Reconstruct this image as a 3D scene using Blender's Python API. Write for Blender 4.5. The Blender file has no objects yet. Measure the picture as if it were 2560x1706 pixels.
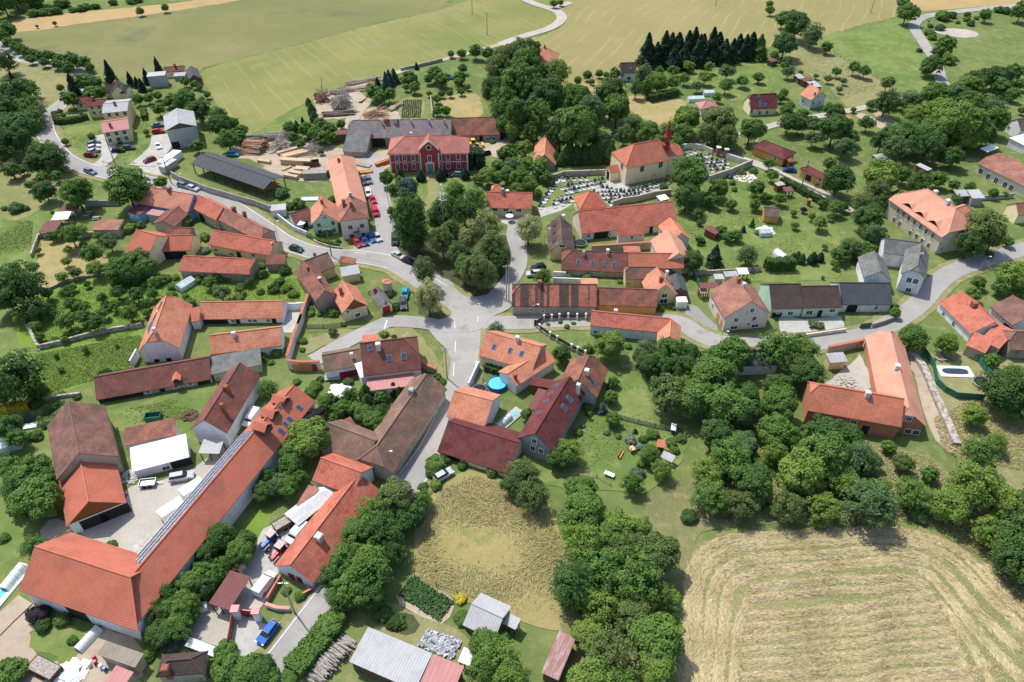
import bpy, bmesh, math, random
import numpy as np
from mathutils import Vector, Matrix
random.seed(7); RNG = np.random.default_rng(7)
SC = bpy.context.scene
COL = SC.collection
# ------------------------------------------------------------------ camera, sky, sun
F, PD, CH = 1800.0, 41.0, 112.0
PR = math.radians(PD)
cam_d = bpy.data.cameras.new('camera'); cam = bpy.data.objects.new('camera', cam_d); COL.objects.link(cam)
cam.location = (0, 0, CH); cam.rotation_euler = (math.radians(90 - PD), 0, 0)
cam_d.sensor_width = 36; cam_d.lens = F / 2560 * 36; cam_d.clip_end = 6000; cam_d.clip_start = 1
SC.camera = cam
SUN_EL, SX, SY = 60.0, -0.677, 0.736
w = bpy.data.worlds.new('World'); SC.world = w; w.use_nodes = True
nt = w.node_tree; bg = nt.nodes['Background']; sk = nt.nodes.new('ShaderNodeTexSky'); sk.sky_type = 'NISHITA'
sk.sun_disc = False; sk.sun_elevation = math.radians(SUN_EL); sk.sun_rotation = math.atan2(SX, SY)
sk.air_density = 1.0; sk.dust_density = 1.6
nt.links.new(sk.outputs[0], bg.inputs[0]); bg.inputs[1].default_value = 0.15
sd = bpy.data.lights.new('sun', 'SUN'); sd.energy = 3.6; sd.angle = math.radians(0.5); sd.color = (1, .96, .9)
so = bpy.data.objects.new('sun', sd); COL.objects.link(so)
ce = math.cos(math.radians(SUN_EL))
so.rotation_euler = Vector((SX * ce, SY * ce, math.sin(math.radians(SUN_EL)))).to_track_quat('Z', 'Y').to_euler()
so.location = (-100, 100, 200)
SC.view_settings.view_transform = 'Standard'; SC.view_settings.look = 'None'; SC.view_settings.exposure = 0.36; SC.view_settings.gamma = 1
SC.cycles.max_bounces = 6; SC.cycles.transparent_max_bounces = 4
# ------------------------------------------------------------------ measuring helpers
TS = {0: (0, 0, 1.088), 'f': (0, 0, 1), 'a': (1100, 400, 1 / 7.128), 'b': (1380, 280, 1 / 4.357), 'c': (600, 170, 1 / 5.6), 'd': (2200, 200, 1 / 5.228)}
for r_, oy in ((1, 0), (2, 400), (3, 800), (4, 1200)):
    for c_ in (1, 2, 3, 4):
        TS[r_ * 10 + c_] = (640 * (c_ - 1), oy, .2742 if r_ < 4 else .3227)
def P(t, x, y):
    a, b, s = TS[t]; return (a + x * s, b + y * s)
CP, SP = math.cos(PR), math.sin(PR)
def ray(q):
    u = (q[0] - 1280) / F; v = (853 - q[1]) / F
    return Vector((u, CP + v * SP, -SP + v * CP))
def un(q, z=0.0):
    d = ray(q); k = (CH - z) / -d.z
    return Vector((d.x * k, d.y * k, z))
def proj(p):
    x, y, z = p[0], p[1], p[2] - CH
    fw = y * CP - z * SP; up = y * SP + z * CP
    return (1280 + F * x / fw, 853 - F * up / fw)
def hgt(t, H):
    if not isinstance(H, tuple): return H
    a = P(t, H[0], H[1]); b = un(P(t, H[2], H[3]))
    best = min((abs(proj((b.x, b.y, z / 20))[1] - a[1]), z / 20) for z in range(10, 300))
    return best[1]
# ------------------------------------------------------------------ materials
MATS = {}
def newmat(n):
    m = bpy.data.materials.new(n); m.use_nodes = True; return m, m.node_tree, m.node_tree.nodes['Principled BSDF']
class N:
    def __init__(s, nt): s.nt = nt
    def n(s, ty, **k):
        o = s.nt.nodes.new(ty)
        for a, b in k.items():
            if a.startswith('i_'): o.inputs[a[2:].replace('_', ' ')].default_value = b
            else: setattr(o, a, b)
        return o
    def l(s, a, b): s.nt.links.new(a, b)
    def math(s, op, a, b=None, clamp=False):
        o = s.n('ShaderNodeMath', operation=op, use_clamp=clamp)
        for i, v in enumerate((a, b)):
            if v is None: continue
            if isinstance(v, (int, float)): o.inputs[i].default_value = v
            else: s.l(v, o.inputs[i])
        return o.outputs[0]
    def mix(s, f, a, b):
        o = s.n('ShaderNodeMix', data_type='RGBA')
        for i, v in ((0, f), (6, a), (7, b)):
            if isinstance(v, (int, float)): o.inputs[i].default_value = v
            elif isinstance(v, tuple): o.inputs[i].default_value = (*v[:3], 1)
            else: s.l(v, o.inputs[i])
        return o.outputs[2]
    def ramp(s, f, lo, hi):
        o = s.n('ShaderNodeMapRange', interpolation_type='SMOOTHSTEP'); o.inputs[1].default_value = lo; o.inputs[2].default_value = hi
        s.l(f, o.inputs[0]); return o.outputs[0]
    def noise(s, co, sc, det=3, rough=.55, dist=0):
        o = s.n('ShaderNodeTexNoise'); o.inputs['Scale'].default_value = sc; o.inputs['Detail'].default_value = det
        o.inputs['Roughness'].default_value = rough; o.inputs['Distortion'].default_value = dist
        if co is not None: s.l(co, o.inputs['Vector'])
        return o.outputs[0]
    def coord(s, which='Object'): return s.n('ShaderNodeTexCoord').outputs[which]
    def mapping(s, co, scale=(1, 1, 1), rot=0, loc=(0, 0, 0)):
        o = s.n('ShaderNodeMapping'); o.inputs['Scale'].default_value = scale; o.inputs['Rotation'].default_value = (0, 0, rot); o.inputs['Location'].default_value = loc
        s.l(co, o.inputs[0]); return o.outputs[0]
    def bump(s, h, bs, st=.3, d=.05):
        o = s.n('ShaderNodeBump'); o.inputs['Strength'].default_value = st; o.inputs['Distance'].default_value = d
        s.l(h, o.inputs['Height']); s.l(o.outputs[0], bs.inputs['Normal'])
def tint(c, k): return tuple(min(1, x * k) for x in c)
def plain(name, col, rough=.7, var=.12, metal=0, sc=1.5, spec=.3):
    if name in MATS: return MATS[name]
    m, nt, b = newmat(name); g = N(nt)
    n1 = g.noise(g.coord(), sc, 4)
    g.l(g.mix(g.ramp(n1, .3, .7), tint(col, 1 - var), tint(col, 1 + var)), b.inputs['Base Color'])
    b.inputs['Roughness'].default_value = rough; b.inputs['Metallic'].default_value = metal; b.inputs['Specular IOR Level'].default_value = spec
    MATS[name] = m; return m
def plaster(name, col, stain=(.25, .22, .18), amt=.35):
    m, nt, b = newmat(name); g = N(nt); co = g.coord()
    n1 = g.noise(co, .55, 5, .65); n2 = g.noise(g.mapping(co, (1.2, 1.2, .25)), 1.3, 4, .6)
    c = g.mix(g.ramp(n2, .35, .75), tint(col, 1.04), tint(col, .86))
    f = g.math('MULTIPLY', g.ramp(n1, .52, .72), amt)
    g.l(g.mix(f, c, stain), b.inputs['Base Color']); b.inputs['Roughness'].default_value = .9; b.inputs['Specular IOR Level'].default_value = .15
    g.bump(g.noise(co, 6, 3), b, .3, .03)
    MATS[name] = m
def tiles(name, base, alt, amt=.3, row=.38, colw=.28, rowd=.35, ptile=.18, stripes=None, asc=.35, rough=.8):
    m, nt, b = newmat(name); g = N(nt); uv = g.coord('UV')
    sx = g.n('ShaderNodeSeparateXYZ'); g.l(uv, sx.inputs[0]); u, v = sx.outputs[0], sx.outputs[1]
    vr = g.math('DIVIDE', v, row); ur = g.math('DIVIDE', u, colw)
    fr = g.math('FRACT', vr); fu = g.math('FRACT', ur)
    cell = g.n('ShaderNodeCombineXYZ'); g.l(g.math('FLOOR', ur), cell.inputs[0]); g.l(g.math('FLOOR', vr), cell.inputs[1])
    wn = g.n('ShaderNodeTexWhiteNoise', noise_dimensions='2D'); g.l(cell.outputs[0], wn.inputs[0])
    big = g.noise(uv, asc, 5, .7); bigr = g.noise(g.coord(), .22, 3, .6)
    f = g.ramp(g.math('ADD', big, g.math('MULTIPLY', g.math('SUBTRACT', wn.outputs[0], .5), .22)), .62 - amt * .45, .78 - amt * .25)
    c = g.mix(f, base, alt)
    if stripes:
        n3 = g.n('ShaderNodeTexNoise', noise_dimensions='1D'); n3.inputs['Scale'].default_value = stripes; n3.inputs['Detail'].default_value = 1
        g.l(u, n3.inputs['W'])
        c = g.mix(g.math('GREATER_THAN', g.math('ADD', n3.outputs[0], g.math('MULTIPLY', g.math('SUBTRACT', wn.outputs[0], .5), .03)), .5), c, alt)
    c = g.mix(g.ramp(bigr, .4, .7), c, g.mix(.25, c, (.1, .08, .07)))
    pt = g.math('ADD', g.math('MULTIPLY', wn.outputs[0], ptile * 2), 1 - ptile)
    edge = g.math('SUBTRACT', 1, g.math('MULTIPLY', g.math('SMOOTH_MIN', g.math('GREATER_THAN', fr, .72), 1.0), rowd))
    cu = g.math('SUBTRACT', 1, g.math('MULTIPLY', g.math('GREATER_THAN', fu, .8), rowd * .4))
    k = g.math('MULTIPLY', g.math('MULTIPLY', pt, edge), cu)
    vm = g.n('ShaderNodeVectorMath', operation='SCALE'); g.l(c, vm.inputs[0]); g.l(k, vm.inputs['Scale'])
    g.l(vm.outputs[0], b.inputs['Base Color']); b.inputs['Roughness'].default_value = rough; b.inputs['Specular IOR Level'].default_value = .2
    g.bump(g.math('ADD', g.math('MULTIPLY', fr, -1), g.math('MULTIPLY', g.math('PINGPONG', ur, .5), .6)), b, .5, .05)
    MATS[name] = m
def corrug(name, col, alt, amt=.4, per=.45, metal=0, rough=.6, depth=.35):
    m, nt, b = newmat(name); g = N(nt); uv = g.coord('UV')
    sx = g.n('ShaderNodeSeparateXYZ'); g.l(uv, sx.inputs[0])
    pp = g.math('PINGPONG', g.math('DIVIDE', sx.outputs[0], per), .5)
    n1 = g.noise(uv, .45, 5, .7)
    n2 = g.noise(g.mapping(uv, (2.0, .3, 1)), 1, 3, .6)
    c = g.mix(g.math('MULTIPLY', g.ramp(n1, .45, .7), amt), col, alt)
    c = g.mix(g.math('MULTIPLY', g.ramp(n2, .4, .7), .3), c, tint(alt, .8))
    c = g.mix(g.math('MULTIPLY', g.ramp(pp, .0, .25), depth), tint(col, .45), c) if depth < 0 else g.mix(g.ramp(pp, 0, .22), g.mix(depth, c, tint(col, .35)), c)
    g.l(c, b.inputs['Base Color']); b.inputs['Roughness'].default_value = max(.75, rough); b.inputs['Specular IOR Level'].default_value = .12; b.inputs['Metallic'].default_value = metal
    g.bump(pp, b, .6, .08); MATS[name] = m
RED = (.56, .185, .12); ORG = (.64, .27, .165); OLD = (.085, .05, .035)
tiles('tile_red', RED, (.42, .07, .035), .25)
tiles('tile_redfine', (.55, .17, .105), (.45, .135, .085), .3, ptile=.08, rowd=.3)
tiles('tile_orange', ORG, (.55, .14, .06), .25)
tiles('tile_smooth', (.66, .31, .21), (.60, .27, .18), .3, rowd=.08, ptile=.04)
tiles('tile_palepink', (.60, .27, .17), (.5, .2, .13), .4, rowd=.15)
tiles('tile_oldred', (.44, .16, .10), (.16, .085, .065), .6, ptile=.4, asc=.3)
tiles('tile_oldpink', (.46, .20, .14), (.24, .12, .09), .55, ptile=.3)
tiles('tile_manor', (.52, .20, .15), (.36, .14, .11), .45, ptile=.2)
tiles('tile_mossy', (.40, .21, .145), (.17, .12, .09), .7, ptile=.35, asc=.25)
tiles('tile_brown', (.31, .155, .115), (.15, .085, .07), .6, ptile=.2)
tiles('tile_browngrey', (.20, .145, .12), (.09, .065, .055), .6, ptile=.25)
tiles('tile_maroon', (.18, .05, .048), (.095, .026, .026), .4, ptile=.12)
tiles('tile_maroonold', (.33, .11, .08), (.17, .075, .06), .7, ptile=.3)
tiles('tile_patch', (.42, .15, .095), (.09, .06, .05), .2, ptile=.25, stripes=.42)
tiles('tile_darkbrown', (.10, .068, .058), (.07, .05, .045), .5, ptile=.25)
tiles('tile_slate', (.085, .095, .105), (.06, .065, .075), .4, ptile=.06, rowd=.3)
tiles('tile_greyfib', (.21, .21, .20), (.13, .13, .12), .6, colw=.6, row=.6, ptile=.1, rowd=.2)
tiles('tile_bluegrey', (.19, .21, .235), (.26, .18, .15), .6, colw=1.1, row=1.2, ptile=.16, rowd=.12, asc=.25)
tiles('tile_church', (.58, .2, .115), (.48, .16, .095), .45, ptile=.18)
corrug('metal_white', (.82, .84, .86), (.7, .72, .74), .3, per=1.2, depth=.05, rough=.5)
corrug('metal_grey', (.42, .42, .42), (.26, .25, .24), .6)
corrug('metal_lightgrey', (.47, .47, .47), (.36, .35, .34), .6)
corrug('metal_beige', (.30, .26, .21), (.2, .17, .13), .6)
corrug('metal_maroon', (.20, .08, .075), (.13, .06, .055), .5, depth=.2)
corrug('metal_pink', (.50, .24, .22), (.38, .18, .17), .4, per=.8, depth=.15)
corrug('metal_rust', (.30, .15, .13), (.75, .74, .74), .3, depth=.12)
corrug('bitumen', (.085, .088, .095), (.12, .12, .13), .6, per=2.5, depth=.15, rough=.9)
plaster('w_white', (.74, .75, .76)); plaster('w_cream', (.86, .74, .47)); plaster('w_yellow', (.72, .58, .32))
plaster('w_paleyellow', (.70, .62, .38)); plaster('w_mint', (.44, .64, .50)); plaster('w_palegreen', (.56, .66, .58))
plaster('w_blue', (.22, .42, .66)); plaster('w_orange', (.62, .33, .10)); plaster('w_pink', (.50, .25, .2), (.3, .25, .2), .7)
plaster('w_brick', (.50, .21, .13), (.3, .13, .08), .3); plaster('w_redmanor', (.46, .065, .065), (.33, .045, .05), .5)
plaster('w_old', (.44, .39, .31), (.17, .13, .10), .9); plaster('w_grey', (.36, .36, .35)); plaster('w_offwhite', (.68, .62, .54), (.4, .3, .2), .5)
plaster('w_stone', (.34, .29, .24), (.14, .12, .1), .9); plaster('w_concrete', (.42, .42, .42), (.3, .3, .3), .5)
plaster('w_wood', (.22, .085, .03), (.15, .06, .03), .5); plaster('w_oldwood', (.13, .09, .065), (.05, .04, .03), .8)
plaster('w_decayed', (.60, .53, .42), (.10, .09, .08), 1.0)
plain('white', (.8, .8, .8), .5, .04); plain('cream', (.7, .66, .55), .6, .05); plain('dark', (.02, .02, .022), .9, .1); plain('glass', (.03, .036, .045), .3, .2, spec=.3)
plain('glassblue', (.05, .085, .15), .3, .2, spec=.3); plain('woodlight', (.58, .43, .27), .8, .2, sc=4); plain('woodgrey', (.33, .29, .25), .9, .35, sc=3)
plain('woodorange', (.5, .23, .08), .8, .2); plain('wooddark', (.10, .06, .04), .9, .3); plain('brown', (.12, .05, .03), .7, .1)
plain('green_metal', (.03, .16, .10), .6, .1); plain('teal', (.18, .36, .34), .6, .1); plain('rubber', (.02, .02, .02), .8, .1)
plain('chimney_brick', (.30, .11, .07), .9, .25, sc=4); plain('chimney_white', (.66, .64, .6), .9, .1); plain('metal', (.4, .41, .42), .4, .1, metal=.6)
plain('concrete', (.40, .38, .35), .9, .2, sc=.8); plain('stonewall', (.36, .32, .27), .95, .45, sc=1.3); plain('polewood', (.20, .17, .14), .9, .3, sc=5)
plain('deerbrown', (.16, .07, .06), .8, .1); plain('steeple', (.30, .03, .03), .55, .15); plain('gravestone', (.42, .42, .40), .7, .5, sc=.15); plain('graveslab', (.5, .5, .47), .7, .2, sc=.5); plain('graveblack', (.13, .13, .135), .6, .4, sc=.2)
plain('solar', (.10, .12, .16), .5, .3, sc=1.2, spec=.25); plain('bluepaint', (.02, .11, .42), .3, .1); plain('poolblue', (.10, .52, .68), .08, .1, spec=.8); plain('poolcover', (.03, .05, .09), .5, .2)
plain('paleglass', (.55, .66, .64), .25, .15, spec=.6); plain('tarp', (.62, .66, .64), .6, .12); plain('flag', (.5, .42, .38), .8, .1)
plain('yellow', (.65, .42, .04), .5, .1); plain('redpaint', (.42, .02, .03), .35, .1); plain('purple', (.16, .05, .22), .5, .1)
def M(k): return MATS[k]
# ------------------------------------------------------------------ object helpers
def link(name, verts, faces, mat, parent=None, uvs=None, smooth=False, edges=()):
    me = bpy.data.meshes.new(name); me.from_pydata([tuple(v) for v in verts], list(edges), faces); me.update()
    if uvs:
        ul = me.uv_layers.new(name='UVMap'); k = 0
        for poly in me.polygons:
            for li, vi in zip(poly.loop_indices, range(len(poly.vertices))):
                ul.data[li].uv = uvs[poly.index][vi]
    for mm in (mat if isinstance(mat, (list, tuple)) else [mat]): me.materials.append(M(mm) if isinstance(mm, str) else mm)
    if smooth: me.polygons.foreach_set('use_smooth', [True] * len(me.polygons))
    o = bpy.data.objects.new(name, me); COL.objects.link(o)
    if parent: o.parent = parent
    return o
class MB:
    def __init__(s): s.v = []; s.f = []
    def add(s, v, f):
        k = len(s.v); s.v += [tuple(x) for x in v]; s.f += [tuple(i + k for i in q) for q in f]; return s
    def box(s, a, b, rz=0, c=(0, 0, 0)):
        x0, y0, z0 = a; x1, y1, z1 = b
        v = [(x0, y0, z0), (x1, y0, z0), (x1, y1, z0), (x0, y1, z0), (x0, y0, z1), (x1, y0, z1), (x1, y1, z1), (x0, y1, z1)]
        if rz or c != (0, 0, 0):
            cs, sn = math.cos(rz), math.sin(rz); v = [(c[0] + x * cs - y * sn, c[1] + x * sn + y * cs, c[2] + z) for x, y, z in v]
        return s.add(v, [(0, 3, 2, 1), (4, 5, 6, 7), (0, 1, 5, 4), (1, 2, 6, 5), (2, 3, 7, 6), (3, 0, 4, 7)])
    def tube(s, a, b, r0, r1=None, n=8):
        r1 = r0 if r1 is None else r1; a = Vector(a); b = Vector(b); d = (b - a).normalized()
        u = d.orthogonal().normalized(); w_ = d.cross(u); v = []
        for p, r in ((a, r0), (b, r1)):
            for i in range(n):
                t = 2 * math.pi * i / n; v.append(p + (u * math.cos(t) + w_ * math.sin(t)) * r)
        return s.add(v, [(i, (i + 1) % n, n + (i + 1) % n, n + i) for i in range(n)] + [tuple(range(n - 1, -1, -1)), tuple(range(n, 2 * n))])
    def lathe(s, prof, n=12, c=(0, 0, 0)):
        v = []
        for r, z in prof:
            for i in range(n):
                t = 2 * math.pi * i / n; v.append((c[0] + r * math.cos(t), c[1] + r * math.sin(t), c[2] + z))
        f = []
        for k in range(len(prof) - 1):
            for i in range(n): f.append((k * n + i, k * n + (i + 1) % n, (k + 1) * n + (i + 1) % n, (k + 1) * n + i))
        f.append(tuple(range(n - 1, -1, -1))); f.append(tuple(range((len(prof) - 1) * n, len(prof) * n)))
        return s.add(v, f)
    def prism(s, pts, z0, z1):
        n = len(pts)
        return s.add([(x, y, z0) for x, y in pts] + [(x, y, z1) for x, y in pts], [tuple(range(n - 1, -1, -1)), tuple(range(n, 2 * n))] + [(i, (i + 1) % n, n + (i + 1) % n, n + i) for i in range(n)])
    def build(s, name, mat, parent=None, **k): return link(name, s.v, s.f, mat, parent, **k)
def thing(name, label, cat, loc, rz=0, group=None):
    o = bpy.data.objects.new(name, None); COL.objects.link(o); o.location = loc; o.rotation_euler = (0, 0, rz)
    o.empty_display_size = .5; o['label'] = label; o['category'] = cat
    if group: o['group'] = group
    return o
def tag(o, label, cat, group=None):
    o['label'] = label; o['category'] = cat
    if group: o['group'] = group
    return o
def dup(root, loc, rz, label, group=None, scale=1):
    r = root.copy(); COL.objects.link(r); r.location = loc; r.rotation_euler = (0, 0, rz); r['label'] = label; r.scale = (scale,) * 3 if not isinstance(scale, tuple) else scale
    if group: r['group'] = group
    for ch in root.children:
        c = ch.copy(); COL.objects.link(c); c.parent = r
        for g2 in ch.children:
            d = g2.copy(); COL.objects.link(d); d.parent = c
    return r
# ------------------------------------------------------------------ buildings
LAND = []     # landmarks for tree labels
class Body:
    """one gabled / hipped volume in its own frame (x along the ridge)"""
    def __init__(s, t, ridge, eave, H, pitch, hip=(0, 0), mit=None):
        he = hgt(t, H); r1 = P(t, ridge[0], ridge[1]); r2 = P(t, ridge[2], ridge[3]); e = P(t, *eave)
        hr = he + 3
        for _ in range(40):
            A = un(r1, hr); B = un(r2, hr); E = un(e, he); d = (B - A).xy.normalized(); q = (E - A).xy
            wd = abs(d.x * q.y - d.y * q.x); hr = .6 * hr + .4 * (he + pitch * wd)
        s.w = wd; s.he = he; s.hr = hr; s.p = (hr - he) / wd; m = (A + B) / 2; s.L = (B - A).xy.length / 2
        s.c = Vector((m.x, m.y, 0)); s.rz = math.atan2((B - A).y, (B - A).x); s.hd = (hip[0] * wd, hip[1] * wd); s.mit = None
        if mit: k = s.loc(un(P(t, *mit[1]), he)); s.mit = (mit[0], -1 if k.y < 0 else 1, k.x)
    def loc(s, p):
        d = Vector((p[0] - s.c.x, p[1] - s.c.y)); c, n = math.cos(-s.rz), math.sin(-s.rz)
        return Vector((d.x * c - d.y * n, d.x * n + d.y * c, p[2]))
    def zr(s, x, y):
        z = s.hr - s.p * abs(y)
        if x < -s.L: z = min(z, s.hr - s.p * (-s.L - x))
        if x > s.L: z = min(z, s.hr - s.p * (x - s.L))
        return z
    def hitroof(s, q):
        o = s.loc((0, 0, CH)); e = s.loc(un(q, 0)); d = e - o
        for i in range(400):
            k = .6 + .4 * i / 400; p = o + d * k
            if abs(p.y) <= s.w and -s.L - s.hd[0] - .3 <= p.x <= s.L + s.hd[1] + .3 and p.z <= s.zr(p.x, p.y): return p
        p = o + d * ((o.z - s.hr + .2) / o.z); return Vector((max(-s.L, min(s.L, p.x)), max(-s.w * .7, min(s.w * .7, p.y)), s.he))
    def hitwall(s, q):
        """-> (point, outward normal) on the wall plane facing the camera"""
        o = s.loc((0, 0, CH)); e = s.loc(un(q, 0)); d = e - o; best = None
        wi = s.w - s.in_; xs = (s.L + s.hd[1] - .15, -s.L - s.hd[0] + .15)
        for ax, val, sg in ((1, -wi, -1), (1, wi, 1), (0, xs[0], 1), (0, xs[1], -1)):
            if o[ax] * sg < val * sg: continue
            k = (val - o[ax]) / d[ax] if d[ax] else 9; p = o + d * k
            z_ok = -1.5 < p.z < (s.he + .3 if ax == 1 else s.hr)
            ok = z_ok and (abs(p.y) < wi + .5 if ax == 0 else xs[1] - .5 < p.x < xs[0] + .5)
            sc = (0 if ok else 1, k)
            if best is None or sc < best[0]: best = (sc, p, Vector((0, 0, 0)), ax, sg, val)
        if best is None: return None
        _, p, n, ax, sg, val = best; p[ax] = val; n[ax] = sg
        if ax == 1: p.x = max(xs[1] + .7, min(xs[0] - .7, p.x))
        else: p.y = max(-wi + .7, min(wi - .7, p.y))
        p.z = max(.8, p.z); return p, n
def slab(mb_v, mb_f, mb_uv, pts, th, uv):
    k = len(mb_v); n = len(pts); mb_v += pts + [(x, y, z - th) for x, y, z in pts]
    mb_f.append(tuple(range(k, k + n))); mb_uv.append(uv)
    mb_f.append(tuple(range(k + 2 * n - 1, k + n - 1, -1))); mb_uv.append(uv[::-1])
    for i in range(n):
        j = (i + 1) % n; mb_f.append((k + j, k + i, k + n + i, k + n + j)); mb_uv.append([uv[j], uv[i], uv[i], uv[j]])
def mkwin(par, p, n, ww=1.0, hh=1.3, frame='white', pane='glass', name='window'):
    """frame + pane on a wall at p with outward normal n"""
    a = MB(); t = .07; fb = .1
    for x0, x1, z0, z1 in ((-ww / 2 - t, -ww / 2 + t, -hh / 2, hh / 2), (ww / 2 - t, ww / 2 + t, -hh / 2, hh / 2), (-ww / 2 - t, ww / 2 + t, hh / 2, hh / 2 + 2 * t), (-ww / 2 - .15, ww / 2 + .15, -hh / 2 - 2 * t, -hh / 2), (-.03, .03, -hh / 2, hh / 2)):
        a.box((x0, -fb, z0), (x1, .02, z1))
    o = a.build(name, frame, par); o.location = p; o.rotation_euler = (0, 0, math.atan2(n.y, n.x) + math.pi / 2)
    MB().box((-ww / 2 + t, -.045, -hh / 2), (ww / 2 - t, .03, hh / 2)).build('pane', pane, o)
    return o
def mkdoor(par, p, n, ww, hh, mat='dark', arch=False, name='door', frame=None):  # dark panels also stand for open bays, their shade painted as flat black
    a = MB(); z0 = -p.z
    pts = [(-ww / 2, 0), (ww / 2, 0), (ww / 2, hh * (.72 if arch else 1))]
    if arch: pts += [(ww / 2 * math.cos(i * math.pi / 8), hh * .72 + hh * .28 * math.sin(i * math.pi / 8)) for i in range(1, 8)]
    pts.append((-ww / 2, hh * (.72 if arch else 1)))
    k = len(pts); a.add([(x, -.06, z) for x, z in pts] + [(x, .02, z) for x, z in pts], [tuple(range(k)), tuple(range(2 * k - 1, k - 1, -1))] + [(i, i + k, (i + 1) % k + k, (i + 1) % k) for i in range(k)])
    o = a.build(name, mat, par); o.location = (p.x, p.y, 0.02); o.rotation_euler = (0, 0, math.atan2(n.y, n.x) + math.pi / 2)
    if mat != 'dark': MB().box((ww * .3, -.12, hh * .42), (ww * .3 + .08, -.06, hh * .42 + .2)).build('handle', 'metal', o)
    return o
def body(par, b, roof, wall, win=(), t=0, door=(), ch=(), sky=(), ov=.35, ws=(1.0, 1.3), chm='chimney_brick', frame='white', gablemat=None, open_=False, pane='glass', wname=None):
    """build one body under par (par stands at b0.c with b0.rz, so re-express if it is another body)"""
    off = None
    if par.get('_b'):
        B0 = BOD[par.name]; off = (B0.loc(b.c), b.rz - B0.rz)
    def put(o, p=(0, 0, 0)):
        if off is None: return o
        q = Matrix.Rotation(off[1], 4, 'Z') @ o.matrix_basis; o.matrix_basis = Matrix.Translation((off[0].x, off[0].y, 0)) @ q; return o
    L, w_, he, hr, p = b.L, b.w, b.he, b.hr, b.p; h1, h2 = b.hd; th = .17
    b.in_ = min(.45, w_ * .15)
    v, f, uv = [], [], []
    sl = math.sqrt(1 + p * p)
    mt = b.mit or (9, 9, 0)
    for sg in (-1, 1):
        pts = [(-L, 0, hr), (L, 0, hr)]
        if h2: pts.append((L + h2, sg * h2, hr - p * h2))
        if abs(h2 - w_) > .01: pts.append((mt[2] if mt[:2] == (1, sg) else L + h2, sg * w_, he))
        if abs(h1 - w_) > .01: pts.append((mt[2] if mt[:2] == (0, sg) else -L - h1, sg * w_, he))
        if h1: pts.append((-L - h1, sg * h1, hr - p * h1))
        if sg > 0: pts = pts[::-1]
        slab(v, f, uv, pts, th, [(q[0], abs(q[1]) * sl) for q in pts][:len(pts)])
        if sg < 0: f[-len(pts) - 2] = f[-len(pts) - 2][::-1]; uv[-len(pts) - 2] = uv[-len(pts) - 2][::-1]
    for sgx, h in ((-1, h1), (1, h2)):
        if not h: continue
        pts = [(sgx * L, 0, hr), (sgx * (L + h), -h, hr - p * h), (sgx * (L + h), h, hr - p * h)]
        if sgx > 0: pts = pts
        slab(v, f, uv, pts, th, [(q[1], (abs(q[0]) - L) * sl) for q in pts])
    mbt = MB()
    if b.mit: mbt.tube((L if mt[0] else -L, 0, hr + .02), (mt[2], mt[1] * w_, he + .02), .11, n=6)
    mbt.tube((-L, 0, hr + .02), (L, 0, hr + .02), .13, n=6)
    for sgx, h in ((-1, h1), (1, h2)):
        if h:
            for sy in (-1, 1): mbt.tube((sgx * L, 0, hr + .02), (sgx * (L + h), sy * h, hr - p * h + .02), .11, n=6)
    k = len(v); v += mbt.v; f += [tuple(i + k for i in q) for q in mbt.f]; uv += [[(.05, .05)] * len(q) for q in mbt.f]
    ro = link('roof', v, f, roof, par, uvs=uv)
    bm = bmesh.new(); bm.from_mesh(ro.data); bmesh.ops.recalc_face_normals(bm, faces=bm.faces); bm.to_mesh(ro.data); bm.free()
    put(ro)
    wi = w_ - b.in_; zt = hr - p * wi - th - .02
    if not open_:
        v2, f2 = [], []
        xs = [-L - h1 + .15 if h1 < w_ * .99 else -L - h1 + b.in_, L + h2 - .15 if h2 < w_ * .99 else L + h2 - b.in_]
        v2 += [(xs[0], -wi, -.5), (xs[1], -wi, -.5), (xs[1], wi, -.5), (xs[0], wi, -.5), (xs[0], -wi, zt), (xs[1], -wi, zt), (xs[1], wi, zt), (xs[0], wi, zt)]
        if b.mit:
            e_, g_, k_ = b.mit
            for vi in ({(0, -1): (0, 4), (1, -1): (1, 5), (1, 1): (2, 6), (0, 1): (3, 7)}[(e_, g_)]): v2[vi] = (k_ + (.5 if e_ == 0 else -.5), v2[vi][1], v2[vi][2])
        f2 += [(0, 1, 5, 4), (2, 3, 7, 6)]
        for e, (a_, b_, c_, d_) in ((1, (1, 2, 6, 5)), (0, (3, 0, 4, 7))):
            h = (h1, h2)[e]; top = []
            if h < w_ * .99 and not (b.mit and b.mit[0] == e):
                hz = hr - th - .02 - p * h; k = len(v2)
                if h < .01: v2.append((xs[e], 0, hr - th - .02)); top = [k]
                else:
                    hh_ = min(h, wi); v2 += [(xs[e], hh_, hz), (xs[e], -hh_, hz)]; top = [k, k + 1] if e == 1 else [k + 1, k]
            f2.append((a_, b_, c_, *top, d_))
        wl = link('wall', v2, f2, wall, par); put(wl)
        if gablemat:
            for e in (0, 1):
                h = (h1, h2)[e]
                if h < w_ * .9:
                    sg = (-1, 1)[e]; x = xs[e] + sg * .04; hh_ = max(.05, h); hz = hr - th - .05 - p * hh_
                    g_ = link('gable_boarding', [(x, -wi + .1, zt - .02), (x, wi - .1, zt - .02), (x, hh_, hz), (x, -hh_, hz), (x - sg * .05, -wi + .1, zt - .02), (x - sg * .05, wi - .1, zt - .02), (x - sg * .05, hh_, hz), (x - sg * .05, -hh_, hz)],
                              [(0, 1, 2, 3), (7, 6, 5, 4), (0, 4, 5, 1), (1, 5, 6, 2), (2, 6, 7, 3), (3, 7, 4, 0)], gablemat, par); put(g_)
    else:
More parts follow.
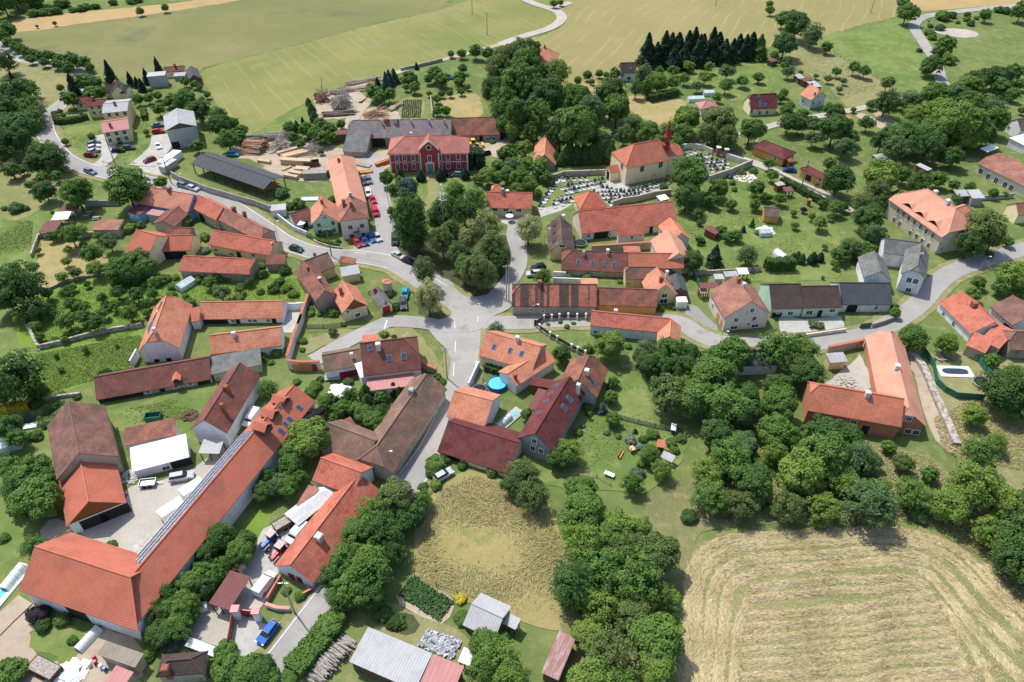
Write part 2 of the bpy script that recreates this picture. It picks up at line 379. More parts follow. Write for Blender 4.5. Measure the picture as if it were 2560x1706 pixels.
        for i in range(int(max(2, L * 2 / 4.5)) + 1):
            for sy in (-1, 1):
                x = -L + .3 + (2 * L - .6) * i / int(max(2, L * 2 / 4.5))
                put(MB().box((x - .12, sy * (wi) - .12, -.2), (x + .12, sy * (wi) + .12, zt)).build('post', 'wooddark', par))
    for q in win:
        hw = b.hitwall(P(t, q[0], q[1]))
        if hw: put(mkwin(par, hw[0], hw[1], *(q[2:4] if len(q) > 3 else ws), frame=frame, pane=pane))
    for q in door:
        hw = b.hitwall(P(t, q[0], q[1]))
        if hw: put(mkdoor(par, hw[0], hw[1], q[2], min(q[3], he * .93), q[4] if len(q) > 4 else 'dark', arch=len(q) > 5))
    for q in ch:
        h = b.hitroof(P(t, q[0], q[1])); top = max(h.z + 1.3, hr + .5); s_ = q[2] if len(q) > 2 else .38
        c = MB().box((-s_, -s_, h.z - 1 - s_ * p), (s_, s_, top)).box((-s_ - .09, -s_ - .09, top - .3), (s_ + .09, s_ + .09, top - .12)).build('chimney', q[3] if len(q) > 3 else chm, ro)
        MB().box((-s_ * .55, -s_ * .55, top - .05), (s_ * .55, s_ * .55, top + .05)).build('flue', 'dark', c) if False else None
        c.location = (h.x, h.y, 0)
    for q in sky:
        h = b.hitroof(P(t, q[0], q[1])); sg = -1 if h.y < 0 else 1
        a_, l_ = (q[2], q[3]) if len(q) > 3 else (.8, 1.2)
        c = MB().box((-a_ / 2 - .08, -l_ / 2 - .08, -.05), (a_ / 2 + .08, l_ / 2 + .08, .08)).build('skylight', 'metal', ro)
        MB().box((-a_ / 2, -l_ / 2, .08), (a_ / 2, l_ / 2, .11)).build('pane', 'glassblue', c)
        c.location = (h.x, h.y, b.zr(h.x, h.y) + .02); c.rotation_euler = (-sg * math.atan(p), 0, 0)
    return ro
BOD = {}
def G(name, label, cat, t, ridge, eave, H, roof, wall, pitch=.8, hip=(0, 0), group=None, short=None, wings=(), mit=None, **k):
    b = Body(t, ridge, eave, H, pitch, hip, mit)
    o = thing(name, label, cat, b.c, b.rz, group)
    BOD[o.name] = b
    roof_o = body(o, b, roof, wall, t=t, **k)
    o['_b'] = 1
    for wg in wings:
        wg = dict(wg); t2 = wg.pop('t', t); b2 = Body(t2, wg.pop('ridge'), wg.pop('eave'), wg.pop('H', b.he), wg.pop('pitch', pitch), wg.pop('hip', (0, 0)), wg.pop('mit', None))
        body(o, b2, wg.pop('roof', roof), wg.pop('wall', wall), t=t2, **wg)
    del o['_b']
    if short: LAND.append((short, b.c.copy(), max(b.L, b.w)))
    return o, b, roof_o
def S(name, label, cat, t, p1, p2, p3, z12, z34, roof, wall=None, win=(), door=(), group=None, parent=None, th=.12, posts=True, inset=.25, short=None):
    """mono-pitch or flat roof from three seen corners: p1-p2 the edge at height z12, p3 the corner next to p2 at z34"""
    z12 = hgt(t, z12); z34 = hgt(t, z34)
    A, B, C_ = un(P(t, *p1), z12), un(P(t, *p2), z12), un(P(t, *p3), z34)
    u = (B - A).xy; L = u.length; u /= L; nrm = Vector((-u.y, u.x)); dd = (C_ - B).xy.dot(nrm); W = abs(dd); sg = 1 if dd > 0 else -1
    rz = math.atan2(u.y, u.x); mid = (A + B).xy / 2
    o = thing(name, label, cat, (mid.x, mid.y, 0), rz, group)
    pts = [(-L / 2, 0, z12), (L / 2, 0, z12), (L / 2, sg * W, z34), (-L / 2, sg * W, z34)]
    if sg < 0: pts = pts[::-1]
    v, f, uv = [], [], []; slab(v, f, uv, pts, th, [(q[0], abs(q[1])) for q in pts])
    link('roof', v, f, roof, o, uvs=uv)
    i = min(inset, W * .2)
    y0, y1 = sorted((sg * i, sg * (W - i))); za, zb = (z12, z34) if sg > 0 else (z34, z12)
    def zz(y): return za + (zb - za) * ((y - min(0, sg * W)) / W) - th - .01
    x0, x1 = -L / 2 + i, L / 2 - i
    if wall:
        link('wall', [(x0, y0, -.5), (x1, y0, -.5), (x1, y1, -.5), (x0, y1, -.5), (x0, y0, zz(y0)), (x1, y0, zz(y0)), (x1, y1, zz(y1)), (x0, y1, zz(y1))],
             [(0, 1, 5, 4), (1, 2, 6, 5), (2, 3, 7, 6), (3, 0, 4, 7)], wall, o)
        class Bx: pass
        b = Body.__new__(Body); b.c = Vector((mid.x + nrm.x * sg * W / 2, mid.y + nrm.y * sg * W / 2, 0)); b.rz = rz; b.L = L / 2 - i + .15; b.w = W / 2; b.in_ = i; b.hd = (0, 0); b.mit = None; b.he = max(z12, z34); b.hr = b.he; b.p = 0
        for q, isd in [(x, 0) for x in win] + [(x, 1) for x in door]:
            hw = b.hitwall(P(t, q[0], q[1]))
            if hw:
                if isd: c = mkdoor(o, hw[0], hw[1], q[2], min(q[3], min(z12, z34) * .9), q[4] if len(q) > 4 else 'dark')
                else: c = mkwin(o, hw[0], hw[1], *(q[2:4] if len(q) > 3 else (1, 1.1)))
                c.location.y += sg * W / 2
    elif posts:
        for x in (x0, 0, x1):
            for y in (y0, y1): MB().box((x - .08, y - .08, -.2), (x + .08, y + .08, zz(y))).build('post', 'wooddark', o)
    if short: LAND.append((short, o.location.copy(), L / 2))
    return o
def dormer(b, ro, t, x, y, ww=1.8, hh=1.3, roof='tile_red', wall='w_white', eyebrow=False, off=None):
    """dormer sitting on the roof slope where pixel (x, y) falls (its front foot)"""
    h = b.hitroof(P(t, x, y)); sg = -1 if h.y < 0 else 1; z0 = b.zr(h.x, h.y)
    if eyebrow:
        v, f = [], []; n = 16
        run = hh * 1.4 / max(b.p, .5)
        for i in range(n + 1):
            s_ = i / n * 2 - 1; zz = hh * (math.cos(s_ * math.pi) + 1) / 2
            v += [(s_ * ww, 0, zz), (s_ * ww, -sg * (zz / b.p * 1.25 + .02), zz + .02 + zz * .25), (s_ * ww, sg * .25, zz - .02 - .25 * b.p * 0)]
        for i in range(n):
            a = i * 3; f += [(a, a + 3, a + 4, a + 1), (a + 2, a + 5, a + 3, a)]
        o = link('dormer', v, f, roof, ro, uvs=[[(v[i][0], v[i][2]) for i in q] for q in f]); o.location = (h.x, h.y, z0 + .03)
        pts = [(i / 12 * 2 - 1) for i in range(13)]
        vv = [(s_ * ww * .8, .03 * sg, 0.02) for s_ in pts] + [(s_ * ww * .8, .03 * sg, max(.03, hh * .93 * (math.cos(s_ * .8 * math.pi) + 1) / 2 - .08)) for s_ in pts]
        c = link('dormer_opening', vv, [(i, i + 1, 14 + i, 13 + i) for i in range(12)], 'dark', ro); c.location = (h.x, h.y, z0 + .06); return o
    run = (hh + ww * .35) / b.p + .3; ry = -sg
    a = MB().box((-ww / 2, min(0, ry * run), -.3), (ww / 2, max(0, ry * run), hh - .02)); pk = hh + ww * .4
    a.add([(-ww / 2, 0, hh - .02), (ww / 2, 0, hh - .02), (0, 0, pk - .03)], [(0, 1, 2)])
    o = a.build('dormer', wall, ro); o.location = (h.x, h.y, z0)
    v, f, uv = [], [], []; e = .18
    for s_ in (-1, 1):
        pts = [(0, sg * .25, pk), (0, ry * run, pk), (s_ * (ww / 2 + e), ry * run, hh - .1), (s_ * (ww / 2 + e), sg * .25, hh - .1)]
        slab(v, f, uv, pts, .08, [(q[1], abs(q[0]) * 1.3) for q in pts])
    r2 = link('dormer_roof', v, f, roof, ro, uvs=uv); r2.location = o.location
    c = MB().box((-ww * .32, min(sg * .04, 0), hh * .15), (ww * .32, max(sg * .04, 0), hh * .85)).build('dormer_window', 'glass', ro); c.location = o.location
    return o
# ------------------------------------------------------------------ foliage
def leafmat(name, col, col2, trans=.25):
    m, nt, b = newmat(name); g = N(nt); oi = g.n('ShaderNodeObjectInfo'); geo = g.n('ShaderNodeNewGeometry')
    c = g.mix(oi.outputs['Random'], col, col2); 
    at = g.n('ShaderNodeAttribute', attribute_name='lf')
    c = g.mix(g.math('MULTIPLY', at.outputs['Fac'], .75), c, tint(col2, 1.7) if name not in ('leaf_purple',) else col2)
    g.l(c, b.inputs['Base Color']); b.inputs['Roughness'].default_value = .65; b.inputs['Specular IOR Level'].default_value = .2
    tr = nt.nodes.new('ShaderNodeBsdfTranslucent'); g.l(c, tr.inputs[0]); mx = nt.nodes.new('ShaderNodeMixShader'); mx.inputs[0].default_value = trans
    out = nt.nodes['Material Output']; g.l(b.outputs[0], mx.inputs[1]); g.l(tr.outputs[0], mx.inputs[2]); g.l(mx.outputs[0], out.inputs[0])
    MATS[name] = m
leafmat('leaf_dark', (.042, .096, .024), (.07, .135, .03)); leafmat('leaf_mid', (.07, .15, .028), (.11, .195, .038)); leafmat('leaf_light', (.12, .205, .036), (.16, .24, .045))
leafmat('leaf_olive', (.075, .125, .035), (.13, .175, .05)); leafmat('leaf_linden', (.125, .165, .045), (.28, .30, .12)); leafmat('leaf_conifer', (.022, .048, .024), (.035, .068, .033), .1); leafmat('leaf_blue', (.05, .085, .065), (.085, .13, .10), .1)
leafmat('leaf_grey', (.07, .13, .04), (.10, .165, .058)); leafmat('leaf_purple', (.035, .028, .034), (.06, .045, .05)); leafmat('leaf_yellow', (.5, .42, .04), (.55, .46, .06)); leafmat('leaf_silver', (.14, .19, .12), (.2, .25, .17))
plain('bark', (.10, .075, .055), .95, .3, sc=4)
def quads(C, Nn, size, rng, aspect=1.5):
    """leaf faces at centres C with normals about Nn -> arrays"""
    n = len(C); nn = Nn + rng.normal(0, .55, (n, 3)); nn /= np.linalg.norm(nn, axis=1)[:, None]
    r = rng.normal(0, 1, (n, 3)); u = np.cross(nn, r); u /= np.linalg.norm(u, axis=1)[:, None]; v = np.cross(nn, u)
    s = size * rng.uniform(.6, 1.3, (n, 1)); u = u * s * aspect * .5; v = v * s * .5
    return np.stack([C - u, C - v * .9, C + u, C + v * .9], 1)
def leafmesh(name, Q, lf, mat='leaf_mid'):
    me = bpy.data.meshes.new(name); n = len(Q); me.vertices.add(n * 4); me.loops.add(n * 4); me.polygons.add(n)
    me.vertices.foreach_set('co', Q.reshape(-1)); me.loops.foreach_set('vertex_index', np.arange(n * 4)); me.polygons.foreach_set('loop_start', np.arange(0, n * 4, 4))
    a = me.attributes.new('lf', 'FLOAT', 'FACE'); a.data.foreach_set('value', lf.astype(np.float32)); me.update(); me.materials.append(M(mat)); return me
def crown(seed, nl=46, per=170, leaf=.075, lobe=(.2, .36), sq=(1, 1, .95), bottom=-.75, pale=.25):
    rng = np.random.default_rng(seed); Q = []; lf = []
    ga = math.pi * (3 - 5 ** .5)
    ax = rng.normal(0, .12, 3)
    for i in range(nl):
        z = 1 - (i + .5) / nl * (1 - bottom); r = math.sqrt(max(0, 1 - z * z)); t = i * ga + rng.normal(0, .25)
        d = np.array([r * math.cos(t), r * math.sin(t), z]); lr = rng.uniform(*lobe)
        rr = (1 - lr * .8) * rng.uniform(.72, 1.08) * (1 + .12 * math.sin(3 * t + seed)); c = d * rr * np.array(sq) + ax * .3
        n = int(per * (lr / .28) ** 2); p = rng.normal(0, 1, (n, 3)); p /= np.linalg.norm(p, axis=1)[:, None]
        p[:, 2] = np.where(p[:, 2] < -.35, -p[:, 2], p[:, 2])
        C = c + p * lr * rng.uniform(.72, 1.05, (n, 1)) * np.array([1, 1, .85]); Q.append(quads(C, p * .8 + d * .4 + np.array([0, 0, .35]), leaf, rng))
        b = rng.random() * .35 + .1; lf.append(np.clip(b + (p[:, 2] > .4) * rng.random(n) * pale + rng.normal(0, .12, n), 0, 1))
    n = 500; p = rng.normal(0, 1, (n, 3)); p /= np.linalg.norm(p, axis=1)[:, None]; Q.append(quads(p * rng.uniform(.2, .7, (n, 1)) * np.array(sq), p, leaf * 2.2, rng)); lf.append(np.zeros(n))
    return np.concatenate(Q), np.concatenate(lf)
def conifer(seed, n=7000, w_=.3, leaf=.035, droop=.25):
    rng = np.random.default_rng(seed); t = rng.random(n) ** 1.0
    lev = np.floor(t * 17) / 17 + rng.normal(0, .012, n); z = np.clip(1 - lev, 0.02, 1); k = (1 - z)
    na = 9; br = rng.integers(0, na, n); th = br / na * 6.283 + np.floor(t * 17) * .7 + rng.normal(0, .22, n); rr = rng.random(n) ** .6
    R = w_ * (k ** .8 * .95 + .02) * (1 + .25 * np.sin(np.floor(t * 17) * 2.3 + br * 1.7)); x = np.cos(th) * rr * R; y = np.sin(th) * rr * R; zz = .06 + z * .94 - rr * droop * k * .35 + rng.normal(0, .008, n)
    C = np.stack([x, y, zz], 1); Nn = np.stack([np.cos(th) * .5, np.sin(th) * .5, np.full(n, .9)], 1)
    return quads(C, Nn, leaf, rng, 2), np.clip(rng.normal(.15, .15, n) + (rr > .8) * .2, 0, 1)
def column(seed, n=5000, leaf=.04, w_=.2, tip=.5):
    rng = np.random.default_rng(seed); z = rng.random(n); th = rng.random(n) * 6.283; R = w_ * np.minimum(1, (1 - z) * 1.7 + tip * .1) ** .7 * np.minimum(1, z * 6 + .5) * (1 + .12 * np.sin(th * 5 + z * 9 + seed))
    rr = rng.uniform(.75, 1.05, n); C = np.stack([np.cos(th) * R * rr, np.sin(th) * R * rr, z], 1); Nn = np.stack([np.cos(th), np.sin(th), np.full(n, .5)], 1)
    return quads(C, Nn, leaf, rng, 1.6), np.clip(rng.normal(.2, .15, n), 0, 1)
def shrubbush(seed): return crown(seed, nl=18, per=130, leaf=.11, lobe=(.28, .45), sq=(1, 1, .75), bottom=-.3)
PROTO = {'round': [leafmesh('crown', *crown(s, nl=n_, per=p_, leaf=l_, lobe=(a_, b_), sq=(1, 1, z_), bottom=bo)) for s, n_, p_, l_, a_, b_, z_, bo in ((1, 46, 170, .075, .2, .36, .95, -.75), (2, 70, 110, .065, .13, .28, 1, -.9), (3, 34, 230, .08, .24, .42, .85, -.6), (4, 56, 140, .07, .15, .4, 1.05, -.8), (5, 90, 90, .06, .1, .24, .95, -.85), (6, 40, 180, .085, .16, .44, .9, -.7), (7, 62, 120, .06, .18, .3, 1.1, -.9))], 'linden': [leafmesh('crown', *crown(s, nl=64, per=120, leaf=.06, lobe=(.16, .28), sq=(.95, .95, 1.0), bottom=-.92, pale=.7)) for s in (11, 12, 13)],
         'loose': [leafmesh('crown', *crown(s, nl=24, per=110, leaf=.085, lobe=(.2, .34), sq=(1, 1, .8), bottom=-.5)) for s in (21, 22, 23)],
         'conifer': [leafmesh('crown', *conifer(s)) for s in (31, 32, 33)], 'column': [leafmesh('crown', *column(s)) for s in (41, 42)], 'bush': [leafmesh('foliage', *shrubbush(s)) for s in (51, 52, 53, 54)]}
def trunkmesh(kind):
    a = MB()
    if kind in ('conifer', 'column'): a.tube((0, 0, -.02), (0, 0, .9), .016, .003, 7); return a
    a.tube((0, 0, -.05), (.01, 0, .5), .034, .026, 8).tube((.01, 0, .48), (.02, .01, .82), .026, .008, 7)
    for k in range(5):
        t = k * 1.26 + .3; z = .38 + .05 * k; a.tube((0, 0, z), (.2 * math.cos(t), .2 * math.sin(t), z + .22), .014, .005, 6)
    return a
TRK = {}
for k_ in ('round', 'conifer'):
    a = trunkmesh(k_); me = bpy.data.meshes.new('trunk'); me.from_pydata(a.v, [], a.f); me.materials.append(M('bark')); TRK[k_] = me
TREES = []   # (root, group description, tone word, px x)
TONE = {'leaf_dark': 'dark green', 'leaf_mid': 'green', 'leaf_light': 'bright green', 'leaf_olive': 'olive green', 'leaf_linden': 'pale flowering', 'leaf_conifer': 'blackish green', 'leaf_blue': 'bluish', 'leaf_grey': 'greyish green', 'leaf_purple': 'purple leaved', 'leaf_yellow': 'yellow', 'leaf_silver': 'silvery'}
def mktree(pos, R, H, kind, tone, desc, nm=None, label=None, short=None):
    nm = nm or {'loose': 'fruit_tree', 'conifer': 'conifer_tree', 'column': 'columnar_tree', 'bush': 'shrub', 'linden': 'linden_tree'}.get(kind, 'tree')
    o = bpy.data.objects.new(nm, None); COL.objects.link(o); o.location = pos; o.rotation_euler = (0, 0, random.random() * 6.28)
    mesh = random.choice(PROTO[kind]); c = bpy.data.objects.new('foliage' if kind == 'bush' else 'crown', mesh); COL.objects.link(c); c.parent = o
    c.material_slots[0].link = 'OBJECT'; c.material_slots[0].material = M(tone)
    if kind in ('conifer', 'column'):
        c.scale = (R / (.3 if kind == 'conifer' else .2), R / (.3 if kind == 'conifer' else .2), H); c.location.z = 0
    elif kind == 'bush': c.scale = (R * random.uniform(.9, 1.1), R * random.uniform(.9, 1.1), max(.5, H / 1.4)); c.location.z = H * .3
    else:
        rz = min(H * .46, R * 1.15) if kind != 'linden' else H * .455; c.scale = (R, R * random.uniform(.92, 1.08), rz); c.location.z = H - rz
    if kind != 'bush':
        t = bpy.data.objects.new('trunk', TRK['conifer' if kind in ('conifer', 'column') else 'round']); COL.objects.link(t); t.parent = o; t.scale = (H * .8, H * .8, H)
    TREES.append([o, desc, tone, kind, label, R, H])
    return o
def treepx(t, x, y, rp, kind, k=None):
    """crown seen centred at (x, y) with radius rp (tile px) -> ground position, R, H"""
    k = k or {'round': 2.1, 'linden': 2.6, 'loose': 2.1, 'conifer': 4.2, 'column': 4.5, 'bush': 1.2}[kind]
    q = P(t, x, y); r = rp * TS[t][2]; zc = 3
    for _ in range(12):
        g = un(q, zc); dist = (g - Vector((0, 0, CH))).length; R = r * dist / F / math.sqrt(1 + ((q[0] - 1280) / F) ** 2 * .5); H = k * R
        zc = H * {'round': .6, 'linden': .55, 'loose': .6, 'conifer': .45, 'column': .5, 'bush': .4}[kind]
    return Vector((g.x, g.y, 0)), R, H
def T(t, desc, kind, tones, lst, k=None):
    """lst of (x, y, r[, tone[, label]]) in tile px; desc completes 'nth from the left of the ...'"""
    tones = tones.split()
    for i, q in enumerate(lst):
        pos, R, H = treepx(t, q[0], q[1], q[2], kind, k); H *= random.uniform(.72, 1.12) if kind == 'conifer' else random.uniform(.93, 1.07)
        mktree(pos, R, H, kind, 'leaf_' + (q[3] if len(q) > 3 and q[3] else tones[i % len(tones)]), desc, label=q[4] if len(q) > 4 else None)
def inpoly(x, y, pl):
    c = False; j = len(pl) - 1
    for i in range(len(pl)):
        if (pl[i][1] > y) != (pl[j][1] > y) and x < (pl[j][0] - pl[i][0]) * (y - pl[i][1]) / (pl[j][1] - pl[i][1]) + pl[i][0]: c = not c
        j = i
    return c
def FILL(t, desc, kind, tones, poly, sp, rr, k=None, seed=0):
    """trees standing inside a px polygon (traced on the ground), spacing sp metres"""
    pl = [un(P(t, *q)).xy for q in poly]; xs = [q[0] for q in pl]; ys = [q[1] for q in pl]; rnd = random.Random(seed + 5); got = []
    for _ in range(4000):
        x = rnd.uniform(min(xs), max(xs)); y = rnd.uniform(min(ys), max(ys))
        if inpoly(x, y, pl) and all((x - a) ** 2 + (y - b) ** 2 > sp * sp for a, b in got): got.append((x, y))
    tones = tones.split()
    for x, y in got:
        R = rnd.uniform(*rr); kk = k or {'round': 2.1, 'linden': 2.6, 'loose': 2.0, 'conifer': 4.2, 'column': 4.5, 'bush': 1.2}[kind]
        mktree((x, y, 0), R, R * kk * rnd.uniform(.88, 1.12), kind, 'leaf_' + rnd.choice(tones), desc)
ORD = 'first second third fourth fifth sixth seventh eighth ninth tenth eleventh twelfth thirteenth fourteenth fifteenth sixteenth seventeenth eighteenth nineteenth twentieth'.split() + ['twenty-' + a for a in 'first second third fourth fifth sixth seventh eighth ninth'.split()] + ['thirtieth'] + ['thirty-' + a for a in 'first second third fourth fifth sixth seventh eighth ninth'.split()] + ['fortieth']
def label_trees():
    gs = {}
    for q in TREES: gs.setdefault((q[1]), []).append(q)
    for desc, l in gs.items():
        if len(l) > 1:
            for q in l: q[0]['group'] = desc
        sub = {}
        for q in l: sub.setdefault((q[2], q[3]), []).append(q)
        for (tone, kind), m in sub.items():
            m.sort(key=lambda q: proj((q[0].location.x, q[0].location.y, 3))[0])
            noun = {'conifer': 'conifer', 'column': 'column tree', 'loose': 'fruit tree', 'bush': 'shrub', 'linden': 'broad tree'}.get(kind, 'tree')
            for i, q in enumerate(m):
                q[0]['category'] = 'shrub' if kind == 'bush' else 'tree'
                if q[4]: q[0]['label'] = q[4]; continue
                lb = f"{TONE[tone]} {noun}, {ORD[min(i, 39)]} from left of {desc}" if len(m) > 1 else f"only {TONE[tone]} {noun} of {desc}" if len(l) > 1 else f"{TONE[tone]} {noun}, {desc}"
                while len(lb.split()) > 16 and lb.count(' the ') > 1: lb = ' '.join(lb.rsplit(' the ', 1))
                q[0]['label'] = ' '.join(lb.split()[:16])
# ------------------------------------------------------------------ ground sheets, roads, walls
def smooth(pts, n=5, closed=False):
    out = []; L = len(pts); rng = range(L if closed else L - 1)
    for i in rng:
        p0, p1, p2, p3 = (pts[(i + k) % L] if closed else pts[max(0, min(L - 1, i + k))] for k in (-1, 0, 1, 2))
        for j in range(n):
            t = j / n; out.append(tuple(.5 * (2 * p1[a] + (p2[a] - p0[a]) * t + (2 * p0[a] - 5 * p1[a] + 4 * p2[a] - p3[a]) * t * t + (3 * p1[a] - p0[a] - 3 * p2[a] + p3[a]) * t ** 3) for a in (0, 1)))
    if not closed: out.append(tuple(pts[-1][:2]))
    return out
ZL = [.008]
def ground(name, t, pts, mat, jit=.35, sm=True, kind='structure', label=None, cat=None):
    w_ = [tuple(un(P(t, *q)).xy) for q in pts]
    if sm: w_ = smooth(w_, 4, True)
    rnd = random.Random(len(name) + len(w_)); out = []
    k_ = [w_[0]]
    for q in w_[1:]:
        if (Vector(q) - Vector(k_[-1])).length > 1.4 or not sm: k_.append(q)
    w_ = k_; jit = min(jit, .3) if len(w_) < 40 else jit
    for i in range(len(w_)):
        a = Vector(w_[i]); b = Vector(w_[(i + 1) % len(w_)]); m = max(1, min(60, int((b - a).length / 1.6)))
        for j in range(m):
            p = a.lerp(b, j / m); out.append((p.x + rnd.gauss(0, jit), p.y + rnd.gauss(0, jit)))
    ZL[0] += .0016; z = ZL[0]
    o = link(name, [(x, y, z) for x, y in out], [tuple(range(len(out)))], mat)
    if o.data.polygons[0].normal.z < 0: o.data.flip_normals()
    if kind: o['kind'] = kind
    if label: tag(o, label, cat)
    return o
def ribbon(name, pts, wd, z, mat, kind='structure', jit=0, parent=None, w2=None):
    p = smooth(pts, 6) if len(pts) > 2 else [tuple(q[:2]) for q in pts]; z -= .13; v, f = [], []; n = len(p); rnd = random.Random(3); uv = []; s = 0; us = []
    for i in range(n):
        a = Vector(p[max(0, i - 1)]); b = Vector(p[min(n - 1, i + 1)]); d = (b - a).normalized(); nn = Vector((-d.y, d.x)); c = Vector(p[i])
        ww = (wd if w2 is None else wd + (w2 - wd) * i / (n - 1)) / 2
        for s_ in (-1, 1): q = c + nn * s_ * (ww + rnd.gauss(0, jit)); v.append((q.x, q.y, z))
        if i: s += (c - Vector(p[i - 1])).length
        us.append(s)
    for i in range(n - 1): f.append((2 * i, 2 * i + 2, 2 * i + 3, 2 * i + 1)); uv.append([(us[i], 0), (us[i + 1], 0), (us[i + 1], wd), (us[i], wd)])
    o = link(name, v, f, mat, parent, uvs=uv)
    if o.data.polygons[0].normal.z < 0: o.data.flip_normals()
    if kind: o['kind'] = kind
    return o
def road(name, t, pts, wd, mat='asphalt', z=.3, **k): return ribbon(name, [tuple(un(P(t, *q)).xy) for q in pts], wd, z, mat, **k)
def wallline(name, label, cat, t, pts, h, th, mat, group=None, cap=None, base=True, z=0, sm=False):
    p = [un(P(t, *q)).xy for q in pts]
    if sm: p = [Vector(q) for q in smooth([tuple(q) for q in p], 4)]
    c = sum(p, Vector((0, 0))) / len(p); n = len(p); v, f = [], []; uv = []
    o = thing(name, label, cat, (c.x, c.y, 0), 0, group)
    def strip(th, z0, z1, nm, mt):
        v, f = [], []
        for i in range(n):
            a = p[max(0, i - 1)]; b = p[min(n - 1, i + 1)]; d = (b - a).normalized(); nn = Vector((-d.y, d.x)) * th / 2; q = p[i] - c
            v.extend([(q.x - nn.x, q.y - nn.y, z0), (q.x + nn.x, q.y + nn.y, z0), (q.x + nn.x, q.y + nn.y, z1), (q.x - nn.x, q.y - nn.y, z1)])
        for i in range(n - 1):
            a = 4 * i; b = a + 4
            for e in range(4): f.append((a + e, a + (e + 1) % 4, b + (e + 1) % 4, b + e))
        f.append((0, 3, 2, 1)); k = 4 * (n - 1); f.append((k, k + 1, k + 2, k + 3)); link(nm, v, f, mt, o)
    strip(th, -.2, h, 'wall_body' if 'fence' not in name else 'panel', mat)
    if cap: strip(th + .18, h + .003, h + .13, 'coping', cap)
    return o
def fence(name, label, t, pts, h=1.1, mat='woodgrey', gap=2.4, group=None, slats=True):
    p = [un(P(t, *q)).xy for q in pts]; c = sum(p, Vector((0, 0))) / len(p); o = thing(name, label, 'fence', (c.x, c.y, 0), 0, group); a = MB(); posts = 0
    for i in range(len(p) - 1):
        A = p[i] - c; B = p[i + 1] - c; L = (B - A).length; rz = math.atan2((B - A).y, (B - A).x); n = max(1, int(L / gap))
        if slats:
            m = int(L / .16)
            for j in range(m): a.box((-.05, -.012, .08), (.05, .012, h + .04 * math.sin(j * 1.7)), rz, (*(A.lerp(B, (j + .5) / m)), 0))
        for zz in (.3, h * .8): a.box((0, .013, zz), (L, .05, zz + .07), rz, (A.x, A.y, 0))
        for j in range(n + (i == len(p) - 2)):
            if posts < 60: q = A.lerp(B, j / n); MB().box((-.06, -.06, -.2), (.06, .06, h + .1), rz, (q.x, q.y, 0)).build('post', 'wooddark' if mat == 'woodgrey' else mat, o); posts += 1
    a.build('panel', mat, o); return o
def hedge(label, t, pts, h=1.5, th=1.2, tone='leaf_dark', group=None, name='hedge'):
    p = [un(P(t, *q)).xy for q in pts]; c = sum(p, Vector((0, 0))) / len(p); o = thing(name, label, 'hedge', (c.x, c.y, 0), 0, group); rng = np.random.default_rng(len(pts) + abs(int(p[0].x))); Q, lf = [], []
    for i in range(len(p) - 1):
        A = p[i] - c; B = p[i + 1] - c; d = (B - A).normalized(); L = (B - A).length; n = int(L * (h * 2 + th) * 38); u = rng.random(n); s = rng.random(n) * (2 * h + th)
        y = np.where(s < h, -th / 2, np.where(s > h + th, th / 2, s - h - th / 2)); z = np.where(s < h, s, np.where(s > h + th, 2 * h + th - s, h)) + rng.normal(0, .08, n)
        y = y + rng.normal(0, .1, n) + .12 * np.sin(u * L * 2.1); z = z * (1 + .06 * np.sin(u * L * 1.7))
        C = np.stack([A.x + d.x * u * L - d.y * y, A.y + d.y * u * L + d.x * y, z], 1); Nn = np.stack([-d.y * np.sign(y) * (z < h * .9), d.x * np.sign(y) * (z < h * .9), .4 + (z > h * .9) * .8], 1)
        Q.append(quads(C, Nn, .36, rng)); lf.append(np.clip(rng.normal(.2, .15, n), 0, 1))
    me = leafmesh('foliage', np.concatenate(Q), np.concatenate(lf), tone); f = bpy.data.objects.new('foliage', me); COL.objects.link(f); f.parent = o
    a = MB()
    for i in range(len(p)): q = p[i] - c; a.tube((q.x, q.y, -.1), (q.x, q.y, h * .7), .05, .03, 6)
    a.build('stem', 'bark', o); return o
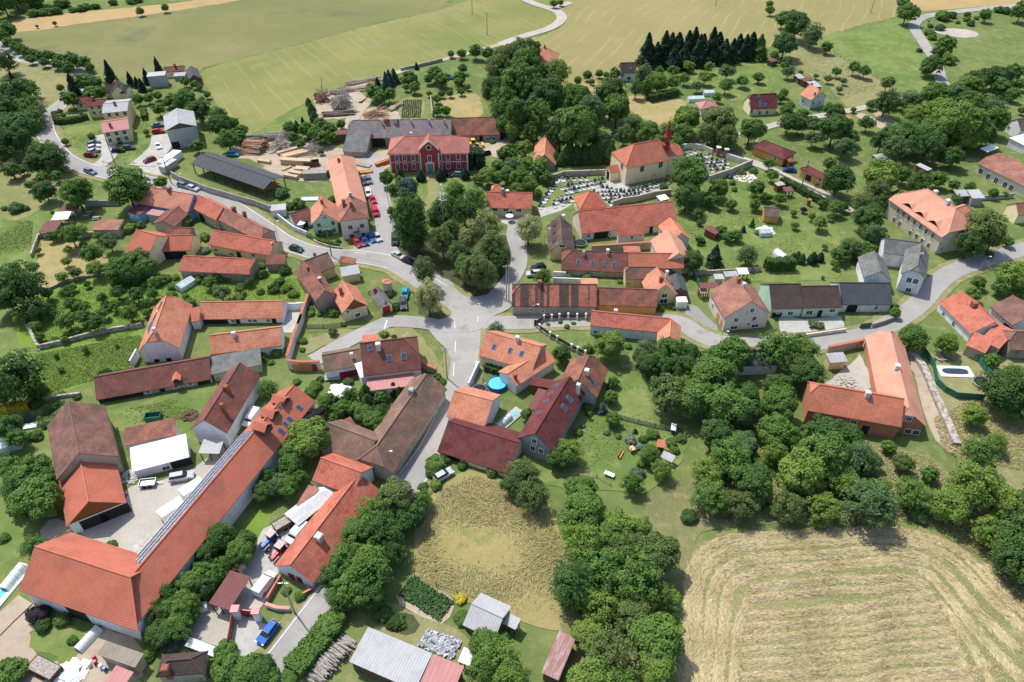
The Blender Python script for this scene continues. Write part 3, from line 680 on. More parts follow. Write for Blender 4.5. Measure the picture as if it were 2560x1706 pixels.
# ------------------------------------------------------------------ ground materials
def gmat(name, a, b_, c_=None, s1=.05, s2=.5, s3=3, amt=.5, fine=.5, stripe=None, bumpd=.08, tc=None):
    """grass or soil: a/b large patches, c_ = dry or bare flecks; stripe=(angle deg, period m, colour, amount, distortion)"""
    m, nt, b = newmat(name); g = N(nt); co = g.coord()
    n1 = g.noise(co, s1, 4, .6); n2 = g.noise(co, s2, 5, .65); n3 = g.noise(co, s3, 3, .7)
    c = g.mix(g.ramp(g.math('ADD', g.math('MULTIPLY', n1, .6), g.math('MULTIPLY', n2, .4)), .38, .62), a, b_)
    if c_: c = g.mix(g.math('MULTIPLY', g.ramp(n2, .52, .72), amt), c, c_)
    if stripe:
        ang, per, sc, am, di = stripe
        mp = g.mapping(co, (1, 1, 1), math.radians(ang)); sx = g.n('ShaderNodeSeparateXYZ'); g.l(mp, sx.inputs[0])
        dx = g.math('ADD', sx.outputs[0], g.math('MULTIPLY', g.noise(co, .015, 1), di)); fr = g.math('FRACT', g.math('DIVIDE', dx, per))
        k = g.math('MULTIPLY', g.math('LESS_THAN', fr, .12), g.math('MULTIPLY', g.ramp(g.noise(g.mapping(mp, (.6, .03, 1)), 1, 3), .42, .62), am))
        fr2 = g.math('PINGPONG', g.math('DIVIDE', dx, per * 3.1), .5); c = g.mix(g.math('MULTIPLY', fr2, .5), c, tint(a, .85)); c = g.mix(k, c, sc)
    k = g.math('ADD', 1 - fine * .5, g.math('MULTIPLY', n3, fine)); vm = g.n('ShaderNodeVectorMath', operation='SCALE'); g.l(c, vm.inputs[0]); g.l(k, vm.inputs['Scale'])
    g.l(vm.outputs[0], b.inputs['Base Color']); b.inputs['Roughness'].default_value = .95; b.inputs['Specular IOR Level'].default_value = .1
    g.bump(g.math('ADD', n3, n2), b, .6, bumpd); MATS[name] = m
gmat('grass', (.105, .155, .045), (.17, .205, .068), (.28, .25, .125), s2=.35, amt=.6, fine=.65)
gmat('lawn', (.115, .175, .045), (.185, .23, .07), (.28, .255, .12), s1=.08, s2=.3, amt=.6, fine=.6)
gmat('brightgrass', (.13, .22, .035), (.18, .27, .05), (.11, .16, .04), s1=.1, s2=.7, amt=.6, fine=.7)
gmat('rough', (.21, .21, .09), (.26, .245, .115), (.36, .31, .17), amt=.7, fine=.7)
gmat('scrub', (.15, .165, .065), (.21, .205, .09), (.28, .24, .13), s1=.1, s2=.6, amt=.8, fine=.9)
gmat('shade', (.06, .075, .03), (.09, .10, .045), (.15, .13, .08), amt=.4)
gmat('drymeadow', (.25, .23, .085), (.33, .27, .12), (.15, .18, .05), s1=.05, s2=.18, s3=2.2, amt=.9, fine=.7)
gmat('oatfield', (.165, .18, .07), (.24, .22, .09), (.105, .135, .065), s1=.012, s2=.03, amt=.9, fine=.18, stripe=(75, 14, (.18, .17, .08), .5, 6))
gmat('stripefield', (.25, .24, .09), (.165, .195, .058), (.30, .26, .12), s1=.02, s2=.05, amt=.6, fine=.2, stripe=(-32, 4.5, (.38, .36, .18), .35, 10))
gmat('tanfield', (.29, .245, .11), (.235, .225, .085), (.34, .26, .13), s1=.02, s2=.06, amt=.7, fine=.2, stripe=(25, 6, (.45, .38, .22), .35, 14))
gmat('drygrass', (.38, .29, .14), (.30, .26, .11), (.19, .21, .07), s1=.12, s2=.45, s3=2.5, amt=.8, fine=.7)
gmat('strawstrip', (.42, .29, .14), (.36, .26, .12), (.28, .24, .11), s1=.02, s2=.08, amt=.5, fine=.15)
gmat('stubble', (.25, .235, .10), (.16, .185, .06), (.40, .34, .19), s1=.06, s2=.25, s3=2.5, amt=.7, fine=.6)
gmat('hay', (.46, .38, .20), (.40, .33, .17), (.54, .46, .27), s1=.3, s2=.9, s3=4, amt=.8, fine=.7)
gmat('dirt', (.45, .37, .28), (.38, .31, .23), (.25, .20, .14), s1=.08, s2=.4, amt=.5, fine=.35)
gmat('gravel', (.39, .355, .30), (.45, .415, .36), (.30, .28, .24), s1=.12, s2=.5, amt=.5, fine=.5)
gmat('asphalt', (.30, .29, .27), (.37, .355, .33), (.22, .215, .20), s1=.05, s2=.16, s3=1.4, amt=.8, fine=.2, bumpd=.01)
gmat('asphalt_dark', (.25, .25, .25), (.30, .30, .295), (.2, .2, .2), s1=.06, s2=.3, amt=.6, fine=.15, bumpd=.01)
gmat('slabs', (.45, .435, .40), (.38, .37, .335), (.3, .29, .26), s1=.2, s2=.8, amt=.5, fine=.15, bumpd=.01)
gmat('crops', (.05, .10, .03), (.08, .14, .04), (.2, .17, .1), s1=.2, s2=.8, amt=.3, fine=.5, stripe=(0, 1, (.28, .22, .14), .9, 0))
plain('marking', (.72, .72, .70), .7, .12, sc=3)
def rake(name, t, poly, mat, n, size, ang, angv, h=.25, label='', z=.1, thin=7, kindp='stuff', mask=False):
    """thin straw or grass blades lying in a px polygon; ang = fn(x, y) -> lie direction"""
    pl = [tuple(un(P(t, *q)).xy) for q in poly]; xs = [q[0] for q in pl]; ys = [q[1] for q in pl]; rng = np.random.default_rng(n); X = rng.uniform(min(xs), max(xs), n * 2); Y = rng.uniform(min(ys), max(ys), n * 2)
    keep = np.array([inpoly(a, b, pl) for a, b in zip(X, Y)]); X = X[keep][:n]; Y = Y[keep][:n]; m = len(X)
    if mask: k = np.sin(X * .21 + 2 * np.sin(Y * .17)) + np.cos(Y * .29 - X * .13) + rng.normal(0, .5, len(X)) > -.1 - (Y - Y.mean()) * .03; X, Y = X[k], Y[k]; m = len(X)
    A = ang(X, Y) + rng.normal(0, angv, m); s = size * rng.uniform(.5, 1.5, m); ux = np.cos(A) * s / 2; uy = np.sin(A) * s / 2; wd = size / thin * rng.uniform(.6, 1.4, m); Z = z + rng.random(m) * h; dz = rng.normal(0, h * .5, m)
    C = np.stack([X, Y, Z], 1); U = np.stack([ux, uy, dz], 1); V = np.stack([-np.sin(A) * wd / 2, np.cos(A) * wd / 2, rng.normal(0, .3, m) * wd], 1)
    me = leafmesh(name, np.stack([C - U, C - V, C + U, C + V], 1), rng.random(m), mat); o = bpy.data.objects.new(name, me); COL.objects.link(o); o['kind'] = kindp; tag(o, label, 'hay' if 'hay' in name else 'grass'); return o
def flatleaf(name, c1, c2):
    m, nt, b = newmat(name); g = N(nt); at = g.n('ShaderNodeAttribute', attribute_name='lf'); g.l(g.mix(at.outputs['Fac'], c1, c2), b.inputs['Base Color']); b.inputs['Roughness'].default_value = .85; b.inputs['Specular IOR Level'].default_value = .15; MATS[name] = m
flatleaf('blade_hay', (.37, .30, .15), (.66, .56, .34)); flatleaf('blade_dry', (.22, .22, .075), (.52, .44, .22)); flatleaf('blade_grass', (.09, .15, .03), (.18, .24, .06)); flatleaf('blade_silver', (.3, .32, .33), (.6, .62, .65)); flatleaf('blade_crop', (.04, .09, .03), (.09, .16, .05))
# ================================================================== THE GROUND
g_ = link('ground', [(-900, -60, 0), (900, -60, 0), (900, 1500, 0), (-900, 1500, 0)], [(0, 1, 2, 3)], 'grass'); g_['kind'] = 'structure'
ground('oat_field', 0, [(30, 72), (150, 58), (330, 36), (520, 8), (640, -20), (1000, -30), (1010, 22), (900, 45), (780, 75), (620, 118), (470, 155), (440, 185), (330, 185), (230, 172), (170, 140), (100, 122), (40, 105)], 'oatfield')
ground('stubble_strip', 0, [(20, 60), (60, 42), (250, 22), (430, 4), (600, -25), (680, -30), (560, -2), (500, 10), (330, 36), (180, 55), (90, 70), (30, 72)], 'strawstrip')
ground('mown_meadow', 0, [(472, 160), (620, 120), (780, 78), (900, 48), (1010, 24), (1100, -5), (1240, -8), (1282, 35), (1278, 52), (1240, 75), (1150, 100), (1000, 140), (900, 168), (800, 195), (720, 228), (640, 270), (575, 312), (540, 300), (500, 240), (478, 200)], 'stripefield')
ground('meadow_strip', 0, [(575, 316), (640, 276), (720, 234), (722, 268), (700, 290), (640, 300), (560, 322)], 'lawn')
ground('hay_meadow', 0, [(1165, 108), (1240, 84), (1290, 62), (1300, 40), (1290, 8), (1400, -20), (2060, -20), (2076, 30), (1960, 62), (1900, 88), (1850, 100), (1760, 110), (1480, 160), (1420, 180), (1260, 190), (1220, 140)], 'tanfield')
ground('far_meadow', 0, [(1890, 90), (1960, 66), (2080, 42), (2105, 80), (2125, 120), (2148, 165), (2150, 205), (2060, 220), (2000, 190), (1940, 140)], 'lawn', 1)
ground('far_pasture', 0, [(2132, 50), (2250, 34), (2400, 26), (2420, 200), (2240, 210), (2178, 200), (2165, 150), (2130, 110)], 'grass', 1)
ground('far_tan_field', 0, [(2075, 20), (2090, -20), (2400, -25), (2400, 8), (2250, 16), (2120, 26)], 'strawstrip')
ground('bare_mound', 14, [(1530, 275), (1650, 262), (1800, 270), (1910, 300), (1900, 330), (1800, 345), (1640, 325), (1540, 300)], 'gravel', .5)
ground('orchard_meadow', 14, [(170, 480), (330, 400), (520, 440), (760, 580), (960, 690), (1160, 830), (1000, 900), (760, 980), (620, 870), (520, 760), (300, 650), (200, 560)], 'rough')
ground('left_meadow', 0, [(-30, 150), (60, 140), (130, 160), (160, 185), (120, 235), (80, 225), (-30, 190)], 'rough')
ground('flats_lawn', 0, [(140, 285), (230, 290), (300, 250), (360, 240), (350, 300), (350, 380), (240, 390), (160, 360)], 'lawn')
ground('mown_plot', 0, [(-30, 405), (60, 395), (150, 410), (140, 440), (60, 500), (-30, 515)], 'stubble')
ground('pasture', 0, [(-30, 515), (60, 500), (140, 450), (120, 510), (90, 560), (70, 610), (-30, 620)], 'lawn')
ground('dry_garden', 0, [(95, 555), (140, 550), (190, 560), (250, 600), (215, 630), (150, 655), (90, 655)], 'drygrass')
ground('orchard_grass', 0, [(120, 660), (250, 625), (420, 640), (600, 625), (700, 640), (700, 690), (640, 690), (420, 695), (330, 730), (310, 780), (60, 800), (60, 720)], 'brightgrass')
ground('paddock_grass', 0, [(85, 808), (180, 770), (330, 768), (325, 800), (370, 830), (230, 860), (200, 880), (100, 915), (40, 905)], 'brightgrass', .5)
ground('left_garden', 0, [(-30, 870), (110, 920), (130, 1100), (60, 1250), (-30, 1330)], 'lawn')
ground('farm_lawn', 0, [(255, 945), (500, 880), (560, 880), (490, 960), (430, 990), (270, 990)], 'lawn')
ground('farm_yard', 0, [(290, 1130), (330, 1110), (400, 1095), (470, 1060), (560, 1000), (520, 1120), (380, 1270), (330, 1290), (200, 1240), (180, 1210), (280, 1160)], 'gravel')
ground('concrete_patch', 41, [(1020, 500), (1110, 400), (1180, 470), (1090, 600), (1010, 580)], 'concrete')
ground('dirt_lot', 41, [(-60, 1250), (240, 940), (340, 1100), (240, 1300), (420, 1400), (620, 1200), (700, 1130), (1100, 1260), (1110, 1400), (1000, 1600), (-60, 1600)], 'dirt')
ground('dirt_lawn', 41, [(230, 1190), (380, 1110), (640, 1140), (640, 1300), (520, 1420), (420, 1380), (300, 1320), (230, 1260)], 'lawn')
ground('garden_lawn', 42, [(-60, 300), (120, 220), (60, 420), (-90, 560), (-140, 520)], 'brightgrass')
ground('tractor_yard', 42, [(60, 380), (330, 290), (360, 420), (200, 640), (120, 850), (20, 1000), (-200, 880), (-100, 700), (0, 560)], 'slabs')
ground('paved_yard', 41, [(1500, 1040), (1780, 860), (1930, 900), (1820, 1260), (1560, 1250), (1440, 1160)], 'gravel', .1)
ground('driveway', 41, [(1860, 1090), (1983, 1080), (2180, 1240), (1983, 1450), (1830, 1440), (1810, 1300)], 'slabs', .1)
ground('sawmill_yard', 'c', [(-100, 1000), (120, 960), (420, 950), (700, 1050), (1200, 1060), (1350, 1080), (1500, 1200), (1800, 1180), (2240, 1160), (2300, 1400), (2200, 1560), (1900, 1700), (1640, 1700), (1300, 1580), (900, 1600), (500, 1500), (200, 1300), (-60, 1250)], 'dirt', .5)
ground('lumber_yard', 'c', [(1060, 420), (1500, 400), (1680, 460), (1640, 600), (1500, 700), (1240, 720), (1110, 680)], 'dirt')
ground('log_yard', 'c', [(1660, 620), (2000, 540), (2200, 620), (2240, 720), (1640, 740), (1560, 720)], 'dirt')
ground('manor_yard', 12, [(1900, 1290), (2060, 1250), (2250, 1280), (2280, 1200), (2334, 1350), (2300, 1450), (2050, 1400), (1900, 1380)], 'dirt')
ground('manor_lawn', 22, [(1250, 60), (1900, 120), (1960, 180), (1800, 380), (1540, 460), (1280, 500), (1180, 260), (1180, 120)], 'lawn')
ground('manor_path', 22, [(1560, 140), (1650, 140), (1660, 300), (1560, 460), (1510, 460), (1570, 300)], 'rough', .15)
ground('dry_plot', 12, [(1700, 900), (1960, 860), (2040, 900), (2050, 1060), (1780, 1060)], 'drygrass')
ground('allotment', 12, [(1330, 910), (1520, 905), (1510, 1080), (1320, 1080)], 'rough', .1)
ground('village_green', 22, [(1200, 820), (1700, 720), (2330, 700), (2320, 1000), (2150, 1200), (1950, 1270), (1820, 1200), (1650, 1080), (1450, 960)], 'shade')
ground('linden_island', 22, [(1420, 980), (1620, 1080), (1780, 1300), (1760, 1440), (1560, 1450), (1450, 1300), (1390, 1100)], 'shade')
ground('road_island', 32, [(1650, 80), (1810, 30), (1810, 170), (1760, 215), (1690, 180)], 'rough', .1)
ground('churchyard_gravel', 'b', [(-250, 800), (60, 740), (640, 680), (1300, 700), (1480, 420), (1760, 440), (2150, 560), (1750, 740), (1200, 900), (650, 1050), (300, 1060), (-200, 1080)], 'lawn')
ground('churchyard_path', 'b', [(560, 760), (760, 740), (860, 820), (820, 880), (430, 880), (100, 1080), (-120, 1150), (-150, 1060), (0, 1030), (230, 1000), (420, 860)], 'slabs', .05, sm=False)
ground('rectory_terrace', 'a', [(1080, 1030), (1400, 1040), (1400, 1150), (1150, 1150)], 'slabs', .1)
ground('dry_orchard', 13, [(540, 750), (780, 740), (790, 860), (1150, 880), (1420, 900), (1600, 940), (1480, 1080), (1300, 1140), (1080, 1010), (800, 900), (640, 840)], 'drygrass')
ground('hillside_lawn', 13, [(1880, 560), (2334, 540), (2500, 680), (2334, 860), (2050, 930), (1700, 800), (1600, 700)], 'lawn')
ground('garden_meadow', 23, [(1460, 360), (1900, 150), (2334, 60), (2900, 500), (3000, 1000), (2900, 1080), (2334, 1120), (1700, 1020), (1560, 700)], 'lawn')
ground('tilled_beds', 14, [(960, 1040), (1040, 1030), (1190, 1140), (1130, 1170)], 'dirt', .1)
ground('tilled_patch', 14, [(800, 1060), (880, 1040), (1100, 1160), (1060, 1190)], 'dirt', .1)
ground('dry_meadow', 0, [(1000, 1130), (1080, 1085), (1180, 1110), (1260, 1160), (1290, 1230), (1320, 1300), (1310, 1380), (1330, 1450), (1240, 1440), (1130, 1400), (950, 1335), (950, 1280), (960, 1180)], 'drymeadow')
ground('hay_field', 0, [(1545, 1600), (1560, 1480), (1575, 1380), (1560, 1290), (1600, 1250), (1680, 1222), (1900, 1212), (2090, 1212), (2180, 1240), (2260, 1300), (2330, 1390), (2400, 1420), (2400, 1600)], 'stubble')
ground('belt_floor', 0, [(1560, 1100), (1840, 980), (1900, 1000), (2130, 1050), (2240, 1140), (2400, 1200), (2400, 1420), (2250, 1290), (2100, 1200), (1700, 1210), (1590, 1260), (1500, 1600), (1320, 1600), (1290, 1300), (1430, 1210)], 'scrub')
ground('slope_grass', 0, [(2150, 880), (2353, 830), (2400, 1200), (2250, 1140), (2190, 1040), (2140, 1000)], 'rough')
ground('garden_lawn', 33, [(620, 900), (900, 480), (1200, 560), (1300, 900), (1640, 1000), (1500, 1350), (1260, 1568), (900, 1568), (300, 1480), (80, 1240), (350, 1260), (560, 1150)], 'lawn')
ground('building_site', 34, [(320, 600), (520, 580), (640, 470), (780, 380), (830, 300), (930, 620), (700, 660)], 'gravel')
ground('site_strip', 34, [(1270, 320), (1340, 300), (1430, 480), (1540, 700), (1730, 1150), (1600, 1180), (1450, 950), (1390, 700)], 'dirt')
ground('pool_lawn', 34, [(1440, 310), (1860, 310), (2020, 530), (1980, 720), (1700, 710), (1560, 620), (1480, 450)], 'rough', .1)
ground('kitchen_garden', 42, [(1000, 960), (1180, 1000), (1600, 1200), (1700, 1300), (1560, 1440), (1240, 1300), (1000, 1200)], 'rough')
ground('vegetable_plot', 42, [(1085, 900), (1210, 780), (1320, 830), (1530, 920), (1530, 1000), (1440, 1110), (1180, 1010)], 'dirt', .1)
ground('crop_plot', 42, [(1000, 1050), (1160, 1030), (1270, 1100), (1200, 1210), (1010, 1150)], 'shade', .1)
ground('yard_left', 22, [(300, 1320), (460, 1300), (440, 1400), (380, 1568), (240, 1568), (250, 1480)], 'slabs', .1)
ground('crossing_lawn', 22, [(880, 1110), (1120, 1030), (1180, 1150), (1280, 1200), (1310, 1350), (1150, 1440), (1000, 1520), (600, 1568), (460, 1560), (500, 1290)], 'grass')
ground('verge', 32, [(460, 180), (840, 90), (860, 140), (620, 250), (470, 310), (420, 260)], 'rough')
ground('verge_lawn', 32, [(700, 300), (1050, 120), (1300, 60), (1440, 80), (1620, 300), (1760, 560), (1700, 600), (1500, 380), (1000, 200)], 'rough')
ground('barn_patio', 34, [(120, -40), (330, 0), (660, -30), (640, 120), (160, 150)], 'slabs', .1)
ground('left_sawdust', 41, [(300, 400), (460, 300), (560, 420), (400, 480), (330, 500)], 'dirt')
# roads, each a ribbon on top of the verge that frames it
def ow(*q): return q
MR = [(-30, 70), (0, 100), (20, 128), (60, 138), (140, 152), (180, 168), (186, 190), (160, 225), (118, 262), (103, 290), (118, 330), (150, 365), (200, 388), (270, 405), (350, 420), (420, 436), (520, 470), (600, 520), (660, 560), (740, 585), (830, 592), (900, 605), (960, 640), (1010, 670), (1060, 705), (1075, 745), (1068, 830), (1055, 900), (1030, 960), (990, 1040), (940, 1110), (880, 1210), (800, 1320), (740, 1400), (680, 1480), (620, 1560), (590, 1610)]
road('road_verge', 0, MR, 9.5, 'rough', .255, jit=.25); road('main_road', 0, MR, 6.2, 'asphalt', .3)
RR = [(1060, 735), (1120, 742), (1200, 742), (1330, 736), (1480, 738), (1560, 742), (1610, 772), (1680, 792), (1800, 790), (1900, 786), (1990, 770), (2050, 742), (2110, 700), (2150, 655), (2190, 625), (2260, 600), (2400, 560)]
road('side_road_verge', 0, RR, 8, 'rough', .249, jit=.2); road('side_road', 0, RR, 5.2, 'asphalt', .306)
road('church_lane', 0, [(1060, 712), (1130, 690), (1185, 625), (1192, 580), (1182, 540), (1190, 500)], 4.6, 'asphalt', .312)
road('west_lane', 0, [(1080, 770), (1010, 750), (960, 742), (900, 740), (860, 755), (790, 790), (720, 830)], 4.4, 'asphalt', .318)
road('fork_lane', 0, [(1000, 750), (1020, 775), (1045, 800), (1060, 840)], 4, 'asphalt', .324)
road('yard_road', 0, [(880, 595), (885, 540), (880, 480), (868, 420), (862, 385), (850, 360), (800, 350)], 5.5, 'asphalt', .33)
ground('square', 22, [(860, 830), (1040, 700), (1150, 560), (1220, 560), (1240, 700), (1330, 860), (1500, 920), (1700, 1100), (1500, 1200), (1380, 1100), (1200, 960), (960, 900)], 'asphalt', .05); COL.objects[-1].location.z = .115
ground('junction', 22, [(1560, 1080), (1760, 1100), (1900, 1250), (2140, 1220), (2334, 1100), (2334, 1330), (2150, 1440), (2000, 1568), (1640, 1568), (1560, 1500), (1780, 1420), (1740, 1300)], 'asphalt', .05); COL.objects[-1].location.z = .1155
road('far_lane', 0, [(1150, 103), (1200, 85), (1262, 66), (1290, 46), (1284, 30), (1262, 20), (1230, 10), (1190, -8)], 5, 'gravel', .336)
road('far_lane_fork', 0, [(1270, 18), (1286, 16), (1310, 6)], 4, 'gravel', .34)
road('meadow_track', 0, [(1150, 103), (1060, 128), (980, 148), (930, 162), (860, 186), (800, 205)], 3.2, 'dirt', .336)
road('field_track', 0, [(560, 322), (620, 280), (700, 228), (780, 205), (820, 200)], 3, 'rough', .1)
road('field_rut', 0, [(560, 320), (620, 277), (700, 226), (780, 203)], .8, 'dirt', .13)
road('dirt_track', 'c', [(1540, 320), (1640, 400), (1700, 460), (1760, 480), (1660, 600), (1580, 720), (1520, 800), (1440, 900)], 5, 'dirt', .342)
road('pasture_track', 0, [(2165, 240), (2172, 205), (2160, 180), (2148, 140), (2122, 100), (2100, 62), (2118, 42), (2160, 33), (2250, 22), (2400, 8)], 5, 'asphalt', .34)
road('hill_lane', 14, [(-250, 1240), (0, 1160), (240, 1100), (540, 1050), (900, 980), (1120, 920), (1300, 900)], 3.5, 'gravel', .34)
road('garden_lane', 24, [(-560, -90), (-100, 40), (120, 140), (300, 230), (520, 330), (760, 480)], 4, 'gravel', .34)
road('depot_lane', 11, [(900, 1520), (1000, 1420), (960, 1300), (940, 1230)], 5, 'slabs', .345)
road('gym_drive', 11, [(1290, 1520), (1400, 1420), (1470, 1330), (1480, 1230)], 9, 'slabs', .348, w2=7)
ground('gym_yard', 21, [(1270, 60), (1340, 0), (1500, -10), (1480, 200), (1380, 220)], 'slabs', .05)
road('farm_track', 41, [(-60, 1180), (60, 1060), (200, 930)], 3.5, 'dirt', .34)
ground('forecourt', 23, [(1560, 1440), (1620, 1330), (1680, 1330), (1760, 1420), (1880, 1540), (1800, 1620), (1640, 1500)], 'asphalt_dark', .05)
def mark(t, pts, wd=.14, dash=None, label='white edge line'):
    w_ = smooth([tuple(un(P(t, *q)).xy) for q in pts], 6); 
    if not dash: return ribbon('road_marking', w_, wd, .36, 'marking')
    v, f = [], []; acc = 0; on = True; seg = []
    fine = []
    for i in range(len(w_) - 1):
        a, b = Vector(w_[i]), Vector(w_[i + 1]); n = max(1, int((b - a).length / .5)); fine += [a.lerp(b, j / n) for j in range(n)]
    i = 0; st = int(dash[0] / .5); gp = int(dash[1] / .5)
    while i + st < len(fine):
        a, b = fine[i], fine[i + st]; d = (b - a).normalized(); nn = Vector((-d.y, d.x)) * wd / 2; k = len(v)
        v += [(*(a - nn), .24), (*(b - nn), .24), (*(b + nn), .24), (*(a + nn), .24)]; f.append((k, k + 1, k + 2, k + 3)); i += st + gp
    o = link('road_marking', v, f, 'marking'); o['kind'] = 'structure'
def off(pts, d, i0=0, i1=None):
    w_ = [tuple(un(P(0, *q)).xy) for q in pts[i0:i1]]; out = []
    for i, q in enumerate(w_):
        a = Vector(w_[max(0, i - 1)]); b = Vector(w_[min(len(w_) - 1, i + 1)]); dd = (b - a).normalized(); out.append((q[0] - dd.y * d, q[1] + dd.x * d))
    return out
for d_, a_, b_ in ((2.75, 0, 24), (-2.75, 0, 22), (2.7, 26, None), (-2.7, 27, None), (-2.75, 12, 24)):
    if (d_, a_) == (-2.75, 12): continue
    ribbon('road_marking', off(MR, d_, a_, b_), .16, .36, 'marking')
mark(32, [(1800, 520), (1808, 400), (1820, 200), (1815, 60), (1790, -80)], .16, (3, 3))
mark(32, [(2020, 20), (2030, -60), (2005, -170)], .16, (2, 3))
mark(22, [(900, 850), (1060, 870), (1200, 900)], .16, (2, 2))
mark(32, [(1196, 10), (1180, 60), (1172, 90)], .35)
# ================================================================== BUILDINGS
HG = 'houses of the village'
# --- far left, above the main road
G('apartment_block', 'yellow apartment block under a pale pink roof, cars parked at its foot', 'apartment block', 11, (918, 1117, 1163, 1080), (1050, 1197), (945, 1215, 990, 1335), 'metal_pink', 'w_yellow', .32, ws=(1.3, 1.4), win=[(985, 1228), (1062, 1218), (1135, 1208), (1003, 1280), (1080, 1271), (1153, 1260)], door=[(1105, 1335, 1.6, 2.2)], ch=[(1010, 1160)], short='pink-roofed flats')
G('apartment_block', 'beige apartment block with a flat grey roof, behind the pink-roofed block', 'apartment block', 11, (940, 948, 1172, 926), (1060, 1022), 6.0, 'metal_grey', 'w_yellow', .2, ws=(1.3, 1.4), win=[(998, 1050), (1068, 1044), (1140, 1036)], ch=[(1050, 960)])
G('family_house', 'low beige house with maroon roof and a long flat dormer beside the road bend', 'house', 11, (785, 918, 965, 903), (890, 965), 4.6, 'tile_maroon', 'w_yellow', .4, ws=(1.2, 1.2), win=[(838, 985), (905, 979), (860, 1030), (925, 1024)], ch=[(850, 915)])
G('family_house', 'small beige house with plain maroon roof at the left end of the row', 'house', 11, (680, 892, 840, 880), (760, 946), 2.6, 'tile_maroon', 'w_yellow', .5, win=[(740, 965)])
G('family_house', 'dark brown steep-roofed house with skylights behind the cherry row', 'house', 11, (975, 768, 1140, 775), (1060, 850), 2.2, 'tile_darkbrown', 'w_cream', .95, hip=(.4, .4), sky=[(1105, 770), (1110, 795)], ch=[(1070, 745)], wings=[dict(ridge=(1052, 722, 1062, 790), eave=(1000, 800), pitch=.9)])
S('workshop', 'tall windowless grey concrete workshop beside the oat field', 'workshop', 11, (1348, 662), (1515, 648), (1532, 685), (1365, 700, 1385, 805), (1365, 703, 1385, 808), 'metal_lightgrey', 'w_concrete', short='grey workshop')
G('barn', 'small barn with dark roof and pale ridge at the meadow edge', 'barn', 11, (1738, 600, 1764, 685), (1705, 690), 2.4, 'bitumen', 'w_oldwood', .7)
G('farmhouse', 'long low house with maroon and pink roofing behind the grey workshop', 'house', 11, (1490, 614, 1678, 600), (1600, 652), 2.6, 'tile_maroonold', 'w_cream', .6, ch=[(1597, 612)], win=[(1640, 665)])
S('shed', 'low grey lean-to shed between workshop and small barn', 'shed', 11, (1590, 662), (1700, 655), (1700, 690), 2.2, 2.0, 'metal_grey', 'w_grey')
G('hall', 'grey-roofed hall with concrete gable and tall outside chimney', 'hall', 11, (1612, 988, 1634, 1122), (1492, 1100), (1502, 1172, 1563, 1345), 'metal_grey', 'w_concrete', .38, win=[], door=[(1605, 1330, 2.5, 2.5)], gablemat='w_oldwood', short='concrete hall')
S('garage', 'low garage under a faded red roof at the left edge', 'garage', 11, (-40, 1395), (130, 1405), (100, 1440), 3, 2.5, 'tile_maroonold', 'w_pink')
S('garage', 'blue and white roadside garage under the big trees', 'garage', 11, (350, 900), (400, 948), (340, 970), 2.8, 2.4, 'metal_maroon', 'w_blue')
# --- sawmill, manor
G('sawmill_barn', 'very long blue-grey roofed sawmill barn behind the red manor', 'barn', 12, (890, 1097, 1780, 1086), (1300, 1258), (1190, 1260, 1200, 1345), 'tile_bluegrey', 'w_stone', .75, hip=(.35, 0), door=[(1115, 1320, 5.2, 4.5, 'dark', 1)], ch=[(1190, 1115, .7, 'chimney_brick'), (1272, 1112, .7, 'metal'), (1152, 1143, .22, 'metal'), (1420, 1137, .22, 'metal'), (1580, 1134, .22, 'metal'), (1722, 1134, .22, 'metal')], short='sawmill barn')  # archway is a flat dark panel, the shade inside it painted on
S('barn', 'grey fibre-cement roofed annexe at the left front of the sawmill barn', 'barn', 12, (838, 1182), (1055, 1190), (1050, 1392), 5.5, (1050, 1395, 1052, 1445), 'tile_greyfib', 'w_stone')
G('barn', 'old stone barn with mottled red-brown tiles, right of the blue-grey barn', 'barn', 12, (1787, 1078, 2150, 1069), (2000, 1236), (2225, 1230, 2230, 1290), 'tile_oldred', 'w_stone', .75, hip=(0, .5), door=[(1880, 1275, 3, 2.6), (2052, 1275, 1.2, 2.2)], win=[(2110, 1265, .9, 1.2), (2170, 1262, 1.1, 1)])
mo, mb_, mr = G('manor_house', 'red two-storey manor house with white window surrounds and hipped tile roof', 'manor house', 12, (1362, 1241, 1782, 1236), (1580, 1402), (1237, 1412, 1262, 1585), 'tile_manor', 'w_redmanor', .6, hip=(1, 1), ws=(1.15, 1.9), short='red manor',
    win=[(1287, 1443), (1353, 1441), (1432, 1439), (1500, 1437), (1675, 1435), (1750, 1433), (1844, 1431), (1293, 1523), (1362, 1522), (1440, 1521), (1507, 1519), (1680, 1516), (1755, 1514), (1848, 1512)], ch=[(1415, 1225, .3, 'chimney_white')])
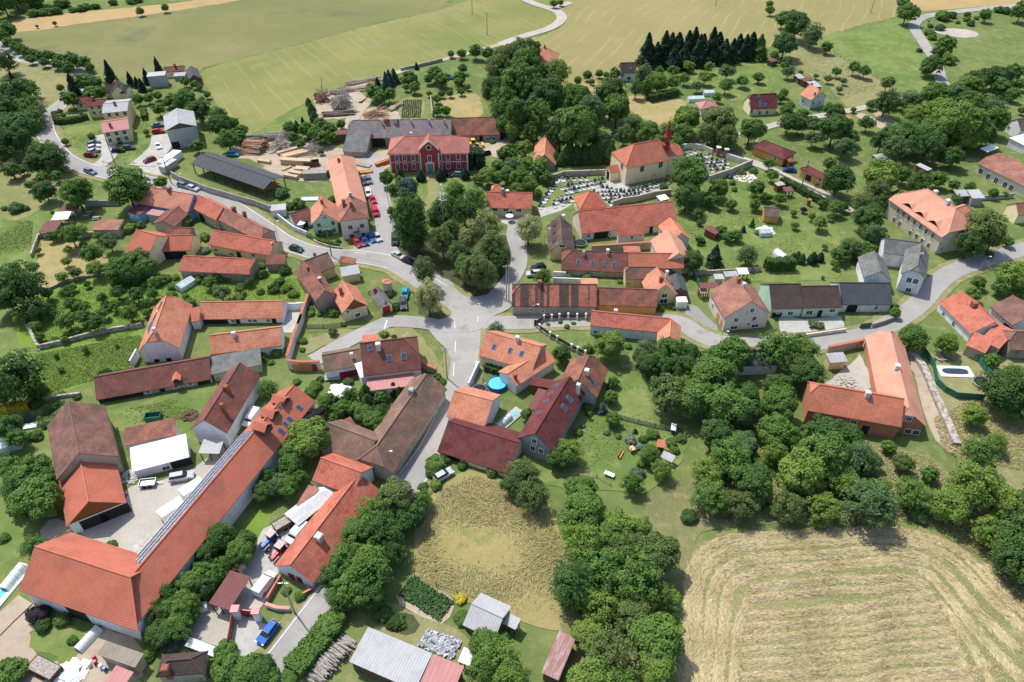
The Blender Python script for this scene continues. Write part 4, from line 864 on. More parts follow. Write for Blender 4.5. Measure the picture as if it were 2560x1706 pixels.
def manor_front():
    b = mb_; hw, n = b.hitwall(P(12, 1588, 1500)); sg = n.y; y0 = sg * (b.w - b.in_); cx = hw.x; H = b.he
    a = MB().prism([(cx - 3, 0), (cx + 3, 0), (cx + 3, 1), (cx - 3, 1)], 0, 1); a = MB()
    def pb(x0, x1, z0, z1, d): a.box((x0, min(y0, y0 + sg * d), z0), (x1, max(y0, y0 + sg * d), z1))
    for x in (cx - 3.1, cx + 2.7): pb(x, x + .4, 0, H + .2, .55)
    xe = b.L + b.hd[1] - b.in_
    for x in (-xe, xe - .5): pb(x, x + .5, 0, H - .2, .14)
    pb(-xe, xe, H * .52, H * .52 + .18, .1); pb(-xe, xe, H - .5, H - .3, .16)
    a.build('pilaster', 'cream', mo)
    v = [(cx - 3.1, y0 + sg * .5, .0), (cx + 3.1, y0 + sg * .5, .0), (cx + 3.1, y0 + sg * .5, H + 1.2), (cx + 1.9, y0 + sg * .5, H + 2.6), (cx, y0 + sg * .5, H + 4.2), (cx - 1.9, y0 + sg * .5, H + 2.6), (cx - 3.1, y0 + sg * .5, H + 1.2)]
    v2 = [(x, y - sg * 1.6, z) for x, y, z in v]
    link('avant_corps', v + v2, [tuple(range(7)), tuple(range(13, 6, -1))] + [(i, i + 7, (i + 1) % 7 + 7, (i + 1) % 7) for i in range(7)], 'w_redmanor', mo)
    t = MB(); top = v[2:]
    for i in range(4): t.tube((top[i][0], top[i][1] + sg * .1, top[i][2] + .12), (top[i + 1][0], top[i + 1][1] + sg * .1, top[i + 1][2] + .12), .24, n=6)
    t.build('cornice', 'cream', mo)
    c = MB(); c.tube((cx, y0 + sg * .45, H + 2.1), (cx, y0 + sg * .62, H + 2.1), .95, n=18).build('clock_ring', 'cream', mo); c = MB(); c.tube((cx, y0 + sg * .6, H + 2.1), (cx, y0 + sg * .68, H + 2.1), .68, n=18).build('round_window', 'glass', mo)
    link('gable_roof', [(cx - 3.3, y0 + sg * .4, H + 1.2), (cx, y0 + sg * .4, H + 4.35), (cx + 3.3, y0 + sg * .4, H + 1.2), (cx, y0 - sg * 6, H + 4.2), (cx - 3.3, y0 - sg * 2.2, H + 1.2), (cx + 3.3, y0 - sg * 2.2, H + 1.2)], [(0, 1, 3, 4), (1, 2, 5, 3)], 'tile_manor', mo, uvs=[[(0, 0), (0, 3), (6, 3), (2, 0)], [(0, 3), (0, 0), (2, 0), (6, 3)]])
    mkwin(mo, Vector((cx, y0 + sg * .5, H * .75)), n, 1.15, 2.0); d = mkdoor(mo, Vector((cx, y0 + sg * .5, 1)), n, 1.6, 2.9, 'teal', arch=True)
    s = MB()
    for z0, z1, x0, x1 in ((0, 3.1, -1.35, -.9), (0, 3.1, .9, 1.35), (3.1, 3.45, -1.6, 1.6), (3.45, 3.8, -1, 1)): s.box((cx + x0, min(y0 + sg * .5, y0 + sg * .8), z0), (cx + x1, max(y0 + sg * .5, y0 + sg * .8), z1))
    s.build('portal', 'cream', mo)
manor_front()
G('long_house', 'very long house under smooth orange roofing, cars parked along its side', 'house', 22, (768, -47, 859, 318), (950, 180), 4.6, 'tile_smooth', 'w_offwhite', .8, hip=(.9, 0), ch=[(757, 20)], short='long orange-roofed house')
dh, db, _ = G('deer_house', 'two-storey cream house with a painted stag on its front wall', 'house', 22, (858, 322, 869, 402), (1015, 440), (783, 592, 808, 752), 'tile_oldpink', 'w_offwhite', .8, hip=(0, .85), ws=(1.25, 1.3), win=[(860, 616), (967, 601), (873, 695), (980, 681)], frame='cream', ch=[(805, 425, .45), (868, 418, .4), (862, 335, .35, 'metal')], short='stag house')
def deer():
    hw, n = db.hitwall(P(22, 915, 650)); o = bpy.data.objects.new('x', None)
    V = [(-.85, .55), (-.9, .1), (-.78, .1), (-.7, .5), (-.55, .5), (-.55, 0), (-.43, 0), (-.42, .5), (.2, .52), (.25, .05), (.37, .05), (.38, .5), (.48, .5), (.55, 0), (.67, .02), (.62, .7), (.7, 1.0), (.72, 1.25), (.95, 1.22), (1.02, 1.32), (.85, 1.48), (.72, 1.52), (.7, 1.8), (.95, 2.0), (.9, 2.25), (.84, 2.05), (.64, 1.85), (.62, 2.2), (.56, 1.85), (.42, 2.0), (.36, 2.3), (.3, 2.05), (.58, 1.52), (.46, 1.3), (.35, 1.0), (-.5, .98), (-.8, .9)]
    m = link('stag_mural', [(x, -.03, z - 1) for x, z in V], [tuple(range(len(V)))], 'deerbrown', dh); m.location = hw; m.rotation_euler = (0, 0, math.atan2(n.y, n.x) + math.pi / 2); m.scale = (1.1, 1, 1.1)
deer()
G('family_house', 'mint green house with a steep orange-brown half-hipped roof, left of the stag house', 'house', 22, (600, 328, 606, 462), (745, 480), (518, 588, 540, 690), 'tile_palepink', 'w_mint', .95, hip=(0, .25), ws=(1.1, 1.2), win=[(573, 594), (702, 576), (583, 656), (713, 640), (628, 525, .9, .6)], frame='cream', ch=[(603, 398)], short='mint house')
G('outbuilding', 'white outbuilding with maroon roof and a parasol terrace', 'outbuilding', 22, (308, 490, 484, 442), (430, 565), (360, 578, 350, 640), 'tile_maroonold', 'w_white', .6, door=[(448, 580, 1.6, 2)], win=[(410, 582)])
S('garden_shed', 'white-walled shed with tiled corrugated roof by the roadside wall', 'shed', 22, (140, 410), (275, 398), (310, 450), 2.6, 2.4, 'metal_lightgrey', 'w_white')
G('lumber_hall', 'open-sided timber storage hall with a big black bitumen roof', 'hall', 'f', (502, 385, 684, 447), (558, 438), 3.6, 'bitumen', 'w_oldwood', .32, open_=True, short='black lumber hall')
S('shed', 'dark brown shed with rooftop tank at the left end of the sawmill barn', 'shed', 'c', (1350, 872), (1500, 868), (1495, 930), 3.4, 3, 'metal_maroon', 'w_oldwood')
# --- row along the main road, left
G('blue_house', 'long house with pale pink tiled roof and bright blue walls', 'house', 21, (1255, 228, 1765, 316), (1450, 430), 3.4, 'tile_palepink', 'w_blue', .8, ch=[(1545, 290, .45, 'chimney_brick')], short='blue house')
S('annexe', 'blue annexe with flat maroon roof and a row of four small windows', 'annexe', 21, (1262, 402), (1375, 432), (1260, 503), 3, 3, 'metal_maroon', 'w_blue', win=[(1200, 512, .7, .7), (1218, 516, .7, .7), (1236, 520, .7, .7), (1256, 524, .7, .7)])
S('annexe', 'flat pink-roofed annexe behind the blue house', 'annexe', 21, (1385, 447), (1510, 467), (1480, 518), 2.8, 2.8, 'metal_pink', 'w_grey')
G('outbuilding', 'gabled outbuilding with faded maroon roof beside the blue house', 'outbuilding', 21, (1632, 420, 1478, 560), (1700, 510), 3, 'tile_maroonold', 'w_old', .35)
G('farm_barn', 'barn with bright red tiles and an arched dark gateway on the main road', 'barn', 21, (1800, 316, 2035, 436), (1870, 502), 3.6, 'tile_red', 'w_old', .8, door=[(1840, 520, 2.6, 2.6, 'dark', 1)])
G('farmhouse', 'farmhouse with weathered brown-pink tiles along the main road', 'house', 21, (2037, 438, 2395, 618), (2120, 615), 3.6, 'tile_oldpink', 'w_old', .8, hip=(0, .5), ch=[(2140, 478, .45), (2237, 525)], short='roadside farmhouse')
S('shed', 'open shed with a maroon roof, lowest of three in a row by the pasture', 'shed', 21, (420, 556), (570, 554), (520, 655), 2.8, 2.4, 'metal_maroon', None)
S('shed', 'open shed with a shiny white roof between two maroon-roofed ones', 'shed', 21, (505, 476), (655, 466), (600, 541), 2.9, 2.6, 'metal_white', None)
S('shed', 'open shed with a maroon roof, uppermost of three in a row by the pasture', 'shed', 21, (580, 406), (740, 402), (690, 466), 3, 2.8, 'metal_maroon', None)
S('outbuilding', 'low outbuilding with faded pink roof beside the picnic tables', 'outbuilding', 21, (890, 547), (1130, 543), (1115, 636), 3, 2.6, 'tile_oldpink', 'w_old')
G('family_house', 'L-shaped house with large bright red roof and shaded carport', 'house', 21, (1240, 634, 1438, 690), (1130, 880), 3, 'tile_redfine', 'w_cream', .7, wings=[dict(ridge=(1300, 692, 1755, 685), eave=(1560, 828), H=3, door=[(1520, 860, 7, 2.4), (1650, 855, 3, 2.4)])], short='red L-shaped house')  # dark door panels paint the shade under the open carport front
G('barn', 'small barn with speckled brown tiles behind the red L-shaped house', 'barn', 21, (1515, 617, 1745, 619), (1630, 684), 3.4, 'tile_oldred', 'w_stone', .7)
G('farmhouse', 'yellow farmhouse under a bright red roof with a white right gable', 'house', 21, (1942, 640, 2505, 738), (2220, 832), (1910, 785, 1932, 868), 'tile_red', 'w_yellow', .75, ws=(1.2, 1), win=[(1970, 822), (2113, 868), (2310, 868), (2480, 770, .8, .9)], door=[(2180, 870, 1.3, 2)], short='yellow farmhouse')
G('barn', 'long stone barn with bright red roof above the garden trees', 'barn', 21, (1690, 874, 2225, 900), (1930, 1028), 3, 'tile_red', 'w_stone', .7, hip=(.3, .6), short='red-roofed stone barn')
so_, sb_, sr_ = G('barn', 'tall white-gabled barn with orange roof and solar panels on its left slope', 'barn', 31, (1515, -214, 1407, 92), (1645, 232), (1645, 235, 1672, 345), 'tile_orange', 'w_white', .95, hip=(.35, .42), ch=[(1415, 112, .32, 'chimney_white')], door=[(1362, 216, 1.1, .9), (1473, 203, 1.1, .9)], short='solar barn')
def panel_rect(b, ro, t, q1, q2, q3, q4, name='solar_panel', mat='solar'):
    pts = [b.hitroof(P(t, *q)) for q in (q1, q2, q3, q4)]; pts = [(p.x, p.y, b.zr(p.x, p.y) + .08) for p in pts]
    for i, (u0, u1) in enumerate([(k / 4, (k + 1) / 4 - .015) for k in range(4)]):
        A, B, C_, D = map(Vector, pts); e = [A.lerp(B, u0), A.lerp(B, u1), D.lerp(C_, u1), D.lerp(C_, u0)]
        v = [tuple(p) for p in e] + [(p.x, p.y, p.z - .06) for p in e]; f = [(0, 1, 2, 3), (7, 6, 5, 4)] + [(k, k + 4, (k + 1) % 4 + 4, (k + 1) % 4) for k in range(4)]
        o = link(name, v, f, mat, ro)
        g = MB()
        for k in range(1, 3): p_, q_ = e[0].lerp(e[3], k / 3), e[1].lerp(e[2], k / 3); g.tube(p_ + Vector((0, 0, .02)), q_ + Vector((0, 0, .02)), .035, n=4)
        g.build('panel_frame', 'metal', ro)
panel_rect(sb_, sr_, 31, (1470, -168), (1485, -160), (1345, 70), (1322, 78))
G('farmhouse', 'long white farmhouse with orange roof and a shaded porch', 'house', 21, (1826, 1296, 2584, 1284), (2200, 1449), (2580, 1440, 2585, 1492), 'tile_orange', 'w_white', .75, ws=(1, .8), win=[(2127, 1471), (2282, 1474), (2325, 1468), (2446, 1463)], door=[(1975, 1500, 6, 2.2), (2172, 1480, 1.1, 2), (2500, 1470, 1.1, 2)], short='white porch farmhouse')  # widest door panel is the painted shade of the porch recess, not a door
S('annexe', 'small tiled link building between solar barn and white porch farmhouse', 'annexe', 21, (1742, 1347), (1826, 1342), (1830, 1470), 4.2, 2.6, 'tile_red', 'w_white')
G('barn', 'low white barn with orange roof across the lawn from the porch farmhouse', 'barn', 31, (1906, 142, 2556, 62), (2230, 278), 2.7, 'tile_orange', 'w_white', .7, ch=[(2138, 150, .35, 'chimney_white')])
S('shed', 'low shed with a wide grey fibre-cement roof below the orange barn', 'shed', 31, (1918, 337), (2370, 250), (2385, 408), 3.2, 2.5, 'tile_greyfib', 'w_old')
ob, obb, obr = G('barn', 'long stone barn with brown-red tiles, small dormer and open bay', 'barn', 31, (855, 521, 1905, 337), (1440, 628), (1932, 558, 1945, 603), 'tile_maroonold', 'w_old', .7, win=[(1358, 672, .9, .8), (1615, 626, .9, .8), (1740, 602, .8, .8)], door=[(1110, 715, 9, 2.6), (1492, 665, 1.1, 2.2), (1868, 590, 2.6, 2.2)], short='long stone barn')  # widest door panel is a black sheet painted as shade in the open bay
dormer(obb, obr, 31, 1622, 585, 1.5, 1.1, 'tile_red', 'w_oldwood')
G('barn', 'very big barn with weathered brown tiles, far left of the farm', 'barn', 31, (620, 737, 722, 1218), (1062, 1170), 4.6, 'tile_brown', 'w_old', .78, hip=(0, 0), short='big brown barn')
G('barn', 'red-tiled barn end with boarded gable over three open bays', 'barn', 31, (724, 1245, 806, 1657), (1125, 1560), (1141, 1655, 1177, 1737), 'tile_redfine', 'w_white', .78, gablemat='w_wood', door=[(900, 1860, 5, 3), (1060, 1770, 5, 3)], short='open-gabled red barn')  # door panels here are painted shade filling the open bays
G('farmhouse', 'white gabled house with steep brown tile roof and two brick chimneys', 'house', 31, (2188, 387, 1857, 912), (2180, 840), (2050, 1022, 2070, 1145), 'tile_maroonold', 'w_white', .85, ch=[(2068, 640, .42), (2042, 830, .3)], win=[(1865, 992, .2, .2)], short='white gabled house')
S('garage_house', 'house wing with old red tiles rising behind a white flat roof', 'house', 31, (1130, 985), (1600, 887), (1665, 1035), 4.8, 4.1, 'tile_oldred', 'w_white')
S('garage_house', 'white-walled garage under a dazzling white flat roof', 'garage', 31, (1182, 1166), (1695, 1036), (1727, 1250), 3.9, (1205, 1398, 1285, 1468), 'metal_white', 'w_white', win=[(1515, 1350, 1.4, .9)], door=[(1660, 1315, 3.8, 2.3)], short='white flat-roofed garage')  # door panel is the garage opening, its dark inside painted as flat shade
S('canopy', 'garden canopy with half grey half cream roof by the white gable', 'canopy', 31, (1855, 1088), (2043, 1092), (2000, 1220), 2.8, 2.4, 'metal_lightgrey', None)
# --- the great red farm
rb, rbb, rbr = G('great_barn', 'huge L-shaped barn with red tiles and a long strip of solar panels', 'barn', 'f', (330, 1439, 735, 963), (789, 1003), 4.6, 'tile_redfine', 'w_white', .72, mit=(0, (346, 1577)), ch=[(709, 1014, .3)], sky=[(748, 1020, .8, 1.3), (725, 1050, .8, 1.3), (713, 1061, .7, 1.0), (703, 1080, .8, 1.3), (699.5, 1020, .5, .6)], short='great red barn',
    wings=[dict(ridge=(87, 1366, 326, 1443.5), eave=(196, 1528), H=4.6, mit=(1, (346, 1577)), door=[(192, 1532, 4, 3.6)])])
for dx, dy in ((182, 745), (80, 865), (8, 985)): dormer(rbb, rbr, 32, dx, dy, 2.2, 1.1, 'tile_redfine', 'w_oldwood')
def solar_strip():
    b = rbb; sg = 1 if b.hitroof(P(31, 2150, 1180)).y > 0 else -1; xs = [b.hitroof(P(31, 2280, 1010)).x, b.hitroof(P(41, 1120, 650)).x]; x0, x1 = min(xs), max(xs); n = 22
    for i in range(n):
        a0 = x0 + (x1 - x0) * i / n; a1 = x0 + (x1 - x0) * (i + 1) / n - .06; v = []
        for x, y in ((a0, .5), (a1, .5), (a1, b.w * .93), (a0, b.w * .93)): v.append((x, sg * y, b.hr - b.p * y + .08))
        v += [(x, y, z - .06) for x, y, z in v]; o = link('solar_panel', v, [(0, 1, 2, 3), (7, 6, 5, 4)] + [(k, k + 4, (k + 1) % 4 + 4, (k + 1) % 4) for k in range(4)], 'solar', rbr)
        g = MB()
        for yy in np.linspace(.5, b.w * .93, 4): g.tube((a0, sg * yy, b.hr - b.p * yy + .1), (a1, sg * yy, b.hr - b.p * yy + .1), .022, n=4)
        g.tube((a0, sg * .5, b.hr - b.p * .5 + .1), (a0, sg * b.w * .93, b.hr - b.p * b.w * .93 + .1), .022, n=4); g.build('panel_frame', 'metal', o)
solar_strip()
# --- centre
S('shed', 'low shed with brown-red tiles left of the old barn', 'shed', 22, (98, 862), (276, 857), (303, 950), 3.6, 2.4, 'tile_maroonold', 'w_stone')
G('farmhouse', 'brown-roofed house with antenna wing at the road bend', 'house', 22, (432, 922, 655, 842), (655, 1000), 3.2, 'tile_mossy', 'w_yellow', .75, ch=[(535, 870, .3)], short='brown bend house')
G('barn', 'long old barn with mottled red tiles and a rough stone gable', 'barn', 22, (430, 925, 626, 1190), (440, 1150), 4, 'tile_oldred', 'w_stone', .85, ch=[(478, 1010, .25), (585, 1110, .35, 'metal')], short='old stone-gabled barn')
G('family_house', 'pale yellow house with orange roof, wooden gable and small terrace', 'house', 22, (785, 1100, 891, 1272), (728, 1300), (782, 1392, 815, 1478), 'tile_orange', 'w_paleyellow', .95, gablemat='w_wood', win=[(838, 1381, .9, .9), (928, 1413, 1.3, 1)], ch=[(778, 1225, .35, 'chimney_brick')], short='yellow wood-gabled house')
G('fire_station', 'tiny cream fire station with grey roof, white ridge and dark red door', 'fire station', 22, (1082, 1148, 1181, 1282), (1075, 1280), (1124, 1342, 1145, 1410), 'tile_greyfib', 'w_cream', 1.0, door=[(1190, 1375, 1.9, 2.3, 'redpaint')], win=[(1183, 1308, .8, 1)], ch=[(1085, 1205, .3)], short='little fire station')
S('shed', 'yellow shed under patched grey corrugated roofing by the bend', 'shed', 22, (762, 982), (928, 952), (974, 1030), 3, 2.6, 'metal_grey', 'w_yellow')
S('shed', 'small shed with orange-brown tiles beside the grey corrugated one', 'shed', 22, (777, 873), (918, 900), (902, 957), 3.4, 2.8, 'tile_oldred', 'w_yellow')
G('transformer_house', 'small square transformer house with pinkish pyramid roof', 'transformer house', 22, (1185, 1098, 1200, 1098), (1195, 1130), 3.2, 'tile_palepink', 'w_offwhite', .4, hip=(1, 1))
G('family_house', 'tall house with dark maroon tiles, three roof windows and pink terrace', 'house', 32, (945, 213, 1345, 166), (1190, 488), (1437, 466, 1345, 600), 'tile_maroonold', 'w_offwhite', .85, hip=(0, .55), ch=[(1118, 262, .45, 'chimney_white')], sky=[(1040, 262), (1218, 355, 1, 1.4), (1348, 335, 1, 1.4)], short='maroon terrace house',
    wings=[dict(ridge=(598, 323, 945, 262), eave=(790, 445), H=3, pitch=.6, roof='tile_mossy', wall='w_white', ch=[(878, 350, .25, 'chimney_white')], door=[(840, 470, 4, 1.6, 'redpaint')])])
S('terrace', 'pale pink tiled roof terrace on the maroon house', 'terrace', 32, (1008, 512), (1432, 462), (1345, 610), 3.2, 3.2, 'metal_pink', 'w_offwhite')
S('lean_to', 'pale metal lean-to roof at the left of the maroon house', 'lean-to', 32, (897, 400), (962, 380), (982, 520), 4, 3.2, 'metal_white', 'w_white')
S('shed', 'small maroon-tiled lean-to behind the maroon terrace house', 'shed', 32, (970, 141), (1108, 126), (1112, 190), 2.8, 3.4, 'tile_red', 'w_white')
G('old_farmhouse', 'long old farmhouse with mossy mottled tiles beside the main road', 'farmhouse', 32, (1548, 502, 1100, 1148), (1600, 855), (1722, 645, 1728, 735), 'tile_mossy', 'w_old', .8, hip=(.2, .6), ch=[(1420, 668, .5, 'w_grey')], short='mossy old farmhouse',
    wings=[dict(ridge=(650, 935, 1092, 1102), eave=(800, 1245), H=3.6, pitch=.75, hip=(.0, 0), wall='w_pink')])
S('shed', 'collapsing shed with grey-brown roofing in the overgrown yard', 'shed', 32, (765, 925), (860, 880), (930, 960), 3, 2.6, 'tile_maroonold', 'w_old')
rl, rlb, rlr = G('farmhouse', 'L-shaped white farmhouse with bright orange-red tiles and white chimney', 'farmhouse', 'f', (899, 1184, 725, 1413), (782, 1461), (782, 1461, 790, 1477), 'tile_red', 'w_white', .72, ch=[(799, 1349, .55, 'chimney_white')], win=[(736, 1455), (755, 1466), (727, 1440, .7, .7)], short='white tractor-yard farmhouse', frame='redpaint',
    wings=[dict(ridge=(802, 1144, 905, 1181), eave=(830, 1220), H=3.4, pitch=.7)])
S('shed', 'low shed with faded pink tiles in the tractor yard', 'shed', 42, (408, 38), (490, 62), (365, 212), 3.2, 2.8, 'tile_oldpink', 'w_white')
S('shed', 'open wooden shed with a maroon corrugated roof, table and chairs inside', 'shed', 41, (1785, 700), (1942, 750), (1770, 1008), 2.9, 2.7, 'metal_maroon', None, short='maroon corrugated shed')
S('shed', 'small shed with faded pink-brown roof behind the maroon corrugated shed', 'shed', 41, (1800, 580), (1900, 610), (1895, 720), 2.8, 2.6, 'metal_maroon', 'w_old')
G('family_house', 'L-shaped cream house with orange roof, curved white gable and round pool', 'house', 'f', (1217, 829, 1352, 866), (1245, 903), (1200, 897, 1205, 925), 'tile_orange', 'w_paleyellow', .7, sky=[(1235, 869), (1275, 878), (1304, 885)], ch=[(1294, 852, .4, 'chimney_white')], win=[(1229, 914, 1.1, 1.4)], short='orange pool house',
    wings=[dict(ridge=(1366, 873, 1268, 935), eave=(1340, 935), H=3, pitch=.5, wall='w_white', ch=[(1288, 948, .3)])])
S('lean_to', 'white metal lean-to at the right corner of the orange pool house', 'lean-to', 33, (322, 302), (380, 375), (318, 470), 3, 2.6, 'metal_white', 'w_wood')
G('annexe', 'orange-roofed white annexe at the kerb below the round pool', 'annexe', 32, (1808, 646, 2160, 735), (1900, 922), 3.4, 'tile_orange', 'w_white', .6, short='kerbside orange annexe')
G('barn', 'wide barn with dark maroon roof beside the main road', 'barn', 32, (1752, 922, 2395, 1120), (1930, 1290), (1645, 1188, 1652, 1240), 'tile_maroon', 'w_cream', .62, door=[(1800, 1290, 3, 2.2)], short='maroon roadside barn')
G('family_house', 'long house with maroon metal roof, skylights on both slopes and grey gable', 'house', 33, (527, 512, 209, 1037), (515, 945), (85, 1092, 105, 1212), 'tile_maroon', 'w_grey', .85, ch=[(600, 672, .35, 'chimney_white')], sky=[(525, 727, .9, 1.6), (478, 806, .9, 1.6), (400, 601), (353, 669), (308, 743), (242, 848)], win=[(203, 1105), (190, 1170), (265, 1195)], short='long maroon house')
S('patio_roof', 'flat brown patio roof at the left of the long maroon house', 'patio roof', 33, (240, 622), (332, 648), (215, 822), 3.2, 3.1, 'metal_maroon', None)
S('shed', 'small maroon-roofed link shed above the brown patio roof', 'shed', 33, (182, 515), (400, 555), (320, 620), 3.4, 3, 'tile_maroon', 'w_wood')
G('farmhouse', 'house with weathered orange-brown tiles and tall white chimney, behind the long maroon house', 'house', 33, (702, 326, 602, 546), (815, 610), 3.8, 'tile_oldred', 'w_grey', .85, hip=(.25, 0), ch=[(680, 495, .42, 'chimney_white')], sky=[(735, 575, .9, 1.5)], short='weathered tile house')
# --- church, rectory, long red barn
cho, chb, chr_ = G('church', 'cream village church with red hipped roof and slim dark red spire', 'church', 'f', (1585.4, 360.3, 1647.4, 348.6), (1628, 409.5), (1576.5, 420.5, 1571.6, 465), 'tile_church', 'w_cream', .85, hip=(.9, .2), ws=(1.5, 1.8), win=[(1605, 423), (1651, 412.5), (1555, 416)], short='church', frame='cream',
    wings=[dict(ridge=(1648, 358, 1684, 357), eave=(1697, 389), H=7.0, pitch=.8, hip=(0, .8), win=[(1686, 402)])])
def church_extra():
    b = chb; p = un(P('b', 1243, 372), b.hr - 1.5); q = b.loc(p); x, y, z = q.x, q.y, b.hr - 2.6
    a = MB().lathe([(1.0, z - 1.2), (1.0, z + 2.2)], 8, (x, y, 0)).lathe([(1.35, z + 1.5), (1.2, z + 1.9), (.5, z + 2.2)], 8, (x, y, 0))
    for i in range(8):
        t = math.pi / 4 * i + .39; a.tube((x + .7 * math.cos(t), y + .7 * math.sin(t), z + 2.2), (x + .7 * math.cos(t), y + .7 * math.sin(t), z + 4.2), .1, n=6)
    a.lathe([(.9, z + 4.2), (1.35, z + 4.3), (1.05, z + 4.8), (.8, z + 5.4), (.45, z + 7.2), (.2, z + 9), (.05, z + 9.8)], 8, (x, y, 0))
    a.build('spire', 'steeple', cho); c = MB().tube((x, y, z + 9.7), (x, y, z + 11), .06).box((x - .35, y - .05, z + 10.4), (x + .35, y + .05, z + 10.55)); c.lathe([(.05, z + 9.7), (.22, z + 9.85), (.05, z + 10.05)], 8, (x, y, 0)); c.build('cross', 'metal', cho)
    h, n = b.hitwall(P('b', 700, 730)); sx = n.x; x0 = h.x; yy = h.y; w_ = 1.7; hh = 3.2; d = 3.2
    v = [(x0, yy - w_, -.3), (x0 + sx * d, yy - w_, -.3), (x0 + sx * d, yy + w_, -.3), (x0, yy + w_, -.3), (x0, yy - w_, hh), (x0 + sx * d, yy - w_, hh), (x0 + sx * d, yy + w_, hh), (x0, yy + w_, hh), (x0 + sx * d, yy, hh + 1.4), (x0, yy, hh + 1.4)]
    link('porch', v, [(0, 1, 5, 4), (2, 3, 7, 6), (1, 2, 6, 8, 5), (3, 0, 4, 9, 7)], 'w_cream', cho)
    vv, ff, uu = [], [], []
    for s in (-1, 1): slab(vv, ff, uu, [(x0, yy, hh + 1.5), (x0 + sx * (d + .2), yy, hh + 1.5), (x0 + sx * (d + .2), yy + s * (w_ + .25), hh - .02), (x0, yy + s * (w_ + .25), hh - .02)], .12, [(0, 0), (d, 0), (d, 2), (0, 2)])
    link('porch_roof', vv, ff, 'tile_church', cho, uvs=uu); o = mkdoor(cho, Vector((x0 + sx * d, yy, 1)), Vector((sx, 0, 0)), 1.6, 3.0, 'dark', arch=True, name='porch_arch')
church_extra()
G('mortuary', 'square cream cemetery building with a red pyramid roof', 'cemetery building', 23, (711, 284, 721, 283), (775, 438), (560, 365, 575, 458), 'tile_church', 'w_cream', .9, hip=(1, 1), door=[(620, 440, 1.3, 2.2)], win=[(583, 432, .7, .9)], short='cemetery building')
G('rectory', 'yellow house with red tiled roof and flat terrace behind the lindens', 'house', 'a', (840, 568, 1650, 588), (1150, 863), (1590, 870, 1585, 1040), 'tile_red', 'w_paleyellow', .75, ws=(1.6, 1), win=[(980, 885), (1178, 890), (1403, 902)], door=[(1213, 1035, 1, 1.9), (1260, 1042, 1, 1.9)], ch=[(1115, 580, .4, 'metal'), (1200, 575, .4, 'chimney_white')], short='yellow rectory')
G('tower_annexe', 'square annexe with orange pyramid roof behind the yellow house', 'annexe', 'a', (995, 440, 1008, 440), (1000, 560), 5.5, 'tile_orange', 'w_paleyellow', 1.0, hip=(1, 1))
lb, lbb, lbr = G('barn', 'very long barn with vivid red tiles, cream left gable and arched gate', 'barn', 23, (600, 466, 1470, 376), (1060, 628), (640, 675, 640, 745), 'tile_red', 'w_offwhite', .8, door=[(815, 715, 4.6, 3.4, 'dark', 1), (1265, 655, 1, 2)], win=[(698, 692, .9, .9), (890, 680, .8, .8)], short='vivid red barn')
S('annexe', 'lower red-tiled front bay of the vivid red barn', 'annexe', 23, (955, 630), (1206, 604), (1217, 672), 4.6, 3.2, 'tile_red', 'w_offwhite', win=[(1092, 708, .8, 1.2), (1172, 690, .9, .5)])
bh, bhb, bhr = G('family_house', 'brown-roofed yellow house with three dormers and tall white chimney', 'house', 23, (437, 503, 460, 748), (327, 740), (357, 818, 362, 888), 'tile_browngrey', 'w_yellow', .95, win=[(458, 785, 1.5, .8)], ch=[(470, 520, .35, 'chimney_white')], short='brown dormer house')
for y in (610, 675, 745): dormer(bhb, bhr, 23, 362, y, 1.9, 1.3, 'tile_browngrey', 'w_offwhite')
G('barn', 'barn with pale orange hipped roof at the right of the red courtyard', 'barn', 23, (1416, 634, 1523, 850), (1282, 780), 3.6, 'tile_smooth', 'w_offwhite', .75, short='pale orange barn')
G('shed', 'small steep orange-tiled roof behind the pale orange barn', 'shed', 23, (1436, 525, 1545, 668), (1362, 645), 3.2, 'tile_orange', 'w_offwhite', .75)
G('farmhouse', 'long low house with red-brown tiles, four skylights and a hipped left end', 'house', 23, (548, 823, 1056, 846), (740, 1015), (487, 1003, 491, 1058), 'tile_maroonold', 'w_old', .75, hip=(.6, 0), sky=[(607, 938, .9, 1.3), (735, 950, .9, 1.3), (843, 952, .7, 1), (930, 957, .9, 1.3)], ch=[(653, 872, .3, 'metal'), (872, 852, .35, 'chimney_white')], win=[(662, 1036, .6, .6), (740, 1040, .6, .6), (817, 1043, .7, .8)], short='four-skylight house')
G('barn', 'long barn with plain new red tiles continuing the four-skylight house', 'barn', 23, (1058, 850, 1560, 852), (1300, 990), 3.4, 'tile_church', 'w_old', .75)
S('shed', 'small red tiled roof in the courtyard wall', 'shed', 23, (1012, 786), (1165, 786), (1170, 840), 3, 2.6, 'tile_red', 'w_old')
G('shed', 'old yellow shed with blackened brown tiles', 'shed', 23, (1068, 976, 1312, 977), (1110, 1086), 3.2, 'tile_brown', 'w_yellow', .75, hip=(.4, 0), win=[(1058, 1130, .8, .6)])
G('family_house', 'yellow house with pinkish patched gable roof and two big front windows', 'house', 23, (1318, 978, 1398, 1140), (1232, 1225), (1284, 1258, 1290, 1332), 'tile_palepink', 'w_yellow', .9, win=[(1390, 1237, 1.4, 1.2), (1380, 1297, 2, 1.3)], ch=[(1358, 1105, .45), (1405, 1080, .3, 'chimney_white')], short='yellow gabled house')
G('garage', 'dark grey gabled garage with maroon door beside the white van body', 'garage', 23, (1495, 1032, 1537, 1168), (1588, 1150), 2.8, 'bitumen', 'w_oldwood', .6, door=[(1520, 1235, 2, 2, 'redpaint')])
